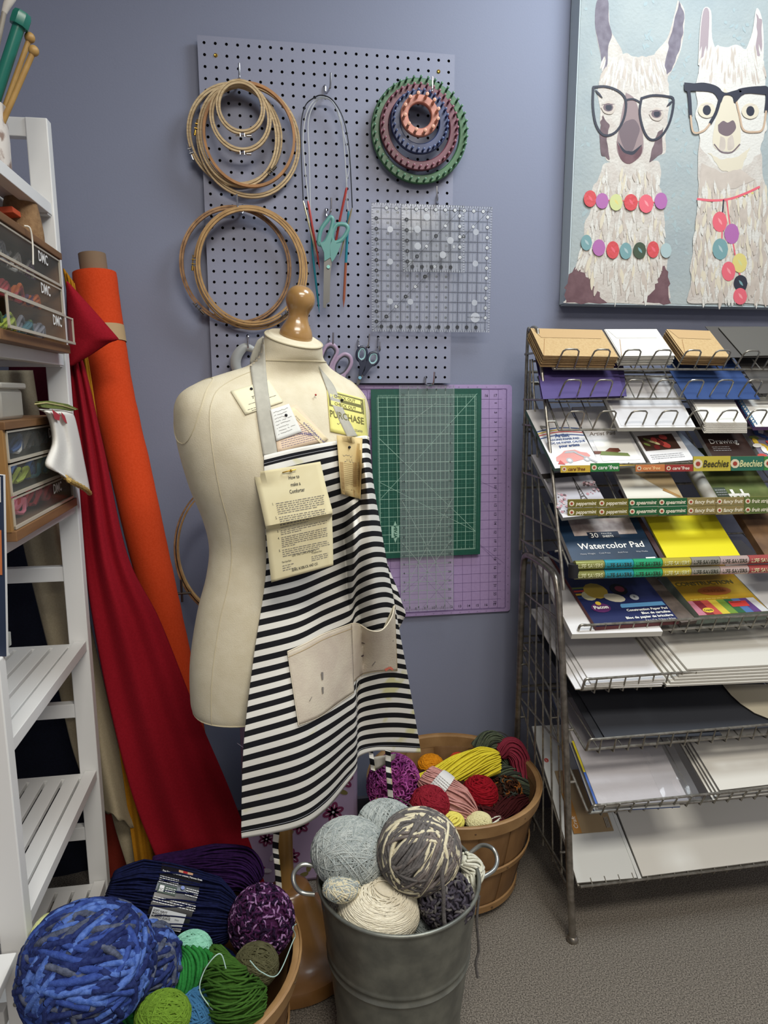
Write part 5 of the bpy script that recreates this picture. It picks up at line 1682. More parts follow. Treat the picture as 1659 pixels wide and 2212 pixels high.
# ================================================================== bushel baskets
BSK = mat('basket_splint', '8f6c44', .6, c2='7c5a36', ns=30, stretch=(1, 1, .2), bump=.2)
BSK2 = mat('basket_splint_dark', '82603a', .6, c2='6e4e2e', ns=24, stretch=(1, 1, .2))
HOOPM = mat('basket_hoop', '9e7b50', .55, c2='8c6a42', ns=18, bump=.15)
def bushel(label, c, rt, rb, h, nst, handle=None, seed=1):
    rr = random.Random(seed)
    c = Vector(c)
    t = thing('bushel_basket', c, label, 'basket')
    for k in range(nst):
        a = 2 * math.pi * k / nst
        wa = math.pi / nst * 1.06
        b = MB()
        off = .0015 * (k % 2)
        def fn(u, v, a=a, wa=wa, off=off):
            r = rb + (rt - rb) * (v ** .8) - off
            q = a + (u - .5) * 2 * wa
            return c + Vector((r * math.cos(q), r * math.sin(q), .004 + v * (h - .006)))
        b.grid(fn, 4, 8, BSK if k % 3 else BSK2)
        b.build('stave', t, solid=.002, ang=180)
    def ring(z, w_, name, o=.002, ins=False):
        b = MB()
        f = z / h
        r = rb + (rt - rb) * (f ** .8)
        prof = [(r + o, z - w_ / 2), (r + o + .0035, z - w_ / 2 + .002), (r + o + .0045 + (w_ * .12 if z > .1 else 0), z + w_ / 2 - .002), (r + o + .001 + (w_ * .12 if z > .1 else 0), z + w_ / 2), (r + o, z - w_ / 2)]
        b.lathe(c, prof, HOOPM, 64)
        for k in range(10):
            a = k * .63 + z
            rr_ = r + o + .0045
            b.ball(c + Vector((rr_ * math.cos(a), rr_ * math.sin(a), z)), (.0035, .0035, .0015), mat('staple_dark', '4a3420', .7), 6)
        b.build(name, t)
    ring(h - .014, .034, 'rim_hoop'); ring(h * .50, .018, 'middle_hoop'); ring(h * .08 + .004, .02, 'base_hoop')
    b = MB(); b.lathe(c, [(rt - .008, h - .032), (rt - .0075, h - .002), (rt - .001, h + .001), (rt + .004, h), (rt, h - .03)], HOOPM, 64, cap=False); b.build('inner_rim', t)
    b = MB(); b.lathe(c, [(0, .004), (rb - .002, .004), (rb - .002, .009), (0, .009)], BSK2, 40); b.build('bottom', t)
    if handle:
        for hp in handle:
            b = MB(); b.tube(spline(hp, 20), .0016, STEEL, 8); b.build('wire_handle', t)
    return t
RBc = (.561, -.236, 0)
bushel('round bushel basket full of red, pink and yellow yarn by the wire rack', RBc, .214, .150, .285, 14, seed=3,
       handle=[[at(1058, 1640, -.06), at(1068, 1586, -.06), at(1090, 1586, -.055), at(1122, 1612, -.06)], [at(855, 1720, -.36), at(885, 1738, -.42), at(893, 1752, -.43), at(893, 1765, -.43)]])
LBc = (-.058, -.715, 0)
bushel('round bushel basket full of blue, purple and green yarn at the lower left', LBc, .206, .148, .285, 16, seed=5)

# ================================================================== galvanised pail
GALV = mat('galvanised_steel', '86887f', .42, metal=.55, c2='6c6e68', ns=26, bump=.15, bs=90, det=8)
PC = Vector((.340, -.665, 0))
t = thing('metal_pail', PC, 'tall galvanised metal pail full of grey and cream yarn in front', 'pail')
hP, rT, rB = .360, .150, .112
rad = lambda z: rB + (rT - rB) * z / hP
prof = [(0, .010), (rB - .006, .010), (rB - .002, .004), (rB, 0), (rB + .002, .004)]
z = .01
while z < hP - .008:
    g = 0
    for zc_, a in ((.205, .0030), (.222, .0024), (.214, -.001), (.06, .002)):
        g += a * math.exp(-((z - zc_) / .0035) ** 2)
    prof.append((rad(z) + g, z)); z += .003
b = MB()
b.lathe(PC, prof[3:] + [(rT, hP - .006)], GALV, 72, cap=False)
b.lathe(PC, [(rT - .0012, hP - .004), (rB - .002, .012), (0, .012)], GALV, 72, cap=False)
b.lathe(PC, prof[:4], GALV, 48)
b.build('pail_wall', t)
b = MB(); b.tube([PC + Vector((rT * math.cos(a * math.pi / 36), rT * math.sin(a * math.pi / 36), hP - .003)) for a in range(72)], .0036, GALV, 10, closed=True); b.build('rolled_rim', t)
GV2 = mat('pail_handle', 'a3a5a0', .3, metal=.8)
b = MB(); b.tube(spline([at(678, 1870, -.665), at(652, 1868, -.665), at(635, 1886, -.67), at(636, 1910, -.68), at(652, 1928, -.685), at(680, 1932, -.69)], 40), .0042, GV2, 12); b.build('handle', t)
b = MB(); b.tube(spline([at(1015, 1843, -.60), at(1040, 1826, -.60), at(1064, 1833, -.62), at(1074, 1856, -.635), at(1066, 1880, -.655), at(1034, 1900, -.67)], 40), .0042, GV2, 12); b.build('handle', t)

VESSELS.append((PC, hP, rT))
VESSELS.append((RBc, .285, .205))
VESSELS.append((LBc, .285, .197))
# ---- yarn in the pail (centres given by pixel and depth)
LG1 = ym('light_grey', 'a4aaa8', '8e9694'); LG2 = ym('pale_grey', 'b5bab6', 'a2a8a4'); GR1 = ym('dark_grey', '6e6a68', '5a5756'); CR1 = ym('cream', 'd8d0b4', 'cfc6a8'); CR2 = ym('ivory', 'e6dfca', 'dfd7c0')
GB = ym('grey_brown', '7c7470', '6a625e'); DK = ym('dark_mauve_grey', '4d4852', '3c3840'); OFF = ym('off_white', 'd9d8c8', 'cccab6')
yball('light grey mohair ball at the back of the metal pail', at(838, 1790, -.60), (.062, .055, .052), .0011, 190, [LG1, LG2], seed=11, wob=.02, rot=Rz(0, 25, 0))
yball('large light grey mohair ball at the left of the metal pail', at(757, 1842, -.655), (.072, .066, .060), .0012, 230, [LG2, LG1], seed=12, wob=.02, rot=Rz(0, 10, 0))
yball('big chunky grey and cream ball at the top of the metal pail', at(905, 1838, -.70), (.072, .064, .070), .0034, 150, [GR1, GB, GR1, GR1, CR1, GB], jit=.13, seed=13, core=GR1, run=3, rot=Rz(0, 30, 0), wob=.03, lump=.12, segs=40, grpn=22)
yball('large cream yarn cake in the front of the metal pail', at(818, 1968, -.715), (.074, .066, .060), .0009, 420, [CR2], axis=(.12, -.25, 1), spread=.10, seed=14, wob=.01, segs=40)
yball('small beige ball tucked left under the large grey one in the pail', at(738, 1918, -.72), (.032, .026, .020), .0012, 80, [CR1, LG1], seed=15)
yball('small brown grey ball against the left wall of the pail', at(728, 1950, -.745), (.026, .024, .022), .0012, 70, [GB, GR1], seed=16)
yfuzz('dark curly boucle ball at the right of the pail', at(965, 1946, -.735), (.044, .040, .046), .0026, 420, [DK, GR1, DK], L=.016, seed=17)
hank('white folded hank by the right handle of the pail', [at(1000, 1855, -.66), at(1022, 1878, -.66), at(1012, 1915, -.675), at(1018, 1945, -.69)], [.012, .020, .016, .010], .0030, 14, [OFF], twist=.6, seed=18)
yball('grey green ball half buried at the front of the pail', at(925, 2000, -.72), (.030, .030, .024), .0012, 70, [LG1], seed=19)
yball('slate grey ball deep between the chunky ball and the cream cake', at(880, 1925, -.66), (.055, .05, .05), .0016, 90, [GR1, GB], seed=20)
T(MB().tube(spline([at(963, 1855, -.775), at(955, 1890, -.782), at(958, 1930, -.785), at(958, 1970, -.785), at(962, 2010, -.79)], 30), .0036, GR1, 7).build('yarn_strand'), 'thick grey strand hanging down the front of the chunky ball', 'yarn strand')
T(MB().tube(spline([at(1035, 1935, -.66), at(1030, 1990, -.665), at(1034, 2050, -.66), at(1028, 2080, -.66), at(1032, 2112, -.66)], 40), .0027, GR1, 7).build('yarn_strand'), 'thin grey strand hanging outside the right of the metal pail', 'yarn strand')

# ---- right basket
MAG = ym('magenta', '94407e', '7e3270'); MAG2 = ym('bright_magenta', 'ac5898'); YEL1 = ym('yellow', 'e4d440', 'd8c834'); YEL2 = ym('pale_yellow', 'e0d468'); ORA = ym('orange', 'd68a1c', 'c47c16'); REO = ym('red_orange', 'cc4a30')
PNK = ym('pink', 'c8948c', 'bc8880'); RD1 = ym('crimson', '8c2430', '7c1c28'); RD2 = ym('deep_red', '8e1420', '7c101a'); SAG = ym('sage', '5c6450', '4c5444'); SAG2 = ym('dark_sage', '383c36'); ROS = ym('rose', '8e3444', '802c3c')
BRN = ym('brown', '3e2418', '2c1a12'); RUS = ym('rust', '7a4820'); MAR = ym('maroon', '441a1a', '381416'); CRM = ym('butter', 'd8d0a0')
yfuzz('fuzzy magenta eyelash yarn at the left of the right basket', at(850, 1695, -.32), (.060, .05, .072), .0019, 900, [MAG, MAG2, MAG], L=.018, seed=21)
hank('long bright yellow skein lying across the right basket', [at(868, 1700, -.20), at(925, 1690, -.20), at(990, 1662, -.20), at(1040, 1648, -.20), at(1076, 1645, -.20)], [.020, .026, .034, .038, .026], .0022, 46, [YEL1], twist=.35, seed=22)
yball('orange ball against the back wall of the right basket', at(930, 1652, -.12), (.034, .03, .026), .0016, 80, [ORA], seed=23)
yball('small red orange ball behind the yellow skein', at(990, 1640, -.11), (.022, .02, .016), .0014, 60, [REO], seed=24)
t = thing('yarn_skein', at(950, 1730, -.33), 'pink skein with a white paper label in the right basket', 'yarn')
pth = [at(918, 1675, -.30), at(945, 1700, -.325), at(985, 1735, -.35), at(1018, 1765, -.365)]
hank(None, pth, [.026, .038, .042, .022], .0018, 60, [PNK], twist=.2, seed=25, root=t, part='wound_yarn')
S = spline(pth, 20)
b = MB(); b.tube([S[k] for k in range(5, 10)], [.0405, .0425, .0435, .0440, .0440], mat('label_white', 'd2d0cc', .7), 32, cap=False); lb = b.build('paper_label', t)
ax = (S[9] - S[5]).normalized()
def cylmap(S0, ax, r, vdir):
    """P(x along circumference, y along axis)"""
    n0 = (CAM - S0); n0 -= ax * n0.dot(ax); n0.normalize()
    s0 = ax.cross(n0)
    return lambda x, y, o=.0008: S0 + ax * y + (n0 * math.cos(x / r) + s0 * math.sin(x / r)) * (r + o)
P = cylmap(S[7], ax, .0438, 0)
b = MB()
for k in range(8):
    v = -.024 + k * .006
    words(b, lambda u, w_, o=0: P(w_, -u), -.018, .018, v, .0012, PENC, .08)
b.build('small_print', lb, smooth=False)
yball('red ball with loose strands at the front of the right basket', at(928, 1739, -.41), (.044, .04, .042), .0017, 130, [RD1], seed=26, wob=.06)
yball('round deep red ball in the middle of the right basket', at(1036, 1716, -.28), (.042, .04, .043), .0026, 85, [RD2], seed=27, axis=(.1, 0, 1), spread=.25)
hank('sage green variegated hank at the back right of the basket', [at(1030, 1620, -.12), at(1056, 1600, -.12), at(1080, 1612, -.13), at(1096, 1650, -.15)], [.020, .026, .024, .014], .0022, 26, [SAG, SAG, SAG2], twist=.5, seed=28)
hank('sage and charcoal hank curving under the rose hank', [at(1000, 1690, -.18), at(1060, 1672, -.18), at(1110, 1682, -.20), at(1150, 1715, -.24)], [.014, .024, .026, .012], .0022, 28, [SAG, SAG2], twist=.8, seed=29)
hank('rose red hank hanging over the right side of the basket', [at(1080, 1625, -.15), at(1106, 1615, -.16), at(1124, 1645, -.18), at(1128, 1695, -.21)], [.018, .026, .026, .018], .0022, 30, [ROS], twist=.4, seed=30)
yfuzz('dark brown and rust variegated ball beside the deep red ball', at(1092, 1712, -.25), (.038, .036, .034), .0020, 260, [BRN, BRN, RUS, SAG2], L=.018, seed=31)
hank('dark maroon glossy hank at the right wall of the basket', [at(1066, 1765, -.34), at(1100, 1745, -.30), at(1135, 1735, -.28)], [.018, .028, .020], .0016, 34, [MAR], twist=.2, seed=32)
yball('pale yellow ball peeping over the basket rim behind the chunky ball', at(975, 1776, -.415), (.026, .02, .018), .003, 30, [YEL2], seed=33)
yball('butter cream ball at the front rim of the right basket', at(1034, 1775, -.395), (.030, .024, .020), .0010, 120, [CRM], seed=34)
yball('brown and white striped ball at the front rim of the right basket', at(1062, 1778, -.385), (.028, .022, .016), .0030, 30, [MAR, OFF, MAR], seed=35, run=1)
for k in range(9):
    a = k * .7
    pass
yball('dark ball deep in the middle of the right basket', (.56, -.23, .215), (.15, .15, .05), .003, 60, [MAR, BRN], seed=36)

# ---- left basket
NVY = ym('navy', '14193c', '0e122c'); PUR = ym('deep_purple', '2c1440', '220f32'); VAR = ym('plum', '4a2448', '3a1a3a'); VAR2 = ym('pale_plum', '8c6a90'); VAR3 = ym('blackish_plum', '22142a')
BL1 = ym('blue', '3c5698', '5a76b8'); BL2 = ym('slate_blue', '1c2450', '2c3868'); BL3 = ym('stone', '3e4454', '5a6074'); BL4 = ym('mid_blue', '2e4080', '3c5294'); MNT = ym('mint', '8cc4ac', '7cb49c'); GRN = ym('kelly_green', '2c7a38', '246a30'); MOS = ym('moss', '3c5e24', '32521e'); OLV2 = ym('olive', '56543c', '484630'); LIM = ym('lime', '6c8c30', '5e7c28'); PLY = ym('pale_lime', 'c4c890', 'b4b880'); LBL = ym('light_blue', '3c6a90')
t = thing('yarn_skein', at(360, 1935, -.62), 'big navy skein with a black paper label lying across the left basket', 'yarn')
pa, pb = at(232, 1925, -.66), at(500, 1990, -.66)
pth = [pa, pa.lerp(pb, .33), pa.lerp(pb, .66), pb]
hank(None, pth, [.030, .058, .062, .062, .060, .034], .0016, 130, [NVY], twist=.08, seed=41, root=t, part='wound_yarn', wob=.05)
S = spline(pth, 40)
b = MB(); b.tube([S[k] for k in range(13, 27)], [.0625 + .0010 * math.sin(k / 13 * math.pi) for k in range(14)], mat('label_black', '101014', .35), 48, cap=False); lb = b.build('paper_label', t)
ax = (S[26] - S[13]).normalized()
Pc = cylmap(S[20], ax, .0640, 0)
Q = lambda x, y, o=.001: Pc(-y - .012, x, o)    # x to the right along the axis, y up
b = MB()
WT = mat('label_print', 'c8c8c8', .6)
def quad(x0, y0, x1, y1, m, o=.0009, n=6):
    for i in range(n):
        a, c = y0 + (y1 - y0) * i / n, y0 + (y1 - y0) * (i + 1) / n
        b.add([Q(x0, a, o), Q(x1, a, o), Q(x1, c, o), Q(x0, c, o)], [(0, 1, 2, 3)], m)
b.text('Free Patterns | Patrons Gratuits | Patrones Gratis', lambda x, y: Q(x, y), 0, .042, .0042, WT, 'C', bold=.02, wmax=.072)
for k in range(4): words(b, lambda u, v, o=0: Q(u, v), -.038, -.004, .031 - k * .0035, .0012, WT, .08)
quad(-.036, .004, -.004, .018, mat('label_green', '24382c', .6)); quad(-.034, .006, -.026, .016, WT, .0014)
b.text('FSC', lambda x, y: Q(x, y, .002), -.0345, .007, .004, MATS['label_green'], 'L', wmax=.008)
for k in range(3): words(b, lambda u, v, o=0: Q(u, v, .0015), -.023, -.006, .007 + k * .003, .001, WT, .08)
for k in range(4): words(b, lambda u, v, o=0: Q(u, v), .012, .034, .020 - k * .0035, .0012, WT, .08)
b.add([Q(.005 + .0035 * math.cos(a * .7), .020 + .0035 * math.sin(a * .7), .0012) for a in range(9)], [tuple(range(9))], mat('label_blue', '6a7ab0', .6))
for k in range(3): words(b, lambda u, v, o=0: Q(u, v), -.038, .036, -.004 - k * .0035, .0012, WT, .08)
quad(-.034, -.046, .024, -.018, mat('label_sticker', 'b4b6b8', .6))
for k, s_ in enumerate(('SOFT NAVY', 'MARINE DOUX', 'MARINO SUAVE')):
    b.text(s_, lambda x, y: Q(x, y, .0016), -.032, -.0235 - k * .0042, .0032, BLACK, 'L', bold=.02)
x = -.030
random.seed(3)
while x < -.013:
    w_ = random.choice((.0004, .0008)); quad(x, -.044, x + w_, -.0365, BLACK, .0016, 2); x += w_ + .0006
b.text('E4600', lambda x, y: Q(x, y, .0016), .008, -.030, .002, BLACK, 'L'); b.text('09851', lambda x, y: Q(x, y, .0016), .008, -.042, .002, BLACK, 'L')
quad(-.008, .050, .018, .057, mat('label_tan', 'b89070', .6)); quad(.0, .050, .008, .056, mat('label_red', 'a02028', .6), .0014)
b.build('label_print', lb, smooth=False)
hank('deep purple skein behind the navy one', [at(330, 1866, -.55), at(400, 1862, -.55), at(455, 1868, -.56), at(520, 1880, -.57), at(548, 1910, -.58)], [.012, .020, .036, .042, .022], .0018, 80, [PUR], twist=.15, seed=42)
yfuzz('mottled purple and white ball at the right of the left basket', at(565, 1990, -.70), (.056, .055, .060), .0019, 1300, [VAR, VAR2, VAR3, VAR, VAR3], L=.014, seed=43, curl=.35)
yball('huge chunky blue variegated ball at the front left', at(190, 2085, -.86), (.085, .080, .076), .0050, 150, [BL1, BL2, BL3, BL2, BL4], seed=44, core=BL2, run=-1, wob=.10, segs=48, sides=7, lump=.20, grpn=8)
yball('dark blue and grey chunky ball behind the huge blue one', at(312, 2085, -.81), (.050, .050, .056), .0044, 80, [BL2, BL2, BL3, BL1], seed=45, core=BL2, run=-1, wob=.10, segs=36, sides=7, lump=.28, grpn=6)
yball('mint green ball in the middle of the left basket', at(414, 2052, -.76), (.032, .030, .026), .0014, 90, [MNT], seed=46)
hank('bright kelly green twisted hank in the left basket', [at(425, 2058, -.78), at(412, 2095, -.80), at(375, 2140, -.82), at(320, 2180, -.84), at(285, 2215, -.86)], [.026, .026, .022, .026, .022], .0032, 22, [GRN], twist=.9, seed=47)
hank('moss green folded hank near the right rim of the left basket', [at(455, 2062, -.76), at(470, 2110, -.80), at(500, 2150, -.84), at(555, 2165, -.83)], [.020, .034, .040, .026], .0018, 60, [MOS], twist=.5, seed=48, wob=.4)
yball('dull olive ball beside the moss green hank', at(553, 2085, -.78), (.036, .034, .032), .0013, 110, [OLV2], seed=49)
yball('lime green ball at the bottom edge of the left basket', at(352, 2195, -.90), (.038, .034, .030), .0013, 110, [LIM], seed=50)
yball('light blue ball low under the green hanks', at(425, 2178, -.84), (.036, .034, .026), .0018, 70, [LBL], seed=51)
yball('pale lime ball at the far left of the left basket', at(112, 2020, -.78), (.030, .030, .026), .0030, 36, [PLY], seed=52)
yball('dark navy ball deep in the left basket', (-.06, -.71, .19), (.12, .12, .05), .003, 60, [NVY, BL2], seed=53)
T(MB().tube(spline([at(488, 2092, -.845), at(478, 2062, -.84), at(462, 2068, -.845), at(440, 2100, -.85), at(432, 2140, -.86), at(458, 2180, -.865), at(478, 2202, -.865), at(500, 2200, -.86)], 60), .0009, mat('pale_teal_thread', 'a8c4bc', .8), 6).build('yarn_strand'), 'thin pale teal strand looping over the moss green hank', 'yarn strand')
T(MB().tube(spline([at(640, 1996, -.70), at(632, 2004, -.72), at(638, 2020, -.71), at(632, 2035, -.72), at(600, 2105, -.80), at(565, 2100, -.82), at(540, 2075, -.82)], 60), .0009, MATS['pale_teal_thread'], 6).build('yarn_strand'), 'thin pale teal strand curling over the basket rim by the olive ball', 'yarn strand')
# ================================================================== wire display rack
RX0, RX1 = .78, 1.52
TIER = {1: (-.205, 1.303, 38), 2: (-.225, 1.232, 43), 3: (-.250, 1.160, 42), 4: (-.270, 1.070, 41), 5: (-.310, .958, 39), 6: (-.350, .843, 37),
        7: (-.390, .701, 22), 8: (-.432, .587, 15), 9: (-.469, .461, 14), 10: (-.495, .325, 26), 11: (-.469, .120, 33)}
rack = thing('display_rack', (1.15, -.28, 0), 'tall bare metal wire display rack with sloping tiers of paper goods at the right', 'display rack')
def tdir(k):
    y, z, a = TIER[k]
    a = R(a)
    return Vector((0, y, z)), Vector((0, math.cos(a), math.sin(a))), Vector((0, -math.sin(a), math.cos(a)))
for k in TIER:
    p, d, n = tdir(k)
    y, z, a = TIER[k]
    X0, X1 = (.800, 1.50)
    D = min((-.035 - y) / math.cos(R(a)), {1: .115, 2: .16, 3: .19}.get(k, 9))
    b = MB()
    P = lambda x, s_, h=0: Vector((x, 0, 0)) + p + d * s_ + n * h
    r = .0022
    b.tube([P(X0, 0), P(X1, 0)], .0030, STEEL, 8); b.tube([P(X0, D), P(X1, D)], .0030, STEEL, 8); b.tube([P(X0, D * .5), P(X1, D * .5)], r, STEEL, 6)
    for x in (X0, X1): b.tube([P(x, 0), P(x, D)], .0030, STEEL, 8)
    x = X0 + .03
    while x < X1 - .01:
        b.tube([P(x, 0), P(x, D)], .0016, STEEL, 6); x += .058
    for x in (X0, X1):       # arms to the side frame
        xs = RX0 if x == X0 else RX1
        b.tube([P(x, D * .15), P(xs, D * .15)], .003, STEEL, 6); b.tube([P(x, D * .85), P(xs, D * .85)], .003, STEEL, 6)
    b.build('wire_shelf', rack)
    b = MB()
    if k <= 3:
        x = X0 + .006
        wp = []
        while x < X1 - .05:
            wp += [P(x + dx_, 0) + Vector((0, -.78 * h_ - .001, h_)) for dx_, h_ in ((0, 0), (0, .015), (.001, .030), (.003, .040), (.009, .044), (.022, .0445), (.036, .044), (.042, .040), (.044, .030), (.045, .015), (.045, 0))]
            x += .0785
        b.tube(wp, .0021, STEEL, 8)
        b.build('wire_lip', rack)
    elif k in (4, 5, 6):
        b.tube([P(X0, 0, .012), P(X1, 0, .012)], .0025, STEEL, 6)
        x = X0 + .01
        while x < X1: b.tube([P(x, 0, 0), P(x, 0, .016)], .0018, STEEL, 6); x += .0785
        b.build('wire_lip', rack)
    elif k < 11:
        h = .032
        b.tube(spline([P(X0, .035, 0), P(X0, .0, .002), P(X0 + .001, -.004, h * .5), P(X0 + .004, -.004, h), P(X0 + .02, -.004, h)], 20), .0030, STEEL, 8)
        b.tube([P(X0 + .012, -.004, h), P(X1, -.004, h)], .0030, STEEL, 8); b.tube([P(X0, -.004, .004), P(X1, -.004, .004)], .0030, STEEL, 8)
        x = X0 + .03
        while x < X1: b.tube([P(x, -.006, h + .002), P(x, -.006, -.006), P(x, .006, -.010)], .0019, STEEL, 6); x += .0345
        b.build('wire_lip', rack)
    else:
        b.tube([P(X0, -.004, .008), P(X1, -.004, .008)], .0032, STEEL, 8)
        x = X0 + .03
        while x < X1: b.tube([P(x, .012, .009), P(x, -.006, .009), P(x, -.006, -.004)], .0019, STEEL, 6); x += .0345
        b.build('wire_lip', rack)
for X in (RX0, RX1):
    s_ = 1 if X == RX0 else -1
    V = lambda y, z, dx=0: Vector((X + dx * s_, y, z))
    b = MB()
    b.tube(spline([V(-.075, .83), V(-.078, 1.1), V(-.080, 1.38), V(-.095, 1.402), V(-.118, 1.408), V(-.142, 1.400), V(-.153, 1.378), V(-.215, 1.21), V(-.285, 1.02), V(-.352, .83), V(-.362, .80)], 90), .0042, STEEL, 10)
    b.tube([V(-.10, 1.30), V(-.10, .83)], .003, STEEL, 8)
    for z in (1.345, 1.23, 1.165, 1.04, .93, .86):
        yf = interp([(.83, -.352), (1.378, -.153)], z)
        b.tube([V(-.070, z), V(yf, z)], .0028, STEEL, 8)
        b.ball(V(-.070, z), .004, STEEL, 8)
    for f in (.35, .6):
        b.tube([V(-.080 - f * .06, 1.33), V(-.09 - f * .24, .84)], .0024, STEEL, 8)
    b.build('upper_side_frame', rack)
    b = MB()
    b.tube(spline([V(-.4915, .012), V(-.462, .15), V(-.425, .35), V(-.378, .60), V(-.343, .74), V(-.326, .795), V(-.300, .822), V(-.250, .830), V(-.18, .832), V(-.125, .826), V(-.105, .80), V(-.100, .70), V(-.098, .35), V(-.096, .012)], 110), .0085, mat('rack_tube', '958e84', .35, metal=.8, c2='736c62', ns=60), 14)
    b.lathe(V(-.4915, 0), [(.013, 0), (.014, .004), (.012, .010), (.009, .013), (0, .013)], MATS['rack_tube'], 16)
    b.lathe(V(-.096, 0), [(.013, 0), (.014, .004), (.012, .010), (.009, .013), (0, .013)], MATS['rack_tube'], 16)
    b.build('lower_side_tube', rack)
    b = MB()
    for f in (.18, .36, .54, .72, .88):
        b.tube([V(-.105 - f * .215, .826, .006), V(-.105 - f * .345, .10, .006)], .0024, STEEL, 7)
    for z in (.72, .42, .13):
        yf = interp([(0, -.49), (.60, -.378), (.8, -.326)], z)
        b.tube([V(-.10, z, .004), V(yf, z, .004)], .0026, STEEL, 7)
    b.tube([V(-.10, .16, .004), V(-.46, .10, .004)], .003, STEEL, 7)
    b.build('side_wires', rack)
for y, z in ((-.078, 1.30), (-.078, 1.16), (-.078, 1.0), (-.10, .80), (-.10, .45), (-.10, .14)):
    MB().tube([(RX0, y, z), (RX1, y, z)], .0036, STEEL, 8).build('cross_rail', rack)

# ------------------------------------------------------------------ printed strips on tiers 4 - 6
def strip(px0, px1, yt0, yb0, yt1, yb1, Y, c, tx, tc='e8e0c8', name='advertising_strip', sl=0, c_band=None, rows=1):
    q = [at(px0, yt0, Y), at(px1, yt1, Y), at(px1, yb1, Y), at(px0, yb0, Y)]
    t = MB().slab(q, (0, 1, 0), .003, mat('strip_' + c, c, .45), mat('strip_gilt', '9c8a4c', .4)).build(name, rack, smooth=False)
    b = MB()
    Pq = bil(*q)
    P = lambda x, y, o=.0008: Pq(x, 1 - y) + Vector((0, -o, 0))
    ar = (px1 - px0) / max(yb0 - yt0, 1)
    if c_band: b.add([P(0, 0, .0003), P(1, 0, .0003), P(1, .25, .0003), P(0, .25, .0003)], [(0, 1, 2, 3)], mat('band_' + c_band, c_band, .5))
    r_ = .32
    b.add([P(.12 + r_ / ar * math.cos(k * .6283), .5 + r_ * math.sin(k * .6283), .0004) for k in range(10)], [tuple(range(10))], mat('strip_disc', 'd8ceb0', .5))
    b.add([P(.12 + r_ * .5 / ar * math.cos(k * .6283), .5 + r_ * .5 * math.sin(k * .6283), .0007) for k in range(10)], [tuple(range(10))], mat('strip_disc_red', 'a04030', .5))
    b.text(tx, lambda x, y: P(x / ar, y, .0011), .25 * ar, .28, .46, mat('striptext_' + tc, tc, .5), 'L', bold=.02, shear=.25, wmax=.70 * ar)
    b.build('lettering', t, smooth=False)
random.seed(4)
Y4 = -.315
for x0_, x1_, yt, yb, c, tx, tc in ((1211, 1275, 1006, 1021, 'c8a83c', 'care*free', '6e3418'), (1276, 1338, 1001, 1019, '2f7a3c', 'care*free', 'e6e6dc'), (1373, 1436, 1004, 1019, 'c87a48', 'care*free', 'f0c890'), (1437, 1497, 1004, 1019, '9a3430', 'care*free', 'e8d8c8'),
                                    (1498, 1578, 986, 1018, 'c0b040', 'Beechies', '38331c'), (1579, 1650, 986, 1017, '2c6a54', 'Beechies', 'd4d49c'), (1651, 1722, 986, 1016, '3a8a3c', 'Beechies', 'd4d49c')):
    strip(x0_, x1_, yt, yb, yt - 1, yb - 1, Y4, c, tx, tc)
xs = [1227, 1292, 1358, 1422, 1485, 1547, 1608, 1670, 1732]
for i in range(8):
    c, tx = (('6c6424', 'peppermint'), ('6c6424', 'peppermint'), ('1c5a34', 'spearmint'), ('1c5a34', 'spearmint'), ('8c7c4c', 'fancy fruit'), ('8c7c4c', 'fancy fruit'), ('5c6c34', 'fruit stripe'), ('5c6c34', 'fruit stripe'))[i]
    ya = lambda x: 1079 - (x - 1227) * .014
    for rw in range(2):
        strip(xs[i], xs[i + 1] - 1, ya(xs[i]) + rw * 19, ya(xs[i]) + rw * 19 + 18, ya(xs[i + 1]) + rw * 18, ya(xs[i + 1]) + rw * 18 + 17, -.328, c, tx)
# life saver rolls
LSC = ['9a9c5c', '3ca4b4', '3cb480', 'd0c050', 'a8a294', 'd4bcb4', 'c0605c', '4c9458']
for rw in range(2):
    y0_ = 1221 + rw * 21
    for i in range(8):
        xa, xb = 1241 + i * 62, 1241 + (i + 1) * 62 - 1
        p0, p1 = at(xa, y0_ - (xa - 1241) * .033, -.375), at(xb, y0_ - (xb - 1241) * .033, -.375)
        m = mat('foil_' + LSC[i], LSC[i], .22, metal=.45)
        t = MB().tube([p0, p1], .0105, m, 20).build('candy_roll_strip', rack)
        b = MB()
        b.text('LIFE SAVERS', lambda x, y: p0.lerp(p1, x) + Vector((0, -.0112 * math.cos((y - .0) * 90), .0112 * math.sin(y * 90))), .5, -.0048, .0095, mat('foil_text', '2a3020', .5) if i % 3 else mat('foil_text2', 'd8d8a8', .5), 'C', bold=.01, wmax=.9, sx=60 * .2)
        b.build('lettering', t, smooth=False)
for x in (1240,):
    MB().tube([at(1239, 1218, -.375), at(1239, 1247, -.375)], .012, BLACK, 12).build('strip_end_cap', rack)

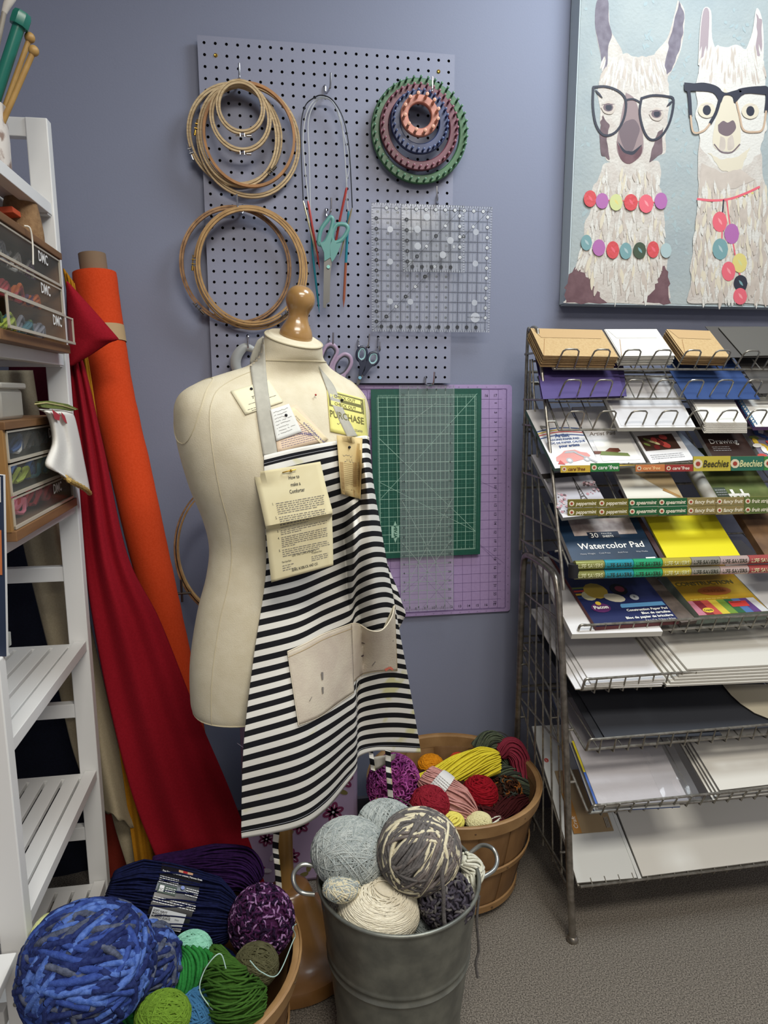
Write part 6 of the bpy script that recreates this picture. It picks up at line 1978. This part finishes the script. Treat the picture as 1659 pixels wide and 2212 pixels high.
# ------------------------------------------------------------------ stock
def stock(k, label, cat, fl, frr, ln, th, m, ms=None, base=0, name='drawing_pad', skew=0, group=None, dy=0):
    """sheet or pad lying on tier k. fl / frr: pixels of the front corners of its top face"""
    p, d, n = tdir(k)
    top = p + n * (th + base + .003)
    a, c = atplane(*fl, top, n), atplane(*frr, top, n)
    U = (c - a); W = U.length; U.normalize()
    dd = n.cross(U); dd.normalize()
    if dd.y < 0: dd = -dd
    dd = (dd + U * skew).normalized()
    # keep the far edge in front of the wall
    room = (-.012 - max(a.y, c.y)) / dd.y
    ln = min(ln, room)
    P = lambda x, y, o=0: a + U * x + dd * y + n * o
    b = MB()
    b.slab([P(0, 0), P(W, 0), P(W, ln), P(0, ln)], -n, th, m, ms)
    o = b.build(name, None, smooth=False)
    T(o, label, cat, group)
    return o, P, W, ln
def deco(o, fn):
    b = MB(); fn(b)
    if o.parent is None:
        o2 = b.build('cover_print', o, smooth=False)
    return o2
def Qd(b, P, x0, y0, x1, y1, m, o=.0006):
    b.add([P(x0, y0, o), P(x1, y0, o), P(x1, y1, o), P(x0, y1, o)], [(0, 1, 2, 3)], m)
def blob(b, P, x, y, r, m, o=.0008, ry=None, n=12, a=0):
    ry = ry or r
    b.add([P(x + r * math.cos(t) * math.cos(a) - ry * math.sin(t) * math.sin(a), y + r * math.cos(t) * math.sin(a) + ry * math.sin(t) * math.cos(a), o) for t in [2 * math.pi * k / n for k in range(n)]], [tuple(range(n))], m)
def poly(b, P, pts, m, o=.001):
    b.add([P(x, y, o) for x, y in pts], [tuple(range(len(pts)))], m)
def env_stack(k, fl, frr, ln, nn, tk, m, label, group, flap=None):
    for i in range(nn):
        j = random.uniform(-2.5, 2.5) if i < nn - 1 else 0
        j2 = random.uniform(-2, 2) if i < nn - 1 else 0
        top = (nn - 1 - i) * tk
        p, d, n = tdir(k)
        base = i * tk
        # front corners follow the stack height
        H = nn * tk
        pt = p + n * (H + .003)
        a0, c0 = atplane(*fl, pt, n), atplane(*frr, pt, n)
        off = -n * top + Vector((j * .0008, 0, 0)) + d * (j2 * .0008)
        U = (c0 - a0); W = U.length; U.normalize()
        A0 = a0 + off
        P = lambda x, y, o=0: A0 + U * x + d * y + n * o
        b = MB(); b.slab([P(0, 0), P(W, 0), P(W, ln), P(0, ln)], -n, tk * .72, m, KEDGE if m is KRAFT else PAPER2)
        if i == nn - 1:
            Pn = P
        o = T(b.build('envelope', None, smooth=False), label, 'envelope', group)
    if flap:
        b = MB()
        poly(b, Pn, [(.004, ln - .002), (W - .004, ln - .002), (W - .016, ln - .040), (.016, ln - .040)], flap, .0008)
        for e in (((.0, 0), (.022, ln - .045)),):
            poly(b, Pn, [(e[0][0], e[0][1]), (e[0][0] + .0015, e[0][1]), (e[1][0] + .0015, e[1][1]), (e[1][0], e[1][1])], MATS['kraft_dark'], .0006)
        b.build('flap', o, smooth=False)
KD = mat('kraft_dark', '9a7448', .85); KL = mat('kraft_flap', 'b5966a', .85); WF = mat('white_flap', 'd8d4ca', .85)
WPAP = mat('envelope_white', 'dedad0', .8)
env_stack(1, (1174, 768), (1335, 771), .115, 20, .0016, KRAFT, 'kraft brown envelope in the wide stack at the left end of the top tier', 'kraft envelopes at the left of the top tier', KL)
env_stack(1, (1342, 769), (1458, 768), .115, 20, .0015, WPAP, 'white envelope in the stack between the two kraft stacks on the top tier', 'white envelopes on the top tier', WF)
env_stack(1, (1480, 768), (1577, 771), .115, 18, .0016, KRAFT, 'kraft brown envelope in the narrow stack beside the dark grey sheets on the top tier', 'kraft envelopes in the middle of the top tier', KL)
DG = mat('dark_grey_card', '4a4642', .75); CHARC = mat('charcoal_paper', '2c2e34', .7)
stock(1, 'dark grey card sheet lying lowest at the right of the top tier', 'card sheet', (1578, 772), (1700, 771), .14, .0015, DG, base=.006, name='card_sheet')
stock(1, 'dark grey card sheet overlapping the lower one at the right of the top tier', 'card sheet', (1606, 769), (1740, 766), .13, .0015, mat('dark_grey_card2', '53504a', .75), base=.010, name='card_sheet')
PURP = mat('purple_paper', '43366a', .75); BLUP = mat('blue_paper', '203c6e', .75)
stock(2, 'purple paper sheet at the bottom of the small pile on the second tier', 'paper sheet', (1168, 861), (1348, 858), .16, .001, PURP, base=.001, name='paper_sheet', skew=.22)
stock(2, 'purple paper sheet in the middle of the small pile on the second tier', 'paper sheet', (1180, 858), (1354, 856), .165, .001, mat('purple_paper2', '3c3062', .75), base=.004, name='paper_sheet', skew=.28)
stock(2, 'topmost purple paper sheet on the second tier', 'paper sheet', (1173, 862), (1350, 855), .15, .001, mat('purple_paper3', '483a70', .75), base=.007, name='paper_sheet', skew=.18)
stock(2, 'royal blue paper sheet on the second tier', 'paper sheet', (1484, 862), (1642, 862), .18, .002, BLUP, base=.002, name='paper_sheet', skew=-.05)
stock(2, 'dark grey paper sheet right of the blue one on the second tier', 'paper sheet', (1640, 850), (1720, 848), .15, .002, DG, base=.004, name='paper_sheet')
o, P, W, ln = stock(3, 'white shrink wrapped paper pack with tan side on the third tier', 'paper pack', (1338, 924), (1503, 923), .19, .012, mat('pack_white', 'd6d4d0', .35), PAPER2, name='paper_pack')
deco(o, lambda b: (Qd(b, P, .006, .006, W - .006, ln - .02, mat('pack_sheet', 'c8c6c6', .3)),))
for i in range(12):
    stock(3, 'white envelope in the small stack on the third tier beside the spiral notebook', 'envelope', (1523 + (i * 7 % 5 - 2), 935 - i * 2), (1616 + (i * 5 % 5 - 2), 935 - i * 2), .13, .0012, WPAP, base=i * .0019, name='envelope', group='white envelopes on the third tier')
o, P, W, ln = stock(3, 'spiral notebook with blue coil at the right end of the third tier', 'notebook', (1632, 922), (1730, 921), .15, .012, PAPER, mat('violet_edge', '6a4a80', .7), name='spiral_notebook')
b = MB(); TE = mat('blue_coil', '2c6a94', .35)
for k in range(16):
    c = P(.002, .008 + k * .009, 0)
    b.tube([c + Vector((.006 * math.cos(a), 0, .006 * math.sin(a))) for a in [math.pi * 2 * q / 10 for q in range(10)]], .0011, TE, 5, closed=True)
b.build('spiral_coil', o)
# tier 4
PW2 = mat('pad_white', 'd8d6d4', .5); GREYP = mat('pad_grey', '9a9894', .5)
CR_ = mat('print_red', 'b8443c', .5); CP_ = mat('print_salmon', 'cf8c84', .5); CB_ = mat('print_blue', '2c4a84', .5); CG_ = mat('print_green', '6c7a3c', .5); CK = mat('print_dark', '2a2420', .5); CY_ = mat('print_yellow', 'd8b83c', .5); LGR = mat('print_lightgrey', 'a8a8aa', .5)
o, P, W, ln = stock(4, 'tracing paper pad with a red car drawing at the left of the fourth tier', 'paper pad', (1199, 1012), (1296, 1003), .20, .010, PW2, mat('pad_teal_edge', '4c6a60', .6), base=.006)
def f(b):
    s_ = W / .115
    c = [(.012, .022), (.016, .034), (.034, .044), (.044, .052), (.072, .053), (.084, .044), (.098, .040), (.103, .030), (.092, .022), (.06, .016), (.03, .012)]
    poly(b, P, [(x * s_, y) for x, y in c], CP_, .0006)
    poly(b, P, [(x * s_, y) for x, y in [(.040, .044), (.048, .050), (.068, .050), (.076, .043)]], LGR, .0009)
    for x in (.045, .090): blob(b, P, x * s_, .020, .0085, LGR, .0009); blob(b, P, x * s_, .020, .0045, PW2, .0012)
    poly(b, P, [(x * s_, y) for x, y in [(.012, .012), (.030, .008), (.022, .024)]], CR_, .0009)
    for i, (m, y) in enumerate(((CB_, .096), (CR_, .106), (CY_, .113), (CB_, .120))): 
        b.add([P(x * W / 8, y + .008 * math.sin(math.pi * x / 8) + q, .0006) for x in range(9) for q in (0, .003)], [(2 * x, 2 * x + 2, 2 * x + 3, 2 * x + 1) for x in range(8)], m)
    b.text('Artist', lambda x, y: P(x, y, .0012), W * .5, .098, .011, CB_, 'C', bold=.03)
    b.text('TRACING PAPER PAD', lambda x, y: P(x, y, .0012), W * .5, .087, .006, CB_, 'C', bold=.02, wmax=W * .9)
    b.text('BLOC DE PAPIER CALQUE', lambda x, y: P(x, y, .0012), W * .52, .076, .006, CB_, 'C', bold=.02, wmax=W * .9)
    b.text('pour artists', lambda x, y: P(x, y, .0012), W * .55, .064, .008, CB_, 'C', bold=.03, wmax=W * .75)
    poly(b, P, [(W * .55, .045), (W * .58, .047), (W * .98, .008), (W * .94, .004)], LGR, .0012)
deco(o, f)
o, P, W, ln = stock(4, 'artist pad with green crayon photo beside the tracing pad', 'paper pad', (1298, 1009), (1398, 1004), .21, .006, PW2, GREYP, base=.001)
def f(b):
    b.text('Artist Pad', lambda x, y: P(x, y, .0012), W * .08, .105, .012, mat('print_brown_grey', '75685c', .5), 'L', shear=.3, wmax=W * .85)
    Qd(b, P, W * .1, .018, W * .92, .088, PAPER)
    poly(b, P, [(.0, .052), (.03, .050), (.045, .060), (.068, .058), (.07, .048), (.05, .040), (.0, .042)], mat('print_brown', '6a3c2a', .5), .0012)
    poly(b, P, [(.012, .038), (.020, .050), (.085, .040), (.088, .030), (.03, .036)], CG_, .0015)
    Qd(b, P, 0, 0, W, .006, CY_, .001)
deco(o, f)
o, P, W, ln = stock(4, 'sketch pad with a red flower picture in the middle of the fourth tier', 'paper pad', (1406, 1001), (1500, 993), .20, .010, PW2, GREYP, base=.003)
def f(b):
    x0_, x1_ = .006, W - .016
    Qd(b, P, x0_, .040, x1_, .092, mat('print_umber', '3c2418', .5))
    for k in range(14): blob(b, P, x0_ + .035 + (k * .37 % 1) * .035, .050 + (k * .61 % 1) * .034, .008, CR_ if k % 3 else mat('print_dkred', '6c1c1c', .5), .001 + k * .00005)
    for k in range(6): blob(b, P, x0_ + .012 + (k * .3 % 1) * .03, .060 + (k * .7 % 1) * .02, .009, mat('print_cream', 'c8bc8c', .5) if k % 2 else CG_, .002, .004, a=-.6)
    for k in range(3): words(b, lambda u, v, o=0: P(u, v, .001), .01, W - .02, .012 + k * .006, .002, LGR, .12)
deco(o, f)
stock(4, 'grey backed pad standing on edge behind the sketch pad with pens picture', 'paper pad', (1502, 992), (1522, 985), .19, .004, mat('print_pens', '6c7480', .5), GREYP, base=.003)
o, P, W, ln = stock(4, 'dark brown Drawing pad on the fourth tier', 'paper pad', (1545, 996), (1640, 994), .19, .012, mat('drawing_brown', '33211a', .45), GREYP, base=.002)
deco(o, lambda b: (b.text('Drawing', lambda x, y: P(x, y, .001), W * .12, .058, .016, PAPER, 'L', wmax=W * .8), [words(b, lambda u, v, o=0: P(u, v, .001), .012, W * .5, .046 - k * .006, .0015, LGR, .12) for k in range(3)], Qd(b, P, W * .2, .094, W * .3, .12, LGR), Qd(b, P, W * .6, .098, W * .7, .12, LGR)))
o, P, W, ln = stock(4, 'pad with bright multicoloured splash cover at the right end of the fourth tier', 'paper pad', (1648, 992), (1740, 990), .20, .010, mat('print_slate', '7a7484', .5), GREYP, base=.004)
deco(o, lambda b: [blob(b, P, .004 + (k * .37 % 1) * .08, .012 + (k * .23 % 1) * .09, .013, (CR_, CY_, CB_, CG_, PAPER)[k % 5], .0006 + k * .0001, .007, a=k) for k in range(20)])
# tier 5
o, P, W, ln = stock(5, 'pad with iron lattice tower and pink blossom painting on the fifth tier', 'paper pad', (1216, 1119), (1322, 1108), .21, .010, mat('print_mist', 'b0aeb4', .5), GREYP, base=.004)
def f(b):
    Qd(b, P, 0, .125, W, .142, CK)
    TW = mat('print_tower', '45403c', .5)
    cx = W * .60
    poly(b, P, [(cx - .017, .018), (cx - .012, .018), (cx - .004, .060), (cx, .112), (cx + .004, .060), (cx + .012, .018), (cx + .017, .018), (cx + .006, .062), (cx + .001, .122), (cx - .001, .122), (cx - .006, .062)], TW)
    for y, h in ((.040, .008), (.058, .006), (.080, .004)): Qd(b, P, cx - h, y, cx + h, y + .003, TW, .0013)
    for k in range(9): poly(b, P, [(cx - .009 + .0008 * k, .03 + k * .008), (cx + .007 - .0008 * k, .036 + k * .008), (cx + .007 - .0008 * k, .037 + k * .008), (cx - .009 + .0008 * k, .031 + k * .008)], TW, .0014)
    BL_ = (mat('print_blossom', 'b08088', .5), mat('print_blossom2', 'cbb0b4', .5), mat('print_branch', '5c4a4c', .5))
    for k in range(70):
        x = random.random() * .035 if k % 2 else W - .035 + random.random() * .034
        y = .014 + random.random() * (.06 if k % 2 else .04) + (0 if k % 2 else .05)
        blob(b, P, x, y, random.uniform(.0015, .0042), BL_[k % 3], .0007 + k * .00001, n=7)
    Qd(b, P, 0, 0, W, .012, mat('print_mist2', 'c8c4c4', .5), .0012)
deco(o, f)
o, P, W, ln = stock(5, 'white pad with a tan diagonal corner beside the tower pad', 'paper pad', (1371, 1109), (1492, 1105), .24, .010, mat('pad_cream', 'd4d0c2', .5), GREYP, base=.002)
deco(o, lambda b: (poly(b, P, [(W, .030), (W, .13), (W * .35, .13)], mat('print_sand', 'b09a74', .5), .0006), poly(b, P, [(W * .7, .07), (W * .95, .045), (W * .97, .05), (W * .74, .078)], mat('print_ochre', '9a7238', .5), .001)))
t = T(MB().tube([tdir(5)[0] + Vector((atplane(1533, 1100, *(tdir(5)[0], tdir(5)[2])).x, 0, 0)) + tdir(5)[2] * .019 + tdir(5)[1] * s_ for s_ in (.004, .06, .12, .20)], .016, mat('grey_tube_paper', '9a968c', .6), 24).build('paper_roll'), 'rolled grey paper lying up the slope of the fifth tier', 'paper roll')
o, P, W, ln = stock(5, 'olive green pad picturing white garden chairs on the fifth tier', 'paper pad', (1566, 1105), (1690, 1101), .22, .012, mat('print_lawn', '55622f', .5, c2='67703c', ns=30), GREYP, base=.003)
def f(b):
    Qd(b, P, .004, .045, .036, .078, mat('print_darkolive', '3a4434', .5), .0008)
    for k in range(3): words(b, lambda u, v, o=0: P(u, v, .0014), .006, .034, .052 + k * .008, .002, LGR, .1)
    for cx, s_ in ((.048, 1), (.075, .8)):
        Qd(b, P, cx - .002 * s_, .030, cx + .006 * s_, .070, PAPER, .001); Qd(b, P, cx - .012 * s_, .048, cx + .020 * s_, .056, PAPER, .0012)
        for q in (-.010, .002, .014): Qd(b, P, cx + q * s_, .030, cx + (q + .003) * s_, .050, PAPER, .001)
deco(o, f)
# tier 6
o, P, W, ln = stock(6, 'dark blue Watercolor Pad at the left of the sixth tier', 'paper pad', (1241, 1222), (1425, 1213), .20, .012, mat('print_navy_teal', '14304a', .45, c2='10263c', ns=10), mat('pad_lightedge', 'b0aca4', .6), base=.004)
def f(b):
    Qd(b, P, .03, .088, W - .02, .19, mat('print_mauve_photo', '8c7c78', .5, c2='b0a49c', ns=40), .0005)
    Qd(b, P, W * .30, .078, W * .68, .098, mat('print_navy', '0e1c30', .5), .0009)
    b.text('30', lambda x, y: P(x, y, .0014), W * .33, .080, .015, PAPER, 'L'); b.text('9 in x 12 in', lambda x, y: P(x, y, .0014), W * .47, .090, .004, PAPER, 'L'); b.text('SHEETS', lambda x, y: P(x, y, .0014), W * .47, .080, .006, PAPER, 'L', bold=.01)
    b.text('Watercolor Pad', lambda x, y: P(x, y, .0012), W * .52, .046, .018, PAPER, 'C', bold=.012, wmax=W * .78)
    for k, s_ in enumerate(('Heavy Weight', 'Cold Press', 'Acid Free', 'Wet Media')): b.text(s_, lambda x, y: P(x, y, .0012), W * (.12 + k * .22), .030, .0045, LGR, 'L', wmax=W * .18)
    Qd(b, P, W - .03, .006, W - .006, .014, PAPER, .001)
deco(o, f)
stock(6, 'dark red pad edge between the dark blue Watercolor Pad and yellow card', 'paper pad', (1430, 1212), (1440, 1211), .24, .008, mat('pad_maroon', '3c2424', .6), name='drawing_pad', base=.002)
stock(6, 'bright yellow card sheet on the sixth tier', 'card sheet', (1443, 1210), (1601, 1203), .19, .005, mat('yellow_card', 'dcd024', .35), mat('yellow_card_edge', 'b8ac30', .7), base=.006, name='card_sheet')
stock(6, 'brown paper pack right of the yellow card on the sixth tier', 'paper pack', (1655, 1203), (1760, 1200), .24, .02, mat('brown_pack', '7c5c3c', .7, c2='5c422c', ns=20), name='paper_pack', base=.002)
# tier 7
stock(7, 'white paper pad lowest at the left of the seventh tier', 'paper pad', (1236, 1370), (1432, 1364), .30, .014, PW2, PAPER2, base=0)
o, P, W, ln = stock(7, 'navy blue construction paper pad with bright shapes on the seventh tier', 'paper pad', (1288, 1354), (1468, 1341), .30, .010, mat('print_royal', '1c2450', .45), mat('pad_redside', '5c2024', .6), base=.016)
def f(b):
    for k, m in enumerate((CB_, CY_, CR_, CG_)): Qd(b, P, .0, .10 + k * .012, .04, .107 + k * .012, m, .0005)
    blob(b, P, .055, .125, .030, mat('print_honey', 'b89c3c', .5), .0008); blob(b, P, .03, .108, .018, mat('print_paleyellow', 'c8c49c', .5), .0007); blob(b, P, .090, .095, .026, mat('print_offwhite', 'c4bea8', .5), .0009, .016, a=-.3)
    blob(b, P, .115, .125, .022, mat('print_blackish', '10141c', .5), .001); blob(b, P, .118, .126, .012, mat('print_wine', '74303c', .5), .0014)
    blob(b, P, .140, .092, .011, mat('print_ltgrey', 'b0b4b8', .5), .0014); b.text('8', lambda x, y: P(x, y, .002), .140, .089, .007, CK, 'C')
    blob(b, P, .040, .062, .024, mat('print_violet', '5c2860', .5), .0012, .017)
    blob(b, P, .040, .078, .007, CY_, .0014)
    b.text('Pacon', lambda x, y: P(x, y, .002), .040, .058, .011, PAPER, 'C', bold=.04, wmax=.036)
    poly(b, P, [(.090, .064), (.094, .071), (W - .006, .071), (W - .004, .057), (.090, .057)], mat('print_sky', '5c94c0', .5), .001)
    for k, s_ in enumerate(('Construction Paper Pad', 'Bloc de cartulina', 'Bloc de papier de bricolage')):
        b.text(s_, lambda x, y: P(x, y, .0016), W - .006, .043 - k * .013, .0075, PAPER, 'R', bold=.03, wmax=(.105, .075, .125)[k])
    b.text('9 in x 12 in  22.9cm x 30.5cm', lambda x, y: P(x, y, .0016), W - .006, .006, .005, PAPER, 'R', wmax=.075)
    Qd(b, P, .018, .004, .030, .010, PAPER, .001)
deco(o, f)
stock(7, 'grey brown chipboard sheets between the two construction paper pads', 'board', (1472, 1345), (1506, 1340), .30, .010, mat('chipboard', '6c6058', .8, c2='5c524c', ns=60), base=.004, name='chipboard')
o, P, W, ln = stock(7, 'yellow construction paper pack with rainbow stripes on the seventh tier', 'paper pack', (1510, 1330), (1662, 1320), .28, .026, mat('print_mustard', 'b08c24', .4), mat('paper_greenish_edge', '7c887c', .7), base=.002, name='paper_pack')
def f(b):
    cols_ = ('b87484', '7c2430', 'b84c40', 'c8b43c', '6c8c34', '2c5c3c', '4c6c9c', '5c3c74', 'c4c4c4')
    w_ = W / 9
    for k, c in enumerate(cols_):
        b.add([P(k * w_, 0, .0008), P((k + 1) * w_, 0, .0008), P((k + .6) * w_, .052, .0008), P((k - .4) * w_ if k else 0, .052, .0008)], [(0, 1, 2, 3)], mat('rb_' + c, c, .5))
    blob(b, P, W * .18, .016, .014, CY_, .0012, .009); b.text('Crayola', lambda x, y: P(x, y, .0018), W * .18, .013, .006, mat('print_darkgreen', '28482c', .5), 'C', wmax=.022, bold=.02)
    Qd(b, P, W * .55, .022, W * .80, .042, mat('print_tag_red', 'c83c34', .5), .0012); b.text('0291010119', lambda x, y: P(x, y, .0018), W * .57, .036, .004, CK, 'L')
    blob(b, P, W * .5, .085, .045, mat('print_burnt', 'a8602c', .5), .0010, .017)
    b.text('CN7226', lambda x, y: P(x, y, .0014), W * .5, .080, .012, mat('print_rust', '8c4420', .5), 'C')
    b.text('CONSTRUCTION', lambda x, y: P(x, y, .0012), W * .45, .110, .014, mat('print_olive', '5c5428', .5), 'C', bold=.03, wmax=W * .9)
    words(b, lambda u, v, o=0: P(u, v, .001), .01, W * .6, .056, .002, mat('print_yel2', 'd8c45c', .5), .2)
deco(o, f)
stock(7, 'white paper pad at the right end of the seventh tier', 'paper pad', (1666, 1322), (1760, 1316), .30, .02, PW2, PAPER2, base=.002)
# tier 8
for i in range(4):
    stock(8, ('lowest white sheet of the left pile on the eighth tier', 'second white sheet from below in the left pile on the eighth tier', 'third white sheet from below in the left pile on the eighth tier', 'top white sheet of the left pile on the eighth tier')[i], 'paper sheet', ((1243, 1488), (1256, 1484), (1266, 1480), (1277, 1476))[i], ((1430, 1481), (1432, 1477), (1436, 1472), (1438, 1468))[i], .33, .003, mat('sheet_white', 'd6d4d4', .7), PAPER2, base=i * .0042, name='paper_sheet', skew=(-.02, .0, .01, .0)[i])
for i in range(6):
    stock(8, ('lowest', 'second from below', 'third from below', 'fourth from below', 'second from the top', 'topmost')[i] + ' white board of the right pile on the eighth tier', 'board', (1440 + i * 9, 1480 - i * 7), (1760, 1466 - i * 7), .33, .0050, mat('board_white', 'd0ccc2', .7), PAPER2, base=i * .0066, name='mount_board', skew=(0, .01, -.01, .015, 0, 0)[i])
# tier 9
stock(9, 'lower charcoal paper sheet on the ninth tier', 'paper sheet', (1288, 1597), (1560, 1588), .42, .002, CHARC, base=.001, name='paper_sheet', skew=-.03)
stock(9, 'wide charcoal paper sheet lying on top of the ninth tier pile', 'paper sheet', (1306, 1592), (1740, 1566), .42, .002, mat('charcoal_paper2', '303238', .65), base=.006, name='paper_sheet')
p, d, n = tdir(9)
pp = p + n * .016
cpts = [(1560, 1478), (1580, 1502), (1600, 1520), (1630, 1540), (1660, 1552), (1700, 1560), (1740, 1560), (1740, 1478)]
T(MB().slab([atplane(x, y, pp, n) for x, y in cpts], -n, .003, mat('cream_board', 'c9c0a8', .7), mat('cream_board_edge', '2c2824', .7)).build('curved_board', None, smooth=False), 'cream board with a curved edge at the right end of the ninth tier', 'board')
# tier 10
stock(10, 'yellow and blue edged pad lowest at the left of the tenth tier', 'paper pad', (1284, 1752), (1470, 1742), .33, .004, mat('pad_grey2', '84827e', .5), mat('pad_blue_edge', '2c4c8c', .5), base=.0)
o, P, W, ln = stock(10, 'pack of white paper in shiny clear plastic wrap on the tenth tier', 'paper pack', (1294, 1741), (1488, 1729), .30, .008, mat('wrapped_white', 'b8b4b6', .16, spec=.8, bump=.8, bs=26), PAPER2, base=.006, name='paper_pack')
deco(o, lambda b: (Qd(b, P, -.006, .0, -.001, .085, mat('edge_blue', '2c54a0', .5), .0), Qd(b, P, -.006, .085, -.001, .17, mat('edge_yellow', 'c8b828', .5), .0)))
b = MB()
b.grid(lambda u, v: P(W * .72 + u * (W * .42), -.002 + v * .17, .003 + .004 * math.sin(u * 9) * math.sin(v * 7)), 20, 16, mat('cellophane', 'd0d0d4', .08, alpha=.16, spec=.9))
b.build('plastic_wrap', o)
for i in range(4):
    stock(10, ('lowest', 'second from below', 'third from below', 'topmost')[i] + ' white board of the pile on the tenth tier', 'board', (1540 + i * 5, 1728 - i * 7), (1760, 1704 - i * 7), .33, .0055, mat('board_white', 'd0ccc2', .7), mat('board_grey_edge', '8c8a86', .7), base=i * .0072, name='mount_board', skew=(0, .01, -.01, 0)[i])
# tier 11
o, P, W, ln = stock(11, 'white foam board with a red dot at the left of the bottom tier', 'board', (1247, 1907), (1376, 1896), .40, .006, mat('foam_white', 'd2d4d0', .7), PAPER2, base=.001, name='foam_board')
deco(o, lambda b: (blob(b, P, .012, .30, .006, CR_, .0006), b.text('L', lambda x, y: P(x, y, .001), .0105, .297, .006, PAPER, 'L')))
def f(b):
    pass
stock(11, 'narrow white foam board edge between two wider boards on the bottom tier', 'board', (1379, 1898), (1386, 1897), .40, .008, mat('foam_white', 'd2d4d0', .7), name='foam_board', base=.001)
stock(11, 'wide white foam board filling the right of the bottom tier', 'board', (1388, 1893), (1760, 1846), .40, .007, mat('foam_white2', 'd4d2ca', .7), PAPER2, base=.001, name='foam_board')
p, d, n = tdir(11)
o, P, W, ln = stock(11, 'tan kraft craft card pack lying on the left board of the bottom tier', 'card pack', (1240, 1801), (1326, 1794), .16, .003, mat('craft_tan', '9c8664', .7), base=.009, name='card_pack')
deco(o, lambda b: (Qd(b, P, 0, 0, .020, .10, mat('craft_orange', 'b07c38', .6), .0005), b.text('Craft', lambda x, y: P(.015 - y, .012 + x, .001), 0, 0, .010, PAPER, 'L', shear=.2), [Qd(b, P, W - .016 + k * .0018, .008, W - .0152 + k * .0018, .034, (CK, PAPER)[k % 2], .001) for k in range(7)]))
